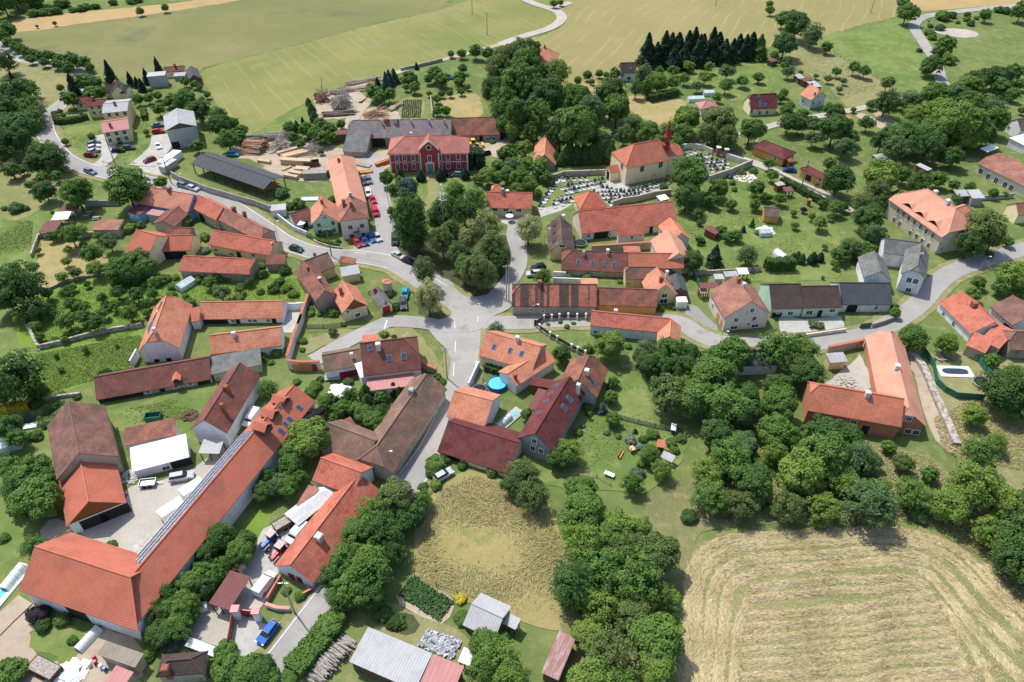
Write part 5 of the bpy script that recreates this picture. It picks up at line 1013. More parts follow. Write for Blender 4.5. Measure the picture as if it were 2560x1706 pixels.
G('long_house', 'long roadside house with tiles striped in red and dark patches', 'house', 23, (85, 1131, 775, 1136), (420, 1338), (5, 1342, 10, 1432), 'tile_patch', 'w_old', .75, hip=(.5, 0), ch=[(252, 1140, .45)], win=[(175, 1368, .8, .7), (280, 1380, .8, .7), (385, 1352, .7, .5)], short='stripe-tiled long house')
G('long_house', 'long low orange-walled house with greying pink tiles beside the stripe-tiled one', 'house', 23, (782, 1162, 1325, 1183), (1040, 1333), 2.9, 'tile_oldred', 'w_orange', .75, short='orange-walled long house')
S('shed', 'small pinkish tiled shed behind the stripe-tiled long house', 'shed', 23, (625, 1077), (778, 1080), (776, 1134), 2.9, 3.5, 'tile_palepink', 'w_offwhite')
G('family_house', 'L-shaped white house with red roof behind the fenced rose garden', 'house', 23, (725, 1377, 1445, 1447), (960, 1535), 3.1, 'tile_red', 'w_white', .7, ch=[(945, 1385, .35, 'chimney_white')], win=[(760, 1568, 1, .8)], short='rose garden house',
    wings=[dict(ridge=(1448, 1447, 1438, 1610), eave=(1318, 1668), H=3, pitch=.7, roof='tile_orange')])
G('house', 'large cream gabled house with brown-orange tiles and wooden garage doors', 'house', 23, (2036, 1054, 2186, 1292), (1860, 1312), (1940, 1434, 1907, 1558), 'tile_oldpink', 'w_offwhite', .75, hip=(0, 0), ws=(1.1, 1.2), win=[(2190, 1373), (2043, 1460), (2208, 1446), (2155, 1497, .8, .8), (2023, 1528, 1.8, .9), (2213, 1518, 1.8, .9), (2108, 1375, .4, .5), (1830, 1330, .9, 1.4)], door=[(1865, 1490, 1.8, 2.4, 'woodorange'), (1895, 1545, 1.5, 2.4, 'woodorange')], ch=[(2065, 1115, .4), (2110, 1160, .35, 'chimney_white')], short='large cream house')
for k_, (x, y) in enumerate(((1700, 1122), (1700, 1170))): S('porch_roof', ('maroon metal porch roof left of the large cream house, upper one', 'pink metal porch roof left of the large cream house, lower one')[k_], 'porch roof', 23, (x, y), (x + (170, 60)[k_], y - 6), (x + (120, 50)[k_], y + 45), 3.4 - k_, 3.2 - k_, ('metal_maroon', 'metal_pink')[k_], None)
S('shed', 'small shed with white roof behind the large cream house', 'shed', 23, (2045, 985), (2140, 982), (2172, 1040), 2.8, 2.5, 'metal_white', None)
S('shed', 'grey corrugated shed roof between two paler ones', 'shed', 23, (1925, 1018), (2045, 1010), (2072, 1058), 2.7, 2.4, 'metal_grey', 'w_old')
S('shed', 'pale blue-white metal shed roof at the fence corner', 'shed', 23, (1835, 1040), (1920, 1038), (1942, 1086), 2.6, 2.3, 'metal_lightgrey', 'w_old')
# --- right
G('row_house', 'mint green house with dark brown tiles, left of the terrace row', 'house', 24, (10, 1133, 300, 1130), (170, 1357), (20, 1365, 28, 1450), 'tile_darkbrown', 'w_mint', .7, win=[(203, 1398, 1.4, 1), (90, 1393, .8, .4)], door=[(72, 1435, 2.4, 1.4)], short='mint row houses')
G('row_house', 'mint green house with purplish brown tiles, middle of the terrace row', 'house', 24, (306, 1153, 648, 1147), (490, 1349), 3.2, 'tile_darkbrown', 'w_mint', .7, win=[(376, 1392, 1.7, 1.1), (586, 1373, 1.5, 1)], door=[(475, 1390, 1.1, 2)])
G('row_house', 'white house with smooth dark grey roof and arched doorway', 'house', 24, (651, 1119, 1112, 1121), (890, 1322), (1106, 1328, 1085, 1403), 'tile_slate', 'w_white', .7, win=[(986, 1350, .9, 1.1)], door=[(758, 1368, 2.6, 2.3, 'dark', 1), (862, 1368, 1.1, 2, 'white')], short='slate-roofed row house')
G('outbuilding', 'white-gabled outbuilding with pale grey fibre-cement roof', 'outbuilding', 24, (968, 829, 1029, 1017), (880, 1100), 3.6, 'tile_greyfib', 'w_white', .7, win=[(1002, 1062, .4, .4)])
G('outbuilding', 'grey-roofed wing with blue wall sheet at the back of the white courtyard', 'outbuilding', 24, (1066, 713, 1400, 755), (1130, 857), 4.2, 'tile_greyfib', 'w_white', .7)
G('house', 'tall white house with grey half-hipped roof and green-shaded windows', 'house', 24, (1396, 762, 1366, 962), (1455, 990), (1436, 1090, 1360, 1238), 'tile_greyfib', 'w_white', .95, hip=(0, .4), win=[(1287, 1096, 1.2, 1.4), (1347, 1108, 1.2, 1.4), (1280, 1186, 1.3, 1.2), (1347, 1037, .4, .4)], ch=[(1390, 890, .35, 'metal')], short='grey half-hipped house')
om, omb, omr = G('old_mansion', 'big decayed old mansion with new smooth orange roof and eyebrow dormers', 'mansion', 24, (1450, 266, 1712, 440), (1350, 540), (1562, 694, 1490, 855), 'tile_smooth', 'w_decayed', .72, hip=(.75, .75), ws=(1.0, 1.5), frame='cream', pane='dark', short='old mansion',
    win=[(1187, 467), (1237, 497), (1285, 535), (1337, 573), (1392, 613), (1443, 653), (1503, 693), (1150, 548), (1200, 583), (1297, 670), (1355, 700), (1403, 742), (1463, 783)], ch=[(1525, 300, .5, 'chimney_white'), (1630, 400, .5, 'chimney_white')])
for x, y in ((1278, 432), (1388, 510), (1508, 592)): dormer(omb, omr, 24, x, y, 2.4, 1.15, 'tile_smooth', eyebrow=True)
G('annexe', 'orange-roofed rear wing of the old mansion', 'annexe', 24, (1720, 440, 1800, 410), (1830, 480), 4.5, 'tile_orange', 'w_decayed', .7, hip=(0, .8))
G('school', 'long cream building with brown patched roof and a row of large windows', 'building', 'f', (2506, 386, 2580, 420), (2491, 432), (2551, 469, 2539, 493), 'tile_oldpink', 'w_offwhite', .55, hip=(.5, .9), ws=(1.4, 1.7), win=[(2437, 420), (2452, 429), (2470, 443), (2490, 452), (2512, 464), (2526, 474)], short='long cream building')
G('family_house', 'white house with red roof, recessed balcony and brick chimney', 'house', 24, (1760, 1194, 2062, 1482), (1690, 1432), (1532, 1332, 1497, 1408), 'tile_red', 'w_white', .62, win=[(1585, 1435, .9, 1.2), (1670, 1540, 1, 1.4)], ch=[(1872, 1335, .6, 'chimney_brick')], short='balcony house')
S('annexe', 'broad red-tiled barn roof below the balcony house', 'barn', 34, (2090, 22), (2262, 104), (2110, 268), 4.5, 3.4, 'tile_red', 'w_old')
S('annexe', 'red-tiled lean-to roof by the green pool fence', 'lean-to', 34, (1885, 108), (2060, 180), (1985, 308), 3.8, 3, 'tile_red', 'w_old')
G('barn', 'brown-tiled barn at the right edge of the village', 'barn', 34, (2262, 106, 2500, 112), (2330, 276), 3, 'tile_brown', 'w_stone', .65, hip=(.5, 0))
G('farmhouse', 'big house with weathered brown tiles at the right edge', 'house', 24, (2230, 1232, 2440, 1400), (2090, 1395), 3.2, 'tile_brown', 'w_white', .55, door=[(2230, 1530, 3, 2.2)])
G('house', 'cream gabled house with peeling wall at the far right', 'house', 24, (2262, 392, 2460, 380), (2350, 500), 3.2, 'tile_oldpink', 'w_cream', .8)
S('shed', 'grey hip-roofed shed behind the old mansion', 'shed', 24, (1810, 272), (1925, 270), (2020, 348), 3.4, 2.8, 'metal_lightgrey', 'w_grey')
S('shed', 'darker grey shed left of the pale hip-roofed one', 'shed', 24, (1690, 275), (1800, 272), (1840, 330), 3, 2.6, 'metal_grey', 'w_oldwood')
G('family_house', 'white house with dark brown roof among the far right trees', 'house', 'd', (1360, 330, 1600, 325), (1520, 462), 3, 'tile_darkbrown', 'w_white', .7, hip=(0, .3), ch=[(1365, 345, .3)], win=[(1610, 495, .9, .6)])
G('family_house', 'white gabled house with brown roof at the far right edge', 'house', 'd', (1800, 512, 1990, 500), (1900, 660), 3.4, 'tile_browngrey', 'w_white', .7, win=[(1682, 625, 1.3, 1.1)])
S('garage', 'large white flat-roofed garage at the right edge', 'garage', 'd', (1690, 760), (1900, 700), (2000, 850), 3.2, 3, 'metal_white', 'w_white')
S('carport', 'white-roofed carport above the long cream building', 'carport', 'd', (1310, 895), (1460, 840), (1545, 893), 3, 2.8, 'metal_white', None)
G('family_house', 'yellow house with maroon hipped roof beside a small red carport', 'house', 'f', (1922, 355, 1955, 368), (1912, 380), 2.9, 'tile_maroon', 'w_orange', .5, hip=(1, 1), win=[(1938, 396)], short='maroon hipped house')
S('carport', 'small red carport with parked dark car beside it', 'carport', 14, (150, 1440), (205, 1433), (265, 1473), 2.6, 2.5, 'metal_maroon', 'w_wood')
G('bungalow', 'orange-walled bungalow with maroon hipped roof on the garden lane', 'bungalow', 24, (375, 60, 510, 128), (395, 130), 2.9, 'tile_maroon', 'w_orange', .5, hip=(1, 1), win=[(475, 185, 1.3, 1)], door=[(375, 140, 2, 2)], short='orange bungalow')
G('family_house', 'grey house with half-hipped orange roof on the hillside', 'house', 14, (380, 773, 462, 812), (300, 870), (362, 912, 345, 1000), 'tile_orange', 'w_palegreen', .8, hip=(0, .35), win=[(270, 895), (320, 925), (410, 940), (470, 935), (455, 880, .9, .7)], ch=[(395, 778, .35)], short='hillside orange-roofed house')
S('carport', 'carport with broad red-orange roof by the hill lane', 'carport', 14, (545, 1045), (650, 1015), (780, 1078), 3, 2.8, 'tile_orange', None)
G('family_house', 'cream mansard house with maroon roof, skylights and white balcony', 'house', 13, (2190, 862, 2410, 852), (2330, 990), (2220, 1005, 2225, 1070), 'tile_maroon', 'w_cream', 1.1, hip=(.3, 0), sky=[(2247, 888), (2262, 940), (2270, 965), (2310, 965)], win=[(2257, 1030), (2325, 1025), (2165, 945), (2175, 1018)], short='mansard house')
S('shed', 'purple-grey low shed roof behind the hillside house', 'shed', 14, (232, 678), (290, 672), (340, 712), 2.6, 2.4, 'metal_grey', 'w_oldwood')
S('shed', 'maroon low shed roof behind the hillside house', 'shed', 14, (290, 722), (360, 700), (400, 728), 2.6, 2.4, 'metal_maroon', 'w_oldwood')
S('shed', 'grey low shed roof nearest the hillside house', 'shed', 14, (350, 745), (430, 738), (500, 790), 2.6, 2.4, 'metal_grey', 'w_oldwood')
G('chalet', 'small dark-roofed chalet with red and white gable beneath the conifers', 'chalet', 13, (988, 574, 1130, 570), (1065, 666), (1018, 672, 1042, 752), 'tile_darkbrown', 'w_white', .95, gablemat='redpaint', win=[(1000, 690), (1065, 715, 1.6, 1.1)], sky=[(1080, 625, .7, .9)], short='dark chalet')
G('family_house', 'house with pale pink pyramid roof behind the woodland', 'house', 13, (285, 432, 305, 434), (345, 566), 3.6, 'tile_palepink', 'w_cream', .8, hip=(1, 1), ch=[(298, 440, .25)])
G('cottage', 'stone-gabled cottage with pale orange roof, left of the church', 'cottage', 13, (316, 1220, 296, 1410), (190, 1458), (217, 1470, 222, 1515), 'tile_palepink', 'w_stone', .95, short='stone cottage')
G('pavilion', 'small pavilion with pinkish red hipped roof', 'pavilion', 13, (1775, 918, 1805, 916), (1765, 995), 2.8, 'metal_pink', 'w_cream', .6, hip=(1, 1))
G('garden_house', 'wooden garden house with brown roof, orange board walls', 'garden house', 24, (-30, 430, 110, 445), (-60, 510), 2.4, 'tile_browngrey', 'w_orange', .45, short='wooden garden house')
S('garden_shed', 'small wooden shed with curved grey roof beside a thuja row', 'shed', 24, (55, 208), (125, 195), (162, 225), 2.6, 2.5, 'metal_grey', 'w_wood')
S('pergola', 'garden pergola with dark red roof', 'pergola', 24, (130, 250), (205, 242), (262, 280), 2.5, 2.4, 'metal_maroon', None)
S('garden_shed', 'tiny orange wooden hut in the terrace garden', 'shed', 24, (355, 355), (385, 348), (402, 368), 2.2, 2.1, 'tile_oldpink', 'w_wood')
S('garden_shed', 'small maroon-roofed hut on the sloping lawn', 'shed', 23, (1750, 630), (1800, 592), (1880, 665), 2.4, 2.2, 'metal_maroon', 'w_wood')
S('garden_shed', 'dark shed half hidden by trees right of the chalet gardens', 'shed', 14, (950, 1412), (1080, 1392), (1095, 1450), 2.6, 2.5, 'metal_grey', 'w_oldwood')
S('garden_shed', 'grey gabled hut among the dark trees', 'shed', 'd', (465, 1110), (525, 1085), (632, 1185), 2.8, 2.6, 'metal_lightgrey', 'w_wood')
S('hut', 'hut with reddish brown roof below the conifer row', 'hut', 13, (2326, 545), (2380, 530), (2400, 560), 2.4, 2.2, 'metal_maroon', 'w_oldwood')
S('rear_shed', 'white metal shed roof by the cemetery wall', 'shed', 23, (1315, 330), (1395, 312), (1455, 350), 2.8, 2.6, 'metal_white', 'w_old')
# --- brick house at lower right
bk, bkb, bkr = G('brick_house', 'L-shaped brick house being renovated under new orange tiles', 'house', 34, (1112, 105, 1283, 796), (1445, 985), (1452, 1014, 1390, 1104), 'tile_smooth', 'w_brick', .78, hip=(.3, .33), ws=(1.2, 1.2), win=[(1152, 1001), (1078, 986), (1273, 1020), (1350, 1035), (960, 968), (1212, 892, 1, 1.1), (1285, 903, 1, 1.1)], ch=[(1170, 450, .45, 'chimney_white')], short='brick house',
    wings=[dict(ridge=(472, 588, 1245, 720), eave=(680, 884), H=4.2, pitch=.78, hip=(.35, 0), roof='tile_church', win=[(783, 930, 1.2, 1)], door=[(892, 985, 1.4, 2.4)], ch=[(902, 695, .42, 'chimney_white')])])
G('farmhouse', 'white-gabled cottage with grey slate roof by the side road', 'cottage', 33, (1925, 293, 2420, 272), (2050, 425), 3.2, 'bitumen', 'w_white', .75, ch=[(2190, 290, .35, 'chimney_brick')], win=[(1880, 400, .4, .8)], short='grey-roofed cottage')
S('shed', 'hut with patched grey roof beside the brick house yard', 'shed', 34, (525, 305), (685, 292), (700, 382), 3, 2.5, 'metal_grey', 'w_yellow')
# --- bottom sheds
S('farm_shed', 'large shed with pale corrugated fibre roofing at the bottom', 'shed', 42, (868, 1138), (1365, 1345), (1250, 1640), 3.6, 3, 'metal_lightgrey', 'w_oldwood', short='pale corrugated shed')
S('farm_shed', 'pink-roofed bay joined to the pale corrugated shed', 'shed', 42, (1370, 1348), (1612, 1445), (1520, 1680), 3.55, 2.95, 'metal_pink', 'w_oldwood')
G('farm_shed', 'grey corrugated gabled shed beside the kitchen garden', 'shed', 42, (1670, 958, 1914, 1072), (1720, 1182), 2.6, 'metal_lightgrey', 'w_oldwood', .5, short='grey gabled shed')
S('lean_to', 'narrow white corrugated lean-to right of the grey gabled shed', 'lean-to', 43, (-45, 1020), (70, 1078), (25, 1162), 2.6, 2.4, 'metal_lightgrey', None)
S('farm_shed', 'rust-red metal shed with a big peeling white patch', 'shed', 43, (365, 1168), (495, 1225), (360, 1555), 3.1, 2.8, 'metal_rust', 'w_oldwood', short='rust-red shed')
S('lean_to', 'small white corrugated roof beside the silvery plant bed', 'lean-to', 42, (1610, 1295), (1700, 1330), (1650, 1440), 2.6, 2.3, 'metal_white', None)
S('shed', 'shed with ribbed beige corrugated roof below the great red barn', 'shed', 41, (820, 1246), (1115, 1346), (1030, 1450), 3, 2.8, 'metal_beige', 'w_old')
S('shed', 'shed with square pink roof panels at the bottom edge', 'shed', 41, (900, 1436), (1036, 1490), (960, 1620), 2.8, 2.6, 'metal_pink', 'w_old')
G('family_house', 'house with black and faded red hipped tiles at the bottom edge', 'house', 41, (1300, 1400, 1480, 1386), (1385, 1343), 3.0, 'tile_darkbrown', 'w_old', .8, hip=(1, 1), ch=[(1170, 1520, .45)])
# ================================================================== TREES AND SHRUBS
FILL(11, 'the wood at the top left corner', 'round', 'dark mid', [(-200, 60), (300, 40), (480, 60), (300, 110), (60, 190), (-200, 260)], 9, (5, 7))
T(11, 'the hedgerow beyond the straw strip', 'bush', 'mid dark', [(660, 90, 35), (740, 80, 40), (790, 60, 40), (870, 60, 35), (440, 105, 50), (520, 100, 45), (380, 115, 45), (1030, 20, 40), (1200, 10, 40), (1270, 5, 30), (300, 120, 50), (570, 30, 60), (330, 60, 60)])
T(11, 'the lone field trees', 'round', 'grey mid', [(1275, 97, 36), (1503, 65, 36), (500, 212, 19), (336, 240, 14), (60, 255, 75, 'dark')])
T(11, 'the fruit tree row along the far road', 'round', 'dark mid olive', [(20, 330, 55), (70, 385, 50), (130, 415, 48), (190, 440, 50), (240, 470, 46), (300, 480, 44), (365, 500, 44), (425, 500, 48), (475, 500, 44), (530, 525, 46), (640, 535, 75, 'dark'), (275, 535, 40), (395, 560, 42), (500, 575, 46), (545, 595, 36), (620, 620, 58), (770, 565, 58, 'olive'), (40, 550, 90, 'dark'), (545, 800, 34), (815, 610, 40)])
T(11, 'the tall trees left of the road bend', 'round', 'dark dark mid', [(150, 860, 150), (60, 980, 120), (250, 960, 120), (200, 1140, 160), (60, 1280, 140), (390, 1370, 120), (500, 1430, 110), (320, 1490, 90), (250, 790, 75, 'grey'), (40, 860, 90), (60, 1130, 120), (300, 1060, 90), (100, 1540, 75, 'mid'), (20, 1420, 60)])
T(11, 'the conifers around the dark brown house', 'conifer', 'conifer', [(120, 740, 62), (1000, 680, 62), (1180, 720, 38), (1240, 740, 36), (1285, 770, 40), (1330, 700, 40), (1438, 620, 40), (660, 780, 55)], 3.4)
T(11, 'the garden trees of the upper left houses', 'round', 'dark mid', [(640, 890, 75), (750, 735, 85), (850, 745, 75), (820, 840, 75), (900, 830, 60), (1255, 900, 50, 'mid'), (1352, 890, 46, 'light'), (1430, 862, 42), (1685, 735, 46), (1560, 895, 60, 'light'), (1700, 890, 85, 'mid'), (1640, 950, 60), (1810, 990, 105), (1440, 985, 60, 'mid'), (1885, 862, 32), (1980, 1040, 85), (2000, 1130, 105), (2070, 1250, 100), (2180, 1235, 60), (1330, 1200, 30), (1790, 1320, 62, 'grey'), (830, 1245, 36, 'mid'), (1820, 790, 30), (1770, 760, 40), (1520, 930, 45), (545, 1012, 26, 'dark'), (575, 1050, 24, 'dark'), (742, 1035, 18), (590, 1290, 32, 'grey'), (1370, 820, 26), (1840, 900, 26, 'light')])
T(21, 'the trees on the pasture side of the village', 'round', 'mid dark', [(1140, 215, 190, 'mid', 'very large green walnut tree between main road and blue house'), (1460, 190, 62, 'dark'), (685, 290, 138), (400, 270, 95), (270, 222, 46), (370, 150, 50), (520, 140, 52, 'grey'), (95, 90, 68), (200, 85, 42)])
T(21, 'the low shrubs on the mown plot', 'bush', 'grey', [(140, 438, 62), (40, 440, 30), (230, 440, 34), (475, 480, 18, 'dark')])
T(21, 'the garden trees left of the red L-shaped house', 'loose', 'mid light', [(640, 680, 105), (720, 632, 62), (460, 690, 52, 'dark'), (990, 745, 88, 'grey'), (830, 850, 105), (620, 812, 46), (600, 925, 46, 'light'), (300, 975, 56), (340, 825, 34), (860, 985, 84), (690, 1025, 58), (560, 1060, 54), (540, 670, 50, 'dark'), (880, 690, 40), (760, 770, 45)])
T(21, 'the walnut trees hiding the red L-shaped roof', 'round', 'mid', [(1080, 970, 120), (1250, 900, 110, 'olive'), (1330, 960, 100), (1180, 1040, 100, 'dark'), (1060, 1060, 80, 'dark')])
T(21, 'the orchard above the paddock', 'loose', 'mid dark mid', [(420, 1215, 58), (620, 1215, 74), (640, 1300, 62), (745, 1335, 72), (925, 1245, 54), (1060, 1195, 72, 'dark'), (1040, 1320, 58), (1240, 1225, 76), (1395, 1215, 60), (1180, 1385, 90), (1345, 1310, 60), (170, 1425, 74, 'light'), (320, 1505, 50, 'light'), (600, 1455, 96, 'mid'), (860, 1470, 90, 'dark'), (1330, 1390, 40), (960, 1330, 40), (760, 1430, 70), (930, 1390, 60), (1180, 1310, 50), (470, 1390, 50), (1400, 1420, 40), (790, 1130, 36), (660, 1160, 40)])
T(21, 'the shrubs round the old red-roofed gardens', 'bush', 'light mid', [(1420, 1110, 76), (1500, 1080, 56), (1810, 1085, 58), (1940, 1060, 40), (1690, 1240, 34), (1570, 1152, 44), (1600, 1070, 40), (2190, 1150, 50, 'dark'), (2170, 1252, 50), (1560, 1230, 44), (1690, 560, 72), (1280, 592, 44), (1160, 625, 60), (1880, 822, 42, 'silver'), (1960, 590, 20), (1870, 700, 50, 'light'), (2290, 1030, 46, 'purple'), (1730, 1300, 56), (1310, 1130, 40), (1040, 1110, 46), (1380, 1080, 40), (2080, 1080, 46), (1770, 850, 26)])
T(21, 'the garden trees below the red-roofed stone barn', 'loose', 'mid grey', [(1900, 1110, 68), (2010, 1200, 88), (2180, 1170, 50), (2270, 1100, 50, 'dark'), (1990, 1060, 44)])
T(21, 'the great dark trees at the left edge', 'round', 'dark', [(150, 1130, 210), (310, 1340, 115), (60, 1250, 130), (20, 1060, 90)])
T(31, 'the great dark trees at the left edge', 'round', 'dark', [(150, 480, 235), (60, 620, 150), (330, 640, 90)])
T(31, 'the young trees in the paddock', 'round', 'mid', [(510, 325, 26), (772, 270, 34), (550, 450, 28), (1060, 230, 22), (1175, 370, 14), (360, 150, 44), (590, 180, 36)])
T(31, 'the shrubs against the long stone barn', 'bush', 'mid', [(945, 470, 60), (1070, 462, 30), (680, 120, 50, 'mid'), (500, 180, 36)])
T(31, 'the trees of the lower left garden', 'loose', 'dark mid', [(60, 970, 130), (150, 1080, 100), (330, 1330, 130, 'mid'), (170, 1440, 150, 'mid'), (440, 1430, 115, 'mid'), (60, 1340, 100), (480, 1510, 80), (130, 920, 60)])
T(31, 'the shrubs of the lower left garden', 'bush', 'dark mid', [(240, 890, 56, 'blue'), (410, 955, 44, 'dark'), (320, 760, 60), (480, 770, 50), (430, 830, 40), (330, 1050, 60), (60, 1250, 50), (700, 700, 36, 'dark'), (20, 720, 40, 'purple')])
hedge('bright yellow hedge above the left garden', 31, [(-20, 862), (120, 828), (280, 805)], 1.6, 1.9, 'leaf_yellow')
T(41, 'the trees beside the open-gabled red barn', 'round', 'mid dark', [(250, 120, 170), (120, 60, 120), (360, 180, 110), (250, 500, 88, 'mid'), (120, 240, 60)])
T(41, 'the shrubs below the great red barn', 'bush', 'purple mid', [(300, 1045, 84), (330, 1130, 60, 'dark'), (90, 1490, 110, 'mid'), (560, 1240, 40), (860, 500, 40, 'olive'), (30, 450, 40), (480, 1080, 60, 'mid')])
T(41, 'the tall trees between great red barn and tractor yard', 'round', 'dark mid', [(1700, 440, 115), (1850, 540, 105), (1600, 560, 100), (1480, 800, 110), (1200, 1010, 100, 'olive'), (1370, 1130, 105, 'mid'), (1240, 1180, 100), (1560, 700, 90), (1900, 470, 80), (1330, 960, 95), (1290, 880, 100), (1430, 960, 105), (1560, 830, 95), (1690, 690, 90), (1800, 640, 85), (1640, 760, 70), (1470, 1050, 70)])
T(41, 'the conifers between great red barn and tractor yard', 'conifer', 'conifer', [(1380, 690, 75), (1225, 880, 70), (1310, 800, 75), (1460, 650, 70), (1150, 1040, 60), (1640, 640, 60)], 2.8)
T(41, 'the shrubs by the bottom black-tiled house', 'bush', 'mid', [(1335, 1290, 56, 'blue'), (1170, 1300, 60), (1740, 1320, 90, 'mid'), (1760, 1450, 130, 'mid'), (1900, 1500, 120), (1640, 1440, 60, 'light'), (1140, 1370, 50), (1790, 1390, 60)])
T(32, 'the trees around the mossy farmhouse yard', 'round', 'mid dark', [(110, 610, 92), (530, 880, 110, 'purple'), (640, 745, 92), (500, 1060, 205, 'light', 'very large bright green walnut tree above the L-shaped white farmhouse'), (790, 790, 92), (850, 690, 88), (980, 860, 100), (1130, 700, 70), (1080, 900, 100), (1140, 840, 90), (700, 895, 60, 'light'), (900, 800, 80), (1160, 970, 70), (1050, 980, 60), (1170, 640, 60, 'light'), (620, 940, 60)])
T(32, 'the evergreens of the mossy farmhouse yard', 'column', 'conifer', [(1255, 630, 46, 'conifer'), (1310, 660, 42, 'dark'), (1000, 660, 60, 'dark'), (1015, 740, 55, 'olive'), (740, 740, 30, 'blue')], 3.4)
T(32, 'the greyish trees beside the great red barn', 'round', 'mid grey dark', [(330, 1300, 120), (210, 1480, 115), (90, 1420, 90), (280, 1520, 110), (390, 1420, 80, 'dark'), (60, 1560, 100), (340, 1180, 130, 'mid')])
T(42, 'the big trees lining the road below the white farmhouse', 'round', 'mid dark', [(1090, 130, 155, 'olive'), (1180, 240, 130, 'dark'), (900, 250, 150), (980, 410, 165), (780, 400, 120, 'mid'), (720, 620, 170, 'mid'), (880, 680, 180), (610, 740, 120), (760, 830, 150), (900, 880, 120, 'dark'), (1290, 150, 85, 'mid'), (1050, 560, 110, 'dark'), (640, 900, 100), (1000, 260, 120)])
T(42, 'the roadside shrubs near the pale corrugated shed', 'bush', 'mid', [(560, 1130, 110), (500, 1240, 80), (620, 1060, 80), (420, 1360, 80), (340, 1430, 80), (270, 1510, 70), (40, 1480, 120, 'dark'), (110, 1540, 80), (1590, 915, 44, 'yellow'), (1590, 1060, 60), (990, 1040, 80, 'dark'), (480, 1320, 60), (340, 900, 46), (230, 860, 36, 'light'), (1060, 1100, 60, 'dark'), (380, 880, 30)])
T(42, 'the trees right of the pale corrugated shed', 'round', 'mid light', [(1800, 1290, 145), (1900, 1380, 150), (1780, 1460, 130), (1960, 1500, 130)])
T(32, 'the shrubs beside the maroon roadside barn', 'bush', 'mid dark', [(1640, 1320, 95), (1600, 1400, 60, 'dark'), (1640, 1500, 60, 'light'), (1720, 1270, 60), (1520, 1520, 50), (1880, 1330, 50), (2150, 1390, 60), (2260, 1330, 80, 'dark')])
T(33, 'the bushy trees at the top of the dry meadow', 'round', 'olive dark', [(110, 1390, 150), (40, 1490, 120, 'dark'), (190, 1500, 90)])
T(33, 'the garden trees right of the long maroon house', 'round', 'light mid', [(520, 1180, 130), (410, 1250, 105, 'dark'), (900, 215, 150, 'light', 'round bright green tree in front of the rose garden house'), (460, 310, 92, 'dark'), (905, 700, 72, 'dark'), (915, 890, 78, 'olive'), (930, 560, 56), (1255, 1215, 96, 'mid'), (1370, 1360, 100, 'light'), (1100, 1470, 110, 'mid'), (640, 1540, 150, 'mid'), (140, 860, 60, 'dark'), (890, 600, 36)])
T(33, 'the garden shrubs right of the long maroon house', 'bush', 'mid', [(1080, 1085, 60, 'silver'), (870, 1030, 34, 'grey'), (970, 1060, 36, 'mid'), (1195, 1090, 44, 'dark'), (645, 970, 24, 'blue'), (700, 780, 60), (1450, 1120, 60), (1480, 1190, 50), (1540, 1080, 50), (1530, 1000, 24), (690, 260, 60), (700, 850, 40), (600, 1020, 46), (1280, 1040, 60), (1140, 1400, 70, 'blue'), (60, 150, 20), (1200, 1300, 60), (1060, 240, 36)])
T(33, 'the blue spruce and conifers of the back garden', 'conifer', 'blue', [(820, 790, 62, 'blue', 'silvery blue spruce beside the dark round tree'), (1125, 1010, 28, 'conifer')], 2.4)
T(33, 'the dark trees below the rose garden house', 'round', 'dark dark mid', [(1220, 260, 108, 'grey'), (1250, 400, 110), (1440, 240, 128), (1560, 400, 125), (1400, 420, 110), (1780, 330, 82, 'mid'), (1670, 440, 100), (1620, 300, 100), (1190, 330, 90, 'grey')])
T(33, 'the olive weeping tree on the back meadow', 'loose', 'olive', [(1430, 650, 205, 'olive', 'wide olive green weeping tree on the dry back lawn')])
FILL(33, 'the thicket between side road cottage and brick house', 'round', 'mid dark mid light', [(1700, 640), (1900, 480), (2200, 330), (2560, 330), (2640, 560), (2620, 800), (2400, 900), (2150, 950), (1800, 950), (1580, 1000), (1500, 900), (1640, 780)], 6.2, (3.0, 5.2), seed=1)
FILL(43, 'the thicket left of the hayfield', 'round', 'mid light dark light olive mid', [(380, 420), (560, 330), (800, 420), (1050, 480), (1260, 620), (1240, 850), (1220, 1100), (1100, 1250), (1120, 1568), (1040, 1700), (560, 1700), (560, 1300), (480, 1020), (420, 800), (560, 640)], 4.8, (2.3, 4.9), seed=2)
T(43, 'the trees at the right of the dry meadow', 'round', 'light mid dark', [(560, 230, 185, 'mid'), (820, 360, 150, 'light'), (170, 120, 130, 'olive')])
FILL(0, 'the belt of trees above the hayfield', 'round', 'mid light dark light mid olive grey', [(1580, 1190), (1600, 1120), (1680, 1060), (1760, 1060), (1860, 1050), (1900, 1060), (2030, 1120), (2120, 1150), (2160, 1195), (2100, 1205), (1900, 1200), (1700, 1212)], 5.2, (2.2, 4.9), seed=3)
FILL(0, 'the bushy slope below the brick house', 'round', 'dark mid grey', [(1620, 1040), (1700, 970), (1800, 1010), (1880, 1030), (1960, 1050), (1880, 1050), (1760, 1060), (1680, 1060)], 5.5, (2.6, 4.0), seed=4)
FILL(0, 'the bushes filling the belt above the hayfield', 'bush', 'mid light dark grey', [(1580, 1200), (1600, 1110), (1680, 1050), (1860, 1050), (1960, 1080), (2120, 1140), (2160, 1210), (1900, 1205), (1700, 1212)], 7, (1.4, 2.8), seed=13)
FILL(43, 'the bushes filling the thicket left of the hayfield', 'bush', 'mid light dark', [(480, 450), (800, 420), (1250, 620), (1220, 1100), (1120, 1568), (560, 1568), (480, 1020), (420, 800)], 7, (1.4, 2.6), seed=14)
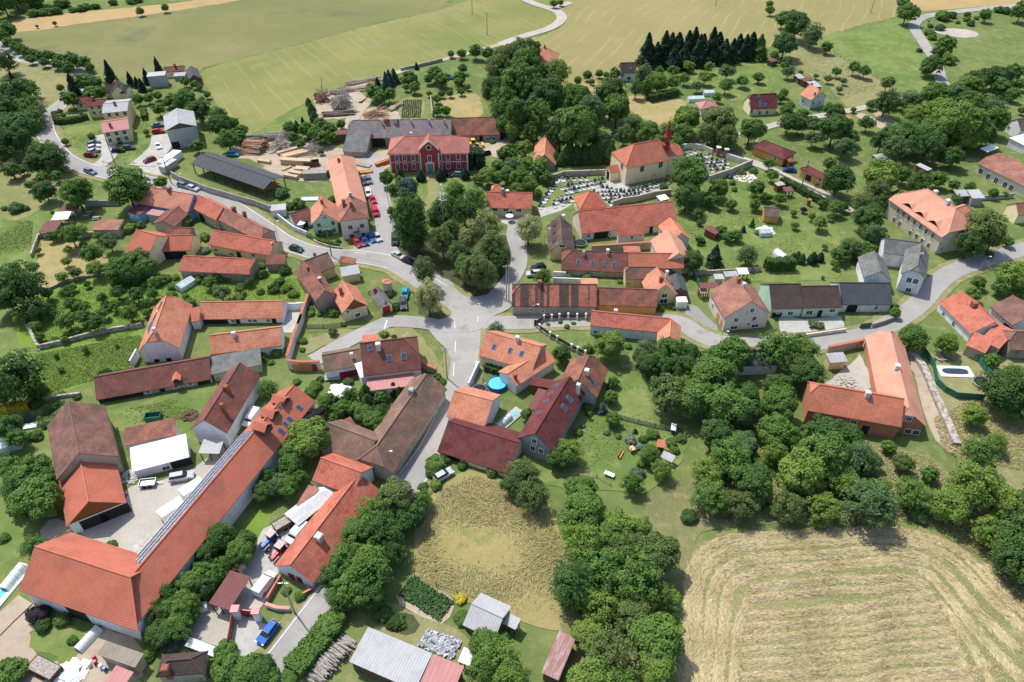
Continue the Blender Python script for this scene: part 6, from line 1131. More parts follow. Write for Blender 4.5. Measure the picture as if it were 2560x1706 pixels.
FILL(0, 'the wood at the right of the hayfield', 'round', 'mid light dark', [(2120, 1160), (2220, 1140), (2300, 1160), (2440, 1160), (2440, 1450), (2340, 1360), (2250, 1280), (2150, 1220)], 4.7, (2.4, 5.0), seed=6)
T(34, 'the trees on the slope around the brick house', 'round', 'olive mid', [(520, 1040, 190, 'dark', 'bushy dark tree covering the left front of the brick house'), (330, 1200, 110), (780, 1280, 110, 'mid'), (90, 1150, 80, 'light'), (950, 1300, 90, 'grey'), (1100, 1150, 70, 'grey'), (1890, 870, 100, 'light'), (1930, 1200, 150, 'mid'), (2090, 1120, 90, 'light'), (2150, 640, 190, 'dark'), (2300, 760, 150, 'mid'), (2250, 480, 90, 'mid'), (1330, 160, 125, 'mid'), (340, 270, 140, 'light', 'bright green tree between side road and brick house yard'), (1630, 210, 96, 'light'), (2045, 360, 76, 'mid'), (1230, 1300, 90), (1480, 1400, 80)])
T(22, 'the big trees on the village green', 'linden', 'linden olive', [(1700, 740, 128, 'olive'), (1850, 860, 118, 'olive'), (1780, 620, 90, 'olive'), (2100, 620, 150, 'linden'), (2160, 800, 140, 'olive'), (2010, 1000, 165, 'olive'), (1930, 720, 100, 'linden'), (2230, 930, 100, 'dark'), (1900, 980, 110, 'mid'), (2110, 1060, 110, 'olive'), (1540, 1030, 120, 'olive', 'olive green linden, rear one on the small traffic island'), (1570, 1240, 145, 'linden', 'pale flowering linden, front one on the small traffic island')], 2.7)
T(22, 'the dark broadleaf trees by the manor lawn', 'round', 'dark', [(1385, 470, 135, 'dark'), (1420, 660, 150, 'dark'), (1360, 600, 110), (1680, 470, 130, 'dark'), (1820, 290, 110, 'mid'), (1990, 330, 120, 'mid'), (1640, 560, 80), (1900, 450, 120), (2040, 440, 90), (1190, 160, 70, 'mid'), (1390, 250, 100, 'blue'), (1320, 200, 60), (1230, 460, 40), (1240, 250, 45), (1760, 400, 90)], 2.5)
mktree(*(lambda p: (p[0], 5, 19, 'linden', 'leaf_dark', 'the tall crown beside the square'))(treepx(22, 1430, 730, 120, 'round')), label='tall dark chestnut at the edge of the square, silver car below')
T('a', 'the trees behind the yellow rectory', 'round', 'light mid', [(850, 260, 165), (1000, 330, 130), (1200, 230, 160, 'mid'), (1420, 300, 190), (1350, 500, 150, 'light'), (1600, 420, 170), (1750, 180, 150, 'mid'), (1900, 300, 120, 'light'), (1480, 130, 140), (640, 320, 90), (1750, 600, 90, 'dark')])
T(23, 'the linden by the church lane', 'linden', 'linden', [(150, 620, 138, 'linden', 'pale olive linden standing alone beside the brown dormer house')], 2.4)
T(22, 'the clipped yews before the red manor', 'column', 'conifer', [(1500, 140, 40), (1680, 135, 40), (1905, 125, 40), (1310, 130, 40), (2060, 130, 40)], 2.6)
hedge('tall dark yew hedge at the right corner of the manor', 22, [(1920, 60), (2000, 70), (2080, 60)], 6, 4, 'leaf_conifer')
T(22, 'the shrubs by the main road houses', 'bush', 'mid dark', [(650, 665, 44), (230, 300, 72, 'grey'), (380, 400, 72, 'mid'), (300, 420, 50, 'mid'), (660, 120, 36), (690, 360, 40), (570, 690, 26), (1270, 1335, 54), (1215, 1230, 40, 'dark'), (750, 740, 26), (40, 960, 44, 'light'), (60, 1040, 56, 'dark'), (260, 1010, 58, 'dark'), (160, 1170, 66), (280, 1170, 54, 'light'), (340, 1220, 50, 'light'), (40, 1200, 40), (210, 1110, 50), (700, 1390, 58, 'light'), (800, 1500, 30), (500, 1360, 36), (500, 1400, 40, 'light'), (1180, 1200, 28), (660, 1350, 34), (580, 1410, 30), (1060, 1210, 36), (70, 670, 22)])
T(32, 'the shrubs round the white porch farmhouse', 'bush', 'mid', [(195, 285, 62), (60, 330, 42), (140, 385, 34, 'light'), (430, 195, 38), (1165, 130, 44, 'light'), (1255, 152, 26, 'dark'), (420, 270, 28), (280, 270, 28, 'light'), (90, 370, 24), (840, 560, 46, 'grey'), (540, 600, 60), (500, 660, 60), (1650, 520, 50), (1700, 560, 40), (2190, 30, 10), (370, 560, 40), (580, 540, 40)])
T(32, 'the small trees on the lane verge', 'round', 'light', [(697, 95, 48, 'mid', 'small round tree on the verge beside the west lane'), (2185, 75, 92, 'grey', 'greyish pine behind the curved white gable')], 1.8)
# woods behind the manor
T(13, 'the tall wood between manor and church', 'round', 'dark dark mid', [(60, 480, 110, 'olive'), (160, 440, 105), (130, 590, 150), (20, 640, 140), (230, 690, 120), (60, 780, 170), (180, 850, 150), (320, 900, 165), (230, 1050, 140), (60, 1060, 130), (420, 655, 110, 'light'), (370, 780, 90), (560, 1130, 190, 'mid'), (440, 1180, 130), (620, 900, 120, 'mid'), (720, 1020, 130, 'grey'), (910, 850, 150), (960, 980, 130), (540, 830, 80, 'light'), (690, 1200, 110), (160, 1200, 80), (-60, 560, 130, 'olive'), (-130, 660, 120, 'olive'), (-60, 900, 140), (-160, 850, 110), (-100, 1010, 110), (-60, 1110, 90), (20, 1180, 80, 'light'), (800, 920, 100)], 2.75)
T(13, 'the greenery behind the church', 'round', 'grey mid', [(1110, 1130, 105), (1250, 1190, 110), (1020, 1230, 90, 'grey'), (1430, 1190, 110, 'mid'), (1600, 1080, 125, 'light'), (1560, 1200, 90, 'mid'), (1890, 1100, 165, 'olive'), (1960, 1240, 110, 'olive'), (1800, 1200, 110, 'olive'), (2180, 1180, 112, 'mid'), (1480, 1290, 80, 'dark'), (1340, 1280, 80, 'grey'), (110, 1345, 80, 'light'), (130, 1500, 95, 'light'), (20, 1500, 90), (250, 1510, 90, 'light'), (800, 1260, 80)])
T(13, 'the thuja screen left of the church', 'column', 'dark', [(520, 1400, 62, 'dark'), (590, 1410, 60), (660, 1400, 62), (730, 1400, 60), (790, 1380, 66), (850, 1370, 66), (900, 1400, 60), (400, 1440, 40, 'mid'), (450, 1450, 40, 'mid')], 3.0)
T(13, 'the silver willow beside the dark chalet', 'linden', 'silver', [(1190, 680, 85, 'grey', 'tall grey-green weeping willow beside the dark chalet'), (1130, 800, 62, 'grey'), (1230, 790, 60, 'mid')], 3)
T(13, 'the tall conifer row on the hillside', 'conifer', 'conifer', [(1235, 470, 92), (1320, 490, 85), (1390, 460, 95), (1450, 440, 100), (1515, 420, 108), (1600, 440, 90), (1655, 430, 92), (1740, 420, 95), (1820, 440, 92), (1885, 390, 100), (1945, 450, 92), (1570, 500, 85), (2070, 410, 86), (2130, 430, 80), (2190, 390, 95), (2265, 410, 90, 'mid'), (2010, 470, 70), (1700, 490, 80), (1480, 520, 80)], 2.9)
FILL(13, 'the orchard below the conifer row', 'loose', 'mid light grey', [(1300, 700), (1500, 640), (1760, 660), (2000, 740), (2120, 800), (1900, 900), (1700, 880), (1420, 840), (1280, 780)], 8, (2.3, 3.6), seed=8)
T(13, 'the garden trees around the dark chalet', 'round', 'mid dark', [(690, 680, 46, 'grey'), (800, 665, 38, 'dark'), (858, 680, 32, 'olive'), (940, 665, 56, 'dark'), (1350, 640, 42), (1470, 645, 40, 'light'), (2250, 695, 52, 'light'), (1870, 880, 46, 'dark'), (680, 810, 22, 'dark'), (730, 740, 30), (1330, 740, 90, 'mid'), (380, 30, 34, 'dark'), (445, 20, 28, 'dark'), (600, 730, 40)])
T(14, 'the trees between the stubble fields and meadow', 'round', 'grey dark', [(160, 390, 108, 'grey'), (270, 220, 105, 'dark'), (140, 160, 74), (410, 305, 95, 'grey'), (540, 425, 52, 'mid'), (20, 90, 40), (15, 30, 34), (220, 130, 50), (1275, 95, 88, 'mid'), (1230, 20, 50, 'mid')])
T(14, 'the fruit trees on the hillside meadow', 'loose', 'mid grey', [(630, 650, 46), (690, 735, 32), (550, 715, 38), (650, 812, 32), (790, 612, 58), (890, 640, 58), (1090, 755, 66, 'grey'), (440, 690, 26), (300, 660, 24), (180, 545, 50), (150, 590, 40), (190, 650, 56), (60, 500, 46)])
T(14, 'the bushes on the far pasture', 'bush', 'mid dark', [(1600, 145, 66), (1680, 140, 40), (1730, 205, 20), (1820, 130, 30), (1815, 175, 34), (1850, 215, 36), (1900, 165, 22), (1480, 235, 26), (1475, 295, 46), (1380, 460, 26), (1640, 540, 70), (2170, 100, 44), (1465, 195, 12), (1570, 250, 40, 'grey'), (2100, 90, 40), (2260, 100, 30), (1500, 340, 40)])
T(14, 'the trees along the pasture track', 'round', 'dark', [(1620, 400, 84), (1560, 460, 60), (1500, 570, 88), (1450, 620, 62), (1985, 125, 54, 'grey'), (2320, 90, 78), (1370, 890, 52), (1500, 860, 56, 'mid')])
T(14, 'the dark conifers above the far right houses', 'round', 'dark', [(1900, 730, 95), (1990, 700, 95), (2080, 690, 95), (2170, 680, 90), (2240, 650, 80), (1840, 780, 70), (2120, 770, 80), (2300, 760, 50)])
FILL(14, 'the leafy gardens of the upper right', 'round', 'mid dark light grey', [(1240, 1010), (1420, 900), (1700, 900), (1900, 900), (1960, 1000), (2020, 1150), (2030, 1330), (1880, 1440), (1750, 1500), (1600, 1568), (1300, 1568), (1100, 1480), (1240, 1300), (1320, 1220), (1240, 1120)], 7.8, (3.4, 6.2), seed=9)
FILL(14, 'the orchard trees below the hill lane', 'loose', 'mid dark grey', [(60, 1240), (300, 1120), (480, 1110), (800, 1180), (1000, 1230), (1200, 1320), (1080, 1400), (900, 1480), (620, 1480), (480, 1440), (330, 1400), (200, 1290)], 8.5, (2.6, 4.6), seed=10)
T(14, 'the garden trees of the hillside houses', 'round', 'mid', [(940, 945, 44, 'conifer'), (1090, 915, 118, 'dark'), (1190, 930, 52), (1700, 850, 100, 'grey'), (1900, 870, 62, 'light'), (2240, 845, 62, 'mid'), (1750, 1090, 190, 'light'), (1880, 1180, 140, 'mid'), (1650, 1190, 110, 'light'), (610, 1165, 138, 'dark'), (290, 1130, 76), (175, 1000, 60), (145, 845, 40, 'dark'), (380, 1095, 46), (1450, 1190, 46, 'olive'), (560, 985, 50, 'dark'), (640, 985, 46), (780, 1000, 26), (120, 880, 46), (200, 960, 50), (2320, 1000, 36)])
T(24, 'the trees above the old mansion', 'round', 'mid dark', [(1040, 120, 160, 'light'), (650, 170, 135, 'dark'), (1010, 290, 120, 'olive'), (880, 400, 120, 'olive'), (930, 510, 130, 'dark'), (1060, 370, 90, 'olive'), (1390, 180, 105, 'dark'), (1560, 160, 85), (1240, 130, 80, 'mid'), (960, 680, 105, 'grey'), (760, 790, 105, 'grey'), (660, 850, 80, 'grey'), (1180, 320, 60, 'mid'), (880, 800, 70, 'mid'), (1730, 340, 44), (1700, 220, 50), (1850, 240, 50), (560, 30, 60)])
T(24, 'the garden trees of the terrace gardens', 'loose', 'mid', [(610, 945, 46), (480, 560, 74, 'light'), (620, 430, 74), (490, 390, 44, 'dark'), (330, 450, 34, 'purple'), (115, 350, 62), (250, 590, 42), (235, 480, 34), (405, 510, 42, 'light'), (520, 790, 30), (40, 140, 56), (440, 225, 20), (20, 340, 40), (690, 420, 50, 'dark'), (570, 520, 36), (500, 1070, 18), (20, 30, 60)])
T(24, 'the clipped thujas on the terrace lawn', 'column', 'dark', [(230, 890, 34), (270, 880, 36), (310, 900, 34), (410, 895, 40, 'conifer'), (480, 885, 32, 'conifer')], 3)
T(24, 'the big lindens by the old mansion', 'linden', 'olive', [(1950, 620, 175, 'olive'), (1850, 760, 120, 'dark'), (2060, 700, 120, 'olive')], 2.4)
T(24, 'the trees at the right edge crossing', 'round', 'dark', [(1935, 1110, 62), (1880, 1215, 72), (2240, 1040, 150, 'light', 'light green birch at the right edge crossing'), (2130, 1150, 80, 'light'), (2300, 1160, 80, 'light'), (1160, 1390, 52, 'mid'), (1155, 1340, 44, 'mid'), (2190, 740, 50, 'mid'), (2020, 860, 40, 'grey'), (2060, 300, 46, 'mid'), (2160, 310, 30), (1210, 1040, 10)])
T(23, 'the trees of the old walled garden', 'round', 'mid dark', [(1620, 130, 175, 'mid', 'very large green tree between church and walled garden'), (1600, 320, 130, 'dark'), (1890, 260, 92), (1820, 350, 78), (2000, 400, 56, 'dark'), (2240, 250, 78, 'grey'), (2220, 400, 60, 'mid'), (1650, 920, 105, 'dark'), (1560, 940, 60, 'dark'), (1450, 1000, 58, 'dark'), (285, 1060, 84, 'mid'), (2150, 860, 98, 'grey'), (2050, 680, 60), (1910, 630, 56), (1970, 690, 56), (1700, 480, 60, 'dark'), (1380, 240, 46, 'grey'), (2300, 330, 50), (1710, 570, 30), (1710, 725, 42)])
T(23, 'the spruces of the walled garden', 'conifer', 'conifer', [(1850, 880, 82, 'conifer'), (2110, 625, 30, 'blue'), (2190, 580, 30, 'mid')], 2.6)
T(23, 'the small shrubs of the walled garden', 'bush', 'mid', [(1990, 155, 28, 'blue'), (2010, 212, 28, 'dark'), (515, 1072, 40), (690, 1062, 44), (985, 1110, 26), (1745, 745, 26, 'dark'), (2250, 660, 40), (1100, 1375, 22), (1360, 1360, 36), (1470, 1350, 26), (2100, 120, 40), (2200, 100, 40), (440, 1480, 26), (560, 1490, 24), (700, 1460, 24), (500, 1520, 30), (1610, 1070, 24), (2030, 270, 30), (330, 1500, 22)])
# sawmill greenery
T('c', 'the spinney beside the sawmill', 'round', 'mid dark', [(700, 830, 105, 'dark'), (720, 950, 85, 'light'), (930, 850, 110), (1060, 900, 120), (1120, 790, 110), (1240, 850, 110, 'dark'), (1180, 960, 110, 'grey'), (1300, 960, 70, 'dark'), (850, 1050, 66, 'grey'), (1410, 780, 74, 'silver'), (1130, 1160, 50, 'grey'), (350, 1040, 50, 'dark'), (1070, 380, 46, 'grey'), (1870, 330, 115, 'mid'), (1960, 400, 100), (2080, 360, 100, 'grey'), (1820, 260, 60, 'dark'), (-60, 950, 80, 'dark'), (1270, 1480, 40, 'mid')])
T('c', 'the conifers beside the sawmill', 'conifer', 'conifer', [(790, 800, 62), (870, 720, 30), (970, 880, 50), (2080, 120, 86, 'blue'), (2150, 90, 80, 'blue'), (1920, 190, 50, 'conifer'), (2040, 200, 70, 'blue')], 3.2)
T('c', 'the poplars at the edge of the lumber yard', 'column', 'mid', [(955, 470, 38, 'mid'), (1000, 580, 52, 'grey'), (1030, 680, 50, 'grey')], 3)
T(12, 'the garden trees behind the sawmill barn', 'round', 'mid dark', [(1630, 660, 76), (1690, 720, 66), (1570, 720, 44), (1880, 620, 46), (1860, 700, 60), (1850, 740, 50), (1440, 790, 54), (1370, 790, 36), (1690, 850, 36, 'conifer'), (1770, 850, 34, 'conifer'), (1870, 830, 36, 'conifer'), (1650, 1010, 44, 'dark'), (1730, 1010, 48, 'mid'), (1645, 900, 40, 'light'), (1775, 485, 34, 'grey'), (1875, 480, 46, 'dark'), (2000, 460, 66), (2110, 480, 60), (1930, 790, 30), (1580, 850, 30), (2230, 1180, 34), (2260, 1380, 70, 'mid'), (2334, 1400, 60)])
T(12, 'the little spruce by the wall track', 'conifer', 'conifer', [(1462, 600, 24, 'conifer', 'single small dark spruce beside the dirt track wall')], 3)
T(12, 'the garden shrubs right of the manor', 'bush', 'mid dark', [(1960, 1440, 60), (2060, 1500, 40, 'mid'), (2250, 1400, 60, 'dark'), (2200, 1500, 60, 'mid'), (2310, 1350, 60), (1400, 720, 80, 'dark'), (2150, 1290, 30), (1560, 1560, 20)])
hedge('dark clipped hedge left of the pink pavilion', 13, [(1240, 930), (1380, 900), (1500, 870)], 2.6, 2.4, 'leaf_dark')
hedge('L-shaped clipped hedge in front of the flats', 11, [(505, 1060), (530, 1135), (670, 1120), (810, 1085)], 1.8, 1.6, 'leaf_dark')
hedge('small hedge left of the concrete hall', 11, [(1318, 1030), (1322, 1100)], 2, 1.6, 'leaf_mid')
hedge('dark green hedge before the dark brown house', 11, [(1050, 875), (1210, 850)], 2.6, 2.6, 'leaf_dark')
hedge('long trimmed hedge beside the garden lane', 24, [(120, 205), (280, 290), (410, 365), (580, 445)], 1.8, 2, 'leaf_dark')
hedge('tall thuja hedge on the terrace lawn', 24, [(-40, 1000), (60, 1000), (150, 1000), (225, 995)], 3.2, 2, 'leaf_dark')
hedge('ivy hedge left of the white courtyard', 24, [(800, 960), (870, 860), (960, 830)], 2.8, 3, 'leaf_light')
hedge('rounded hedge along the village green bank', 22, [(470, 700), (560, 740), (680, 770), (760, 790)], .7, .8, 'leaf_mid')
hedge('hedge of leafy shrubs beside the round pool', 32, [(2090, 450), (2180, 470), (2270, 495)], 1.4, 1.4, 'leaf_dark')
hedge('roadside hedge above the pale corrugated shed', 42, [(290, 1500), (400, 1370), (480, 1290), (540, 1230)], 2, 3.4, 'leaf_mid')
hedge('planter of shrubs on the mint house terrace', 34, [(370, 60), (500, 70)], 1, 1.6, 'leaf_olive')
T(11, 'the mixed trees left of the black lumber hall', 'round', 'mid', [(2120, 1120, 60), (2200, 1180, 60)])
# ================================================================== WALLS AND FENCES
def W(label, t, pts, h=1.6, th=.45, mat='stonewall', name='stone_wall', cat='wall', cap=None, **k): return wallline(name, label, cat, t, pts, h, th, mat, cap=cap, **k)
plain('tilecap', (.45, .15, .09), .9, .25, sc=3)
W('long grey plank-faced wall between main road and black lumber hall', 21, [(1572, 160), (1650, 205), (1900, 300), (2190, 385), (2334, 425), (2440, 465), (2480, 480)], 2.2, .25, 'concrete', 'concrete_wall')
W('white wall in front of the parasol terrace by the main road', 22, [(137, 478), (290, 600), (350, 645), (470, 695)], 1.5, .3, 'w_white', 'garden_wall')
W('low stone wall around the small front lawn of the mint house', 22, [(470, 700), (560, 760), (680, 800), (790, 815)], .6, .3, 'stonewall')
W('stone wall between the pasture and the dry garden', 21, [(365, 700), (330, 790), (295, 890)], 1.2)
W('pale wall below the pink-roofed outbuilding', 21, [(370, 715), (640, 715), (860, 700), (1130, 685)], 1.6, .4, 'w_old', 'garden_wall')
W('crumbling stone wall below the dry garden', 21, [(330, 1200), (470, 1180), (620, 1115), (780, 1080), (960, 1050)], .8)
W('mossy stone wall between orchard and paddock', 31, [(365, 268), (560, 225), (800, 160), (1050, 105), (1300, 65)], 1.3)
W('stone wall along the left orchard path', 31, [(205, 0), (280, 110), (355, 250)], .8, .7)
W('short stone wall below the paddock', 31, [(430, 730), (580, 705), (740, 685)], .8)
W('grey wall behind the three open sheds', 21, [(780, 425), (940, 418), (1100, 415)], 1.8, .35, 'w_grey', 'garden_wall')
W('tile-capped white wall between village green lawn and porch farmhouse', 22, [(490, 1290), (450, 1400), (400, 1568)], 2.4, .5, 'w_white', 'boundary_wall', cap='tilecap')
W('tile-capped white wall with arches above the wooden gate', 32, [(430, 20), (365, 190), (300, 400)], 2.4, .5, 'w_white', 'boundary_wall', cap='tilecap')
gw = W('white gate wall with orange wooden double gate and red tile coping', 32, [(300, 445), (420, 460), (597, 455)], 2.6, .4, 'w_offwhite', 'gate_wall', cap='tilecap')
def gate(par, t, x, y, w_, h, mat='woodorange', nm='gate'):
    p = un(P(t, x, y)); q1 = un(P(t, x - 60, y)); o = MB().box((-w_ / 2, -.32, .05), (-.02, -.24, h)).box((.02, -.32, .05), (w_ / 2, -.24, h)).build(nm, mat, par); o.location = p - par.location; return o
gate(gw, 32, 432, 462, 4.2, 2.3); gate(gw, 32, 545, 458, 1, 2, 'redpaint', 'wicket')
W('white-grey wall behind the yard of the porch farmhouse', 22, [(290, 1370), (380, 1370), (460, 1360)], 2.2, .3, 'w_white', 'garden_wall')
W('curved white wall between kerb and round pool', 32, [(2035, 440), (1990, 530), (1940, 640)], 2.2, .35, 'w_white', 'boundary_wall')
W('curved tile-topped wall joining maroon terrace house to the mossy farmhouse', 32, [(1510, 430), (1580, 470), (1650, 500)], 1.8, .5, 'w_old', 'garden_wall', cap='tilecap')
W('stone churchyard wall beneath the thuja screen', 'b', [(0, 740), (130, 700), (370, 690), (660, 680)], 1.8, .5, 'w_old', 'churchyard_wall')
W('stone churchyard wall behind the vivid red barn', 'b', [(660, 1035), (760, 1000), (930, 975), (1100, 930), (1290, 905)], 2, .5, 'w_old', 'churchyard_wall')
W('tall stone churchyard wall above the walled garden', 'b', [(1700, 770), (1940, 690), (2170, 590)], 2.4, .6, 'w_old', 'churchyard_wall')
W('churchyard wall with niches beside the two brick gate pillars', 'b', [(1380, 420), (1500, 400), (1640, 420), (1740, 465)], 2, .5, 'w_offwhite', 'churchyard_wall')
W('pale churchyard wall right of the two brick gate pillars', 'b', [(1890, 510), (2040, 560), (2170, 590)], 2, .5, 'w_offwhite', 'churchyard_wall')
for i, (x, y) in enumerate(((1800, 480), (1885, 500))):
    p = un(P('b', x, y)); o = thing('gate_pillar', ('left', 'right')[i] + ' brick churchyard gate pillar with pale stone cap', 'pillar', p, 0, 'brick gate pillars'); MB().box((-.55, -.55, -.2), (.55, .55, 3)).build('shaft', 'chimney_brick', o); MB().box((-.75, -.75, 3), (.75, .75, 3.3)).build('cap', 'cream', o)
W('courtyard wall with red tile coping behind the four-skylight house', 23, [(720, 845), (900, 835), (1100, 820), (1260, 812)], 2.2, .5, 'w_old', 'boundary_wall', cap='tilecap')
W('white wall by the parked cars of the four-skylight house', 23, [(375, 1060), (490, 1065)], 1.5, .3, 'w_white', 'garden_wall')
W('white wall behind the stripe-tiled long house', 23, [(375, 1118), (620, 1128)], 1.6, .3, 'w_white', 'garden_wall')
W('long low rubble wall on the hill slope right of the brick house', 34, [(1310, 320), (1400, 430), (1460, 560), (1560, 800), (1650, 1000), (1710, 1150)], 1.0, 1.5, 'stonewall', 'rubble_wall')
W('stone boundary wall behind the walled garden sheds', 23, [(1600, 1050), (1830, 1045), (2060, 1030), (2250, 1020)], 1.4, .4)
W('pale front wall of the mint row houses terrace', 34, [(50, 200), (220, 180), (380, 155), (560, 130), (700, 110)], 1.1, .3, 'w_offwhite', 'garden_wall')
W('brown stone wall beside the side road bend', 24, [(940, 1530), (1040, 1500), (1140, 1460)], 1.3, .5, 'w_stone')
W('old wall along the road above the bright green tree', 34, [(530, 310), (680, 280), (850, 245)], 2.2, .5, 'w_old', 'boundary_wall', cap='tilecap')
W('grey wall behind the old mansion garden', 24, [(1700, 405), (1880, 370), (2080, 360), (2230, 345)], 1.6, .35, 'w_grey', 'garden_wall')
W('wall along the dirt track behind the sawmill gardens', 12, [(1320, 650), (1500, 610), (1700, 560)], 1.3, .5)
W('thin garden wall by the tilled allotment', 12, [(1590, 870), (1600, 960), (1612, 1070)], 1.5, .4)
W('white yard wall left of the solar barn', 31, [(1275, 340), (1215, 450)], 2.6, .3, 'w_white', 'garden_wall')
W('garden wall terrace beside the garden lane', 24, [(20, 100), (300, 235), (560, 350), (740, 470)], .8, .5)
W('bright red gate of the tractor yard', 41, [(1870, 1050), (1990, 1062)], 1.9, .15, 'redpaint', 'yard_gate', 'gate')
W('tall rusty red fence left of the slab driveway', 41, [(1815, 1080), (1800, 1180), (1780, 1290)], 1.9, .12, 'chimney_brick', 'panel_fence', 'fence')
W('low white and red flower wall in front of the white farmhouse gable', 42, [(80, 980), (170, 1010), (270, 1015)], .9, .35, 'w_white', 'garden_wall', cap='redpaint')
W('red roadside garden wall under the white gable', 42, [(330, 920), (440, 860)], .9, .3, 'redpaint', 'garden_wall')
W('brick red wall beside the white van in the tractor yard', 42, [(95, 945), (150, 850), (200, 770)], 1.3, .3, 'w_brick', 'garden_wall')
for i, (x, y) in enumerate(((1850, 1065), (2010, 1080))):
    p = un(P(41, x, y)); o = thing('gate_pillar', ('left', 'right')[i] + ' white pillar with red cap at the tractor yard gate', 'pillar', p, 0, 'tractor yard gate pillars'); MB().box((-.5, -.5, -.2), (.5, .5, 2.6)).build('shaft', 'white', o); MB().box((-.65, -.65, 2.6), (.65, .65, 2.85)).build('cap', 'redpaint', o)
fence('picket_fence', 'long weathered picket fence across the back meadow', 33, [(985, 905), (1150, 950), (1300, 985), (1450, 1015)], 1.3)
fence('picket_fence', 'short dark picket fence below the rose garden house', 33, [(980, 445), (1130, 452)], 1.3)
fence('plank_fence', 'grey plank fence below the yellow wood-gabled house', 22, [(465, 1535), (620, 1538), (780, 1520)], 1.3)
fence('wire_fence', 'long post fence along the top edge of the vegetable plot', 42, [(1230, 760), (1400, 830), (1560, 890)], 1.2, slats=False)
fence('post_fence', 'post fence along the manor lawn beside the parked cars', 22, [(1180, 270), (1215, 420), (1240, 560), (1250, 700)], 1.2, slats=False)
fence('post_fence', 'wooden post fence at the bottom of the play garden', 33, [(400, 1440), (600, 1420), (770, 1440), (900, 1520)], .9, slats=False)
fence('rail_fence', 'low rail fence at the foot of the flats lawn', 11, [(940, 1490), (1060, 1510), (1230, 1500)], .8, slats=False)
fence('meadow_fence', 'post fence along the top of the hillside orchard meadow', 14, [(600, 490), (760, 590), (960, 700), (1200, 850)], 1, slats=False)
W('green mesh fence left of the oval pool terrace', 34, [(1390, 275), (1440, 350), (1500, 440), (1530, 590), (1600, 660), (1700, 715), (1960, 735)], 1.8, .08, 'green_metal', 'mesh_fence', 'fence')
W('green mesh fence right of the oval pool terrace', 34, [(1860, 325), (1940, 430), (2020, 530)], 1.8, .08, 'green_metal', 'mesh_fence', 'fence')
W('green mesh fence behind the porch of the large cream house', 23, [(1645, 1065), (1700, 1150)], 1.8, .08, 'green_metal', 'mesh_fence', 'fence')
W('dark green hoarding at the side road bend', 24, [(830, 1540), (930, 1530)], 1.6, .1, 'green_metal', 'mesh_fence', 'fence')
def rose_fence():
    pts = [(210, 60), (250, 95), (345, 165), (410, 200), (540, 275), (595, 300), (665, 335)]; p = [un(P(33, *q)) for q in pts]; c = p[3]
    o = thing('garden_fence', 'curved fence of white posts and black panels round the rose garden', 'fence', (c.x, c.y, 0)); 
    top = [un(P(33, x, y)) for x, y in ((210, 60), (290, 10), (360, 6), (430, -2), (510, -6), (590, -2), (670, -4))]
    for line in (p, top):
        for i, q in enumerate(line):
            q = q - o.location; MB().box((q.x - .22, q.y - .22, -.2), (q.x + .22, q.y + .22, 1.9)).build('post', 'white', o)
            if i: a = line[i - 1] - o.location; L = (q - a).xy.length; MB().box((.22, -.04, .75), (L - .22, .04, 1.6), math.atan2(q.y - a.y, q.x - a.x), (a.x, a.y, 0)).build('panel', 'wooddark', o); MB().box((.2, -.16, -.2), (L - .2, .16, .7), math.atan2(q.y - a.y, q.x - a.x), (a.x, a.y, 0)).build('base_wall', 'stonewall', o)
rose_fence()
# ================================================================== VEHICLES
PAINT = {'white': (.75, .75, .75), 'silver': (.45, .47, .5), 'black': (.015, .015, .018), 'darkgrey': (.07, .075, .08), 'red': (.42, .015, .02), 'crimson': (.45, .02, .06), 'blue': (.015, .12, .45), 'darkblue': (.02, .05, .2), 'turquoise': (.02, .3, .45), 'green': (.02, .06, .05), 'bluegrey': (.12, .2, .27), 'maroon': (.16, .02, .03)}
for k_, c_ in PAINT.items(): plain('paint_' + k_, c_, .5, .03, spec=.15)
plain('lamp', (.8, .8, .75), .2, .02); plain('taillamp', (.4, .02, .02), .3, .02)
def loft(prof, hw, top_in=0):
    """side outline extruded across the car with the upper points drawn in"""
    n = len(prof); zs = [z for _, z in prof]; v = []
    for s in (-1, 1):
        for x, z in prof: v.append((x, s * (hw - top_in * max(0, (z - .55)) ), z))
    return v, [tuple(range(n)), tuple(range(2 * n - 1, n - 1, -1))] + [(i + n, (i + 1) % n + n, (i + 1) % n, i) for i in range(n)]
SH = {'hatch': ([(-2.0, .28), (2.05, .28), (2.1, .62), (1.95, .78), (1.1, .92), (-1.95, .95), (-2.06, .6)], [(-1.9, .93), (1.05, .9), (.35, 1.4), (-1.55, 1.43)], (-1.5, .3), 1.43, 4.1),
      'sedan': ([(-2.2, .28), (2.2, .28), (2.25, .6), (2.1, .76), (1.15, .9), (-1.5, .93), (-2.15, .9), (-2.25, .6)], [(-1.6, .92), (1.1, .88), (.35, 1.36), (-1.0, 1.38)], (-.95, .3), 1.38, 4.4),
      'estate': ([(-2.25, .3), (2.2, .3), (2.25, .65), (2.1, .82), (1.2, .97), (-2.2, 1.0), (-2.3, .65)], [(-2.18, .98), (1.15, .95), (.45, 1.52), (-2.0, 1.55)], (-1.95, .4), 1.55, 4.5),
      'van': ([(-2.3, .3), (2.3, .3), (2.35, .8), (2.1, 1.0), (1.35, 1.1), (.7, 1.8), (-2.25, 1.88), (-2.35, .8)], [(.5, 1.1), (1.38, 1.1), (.75, 1.72), (.45, 1.72)], None, 1.9, 4.6)}
NCAR = {}
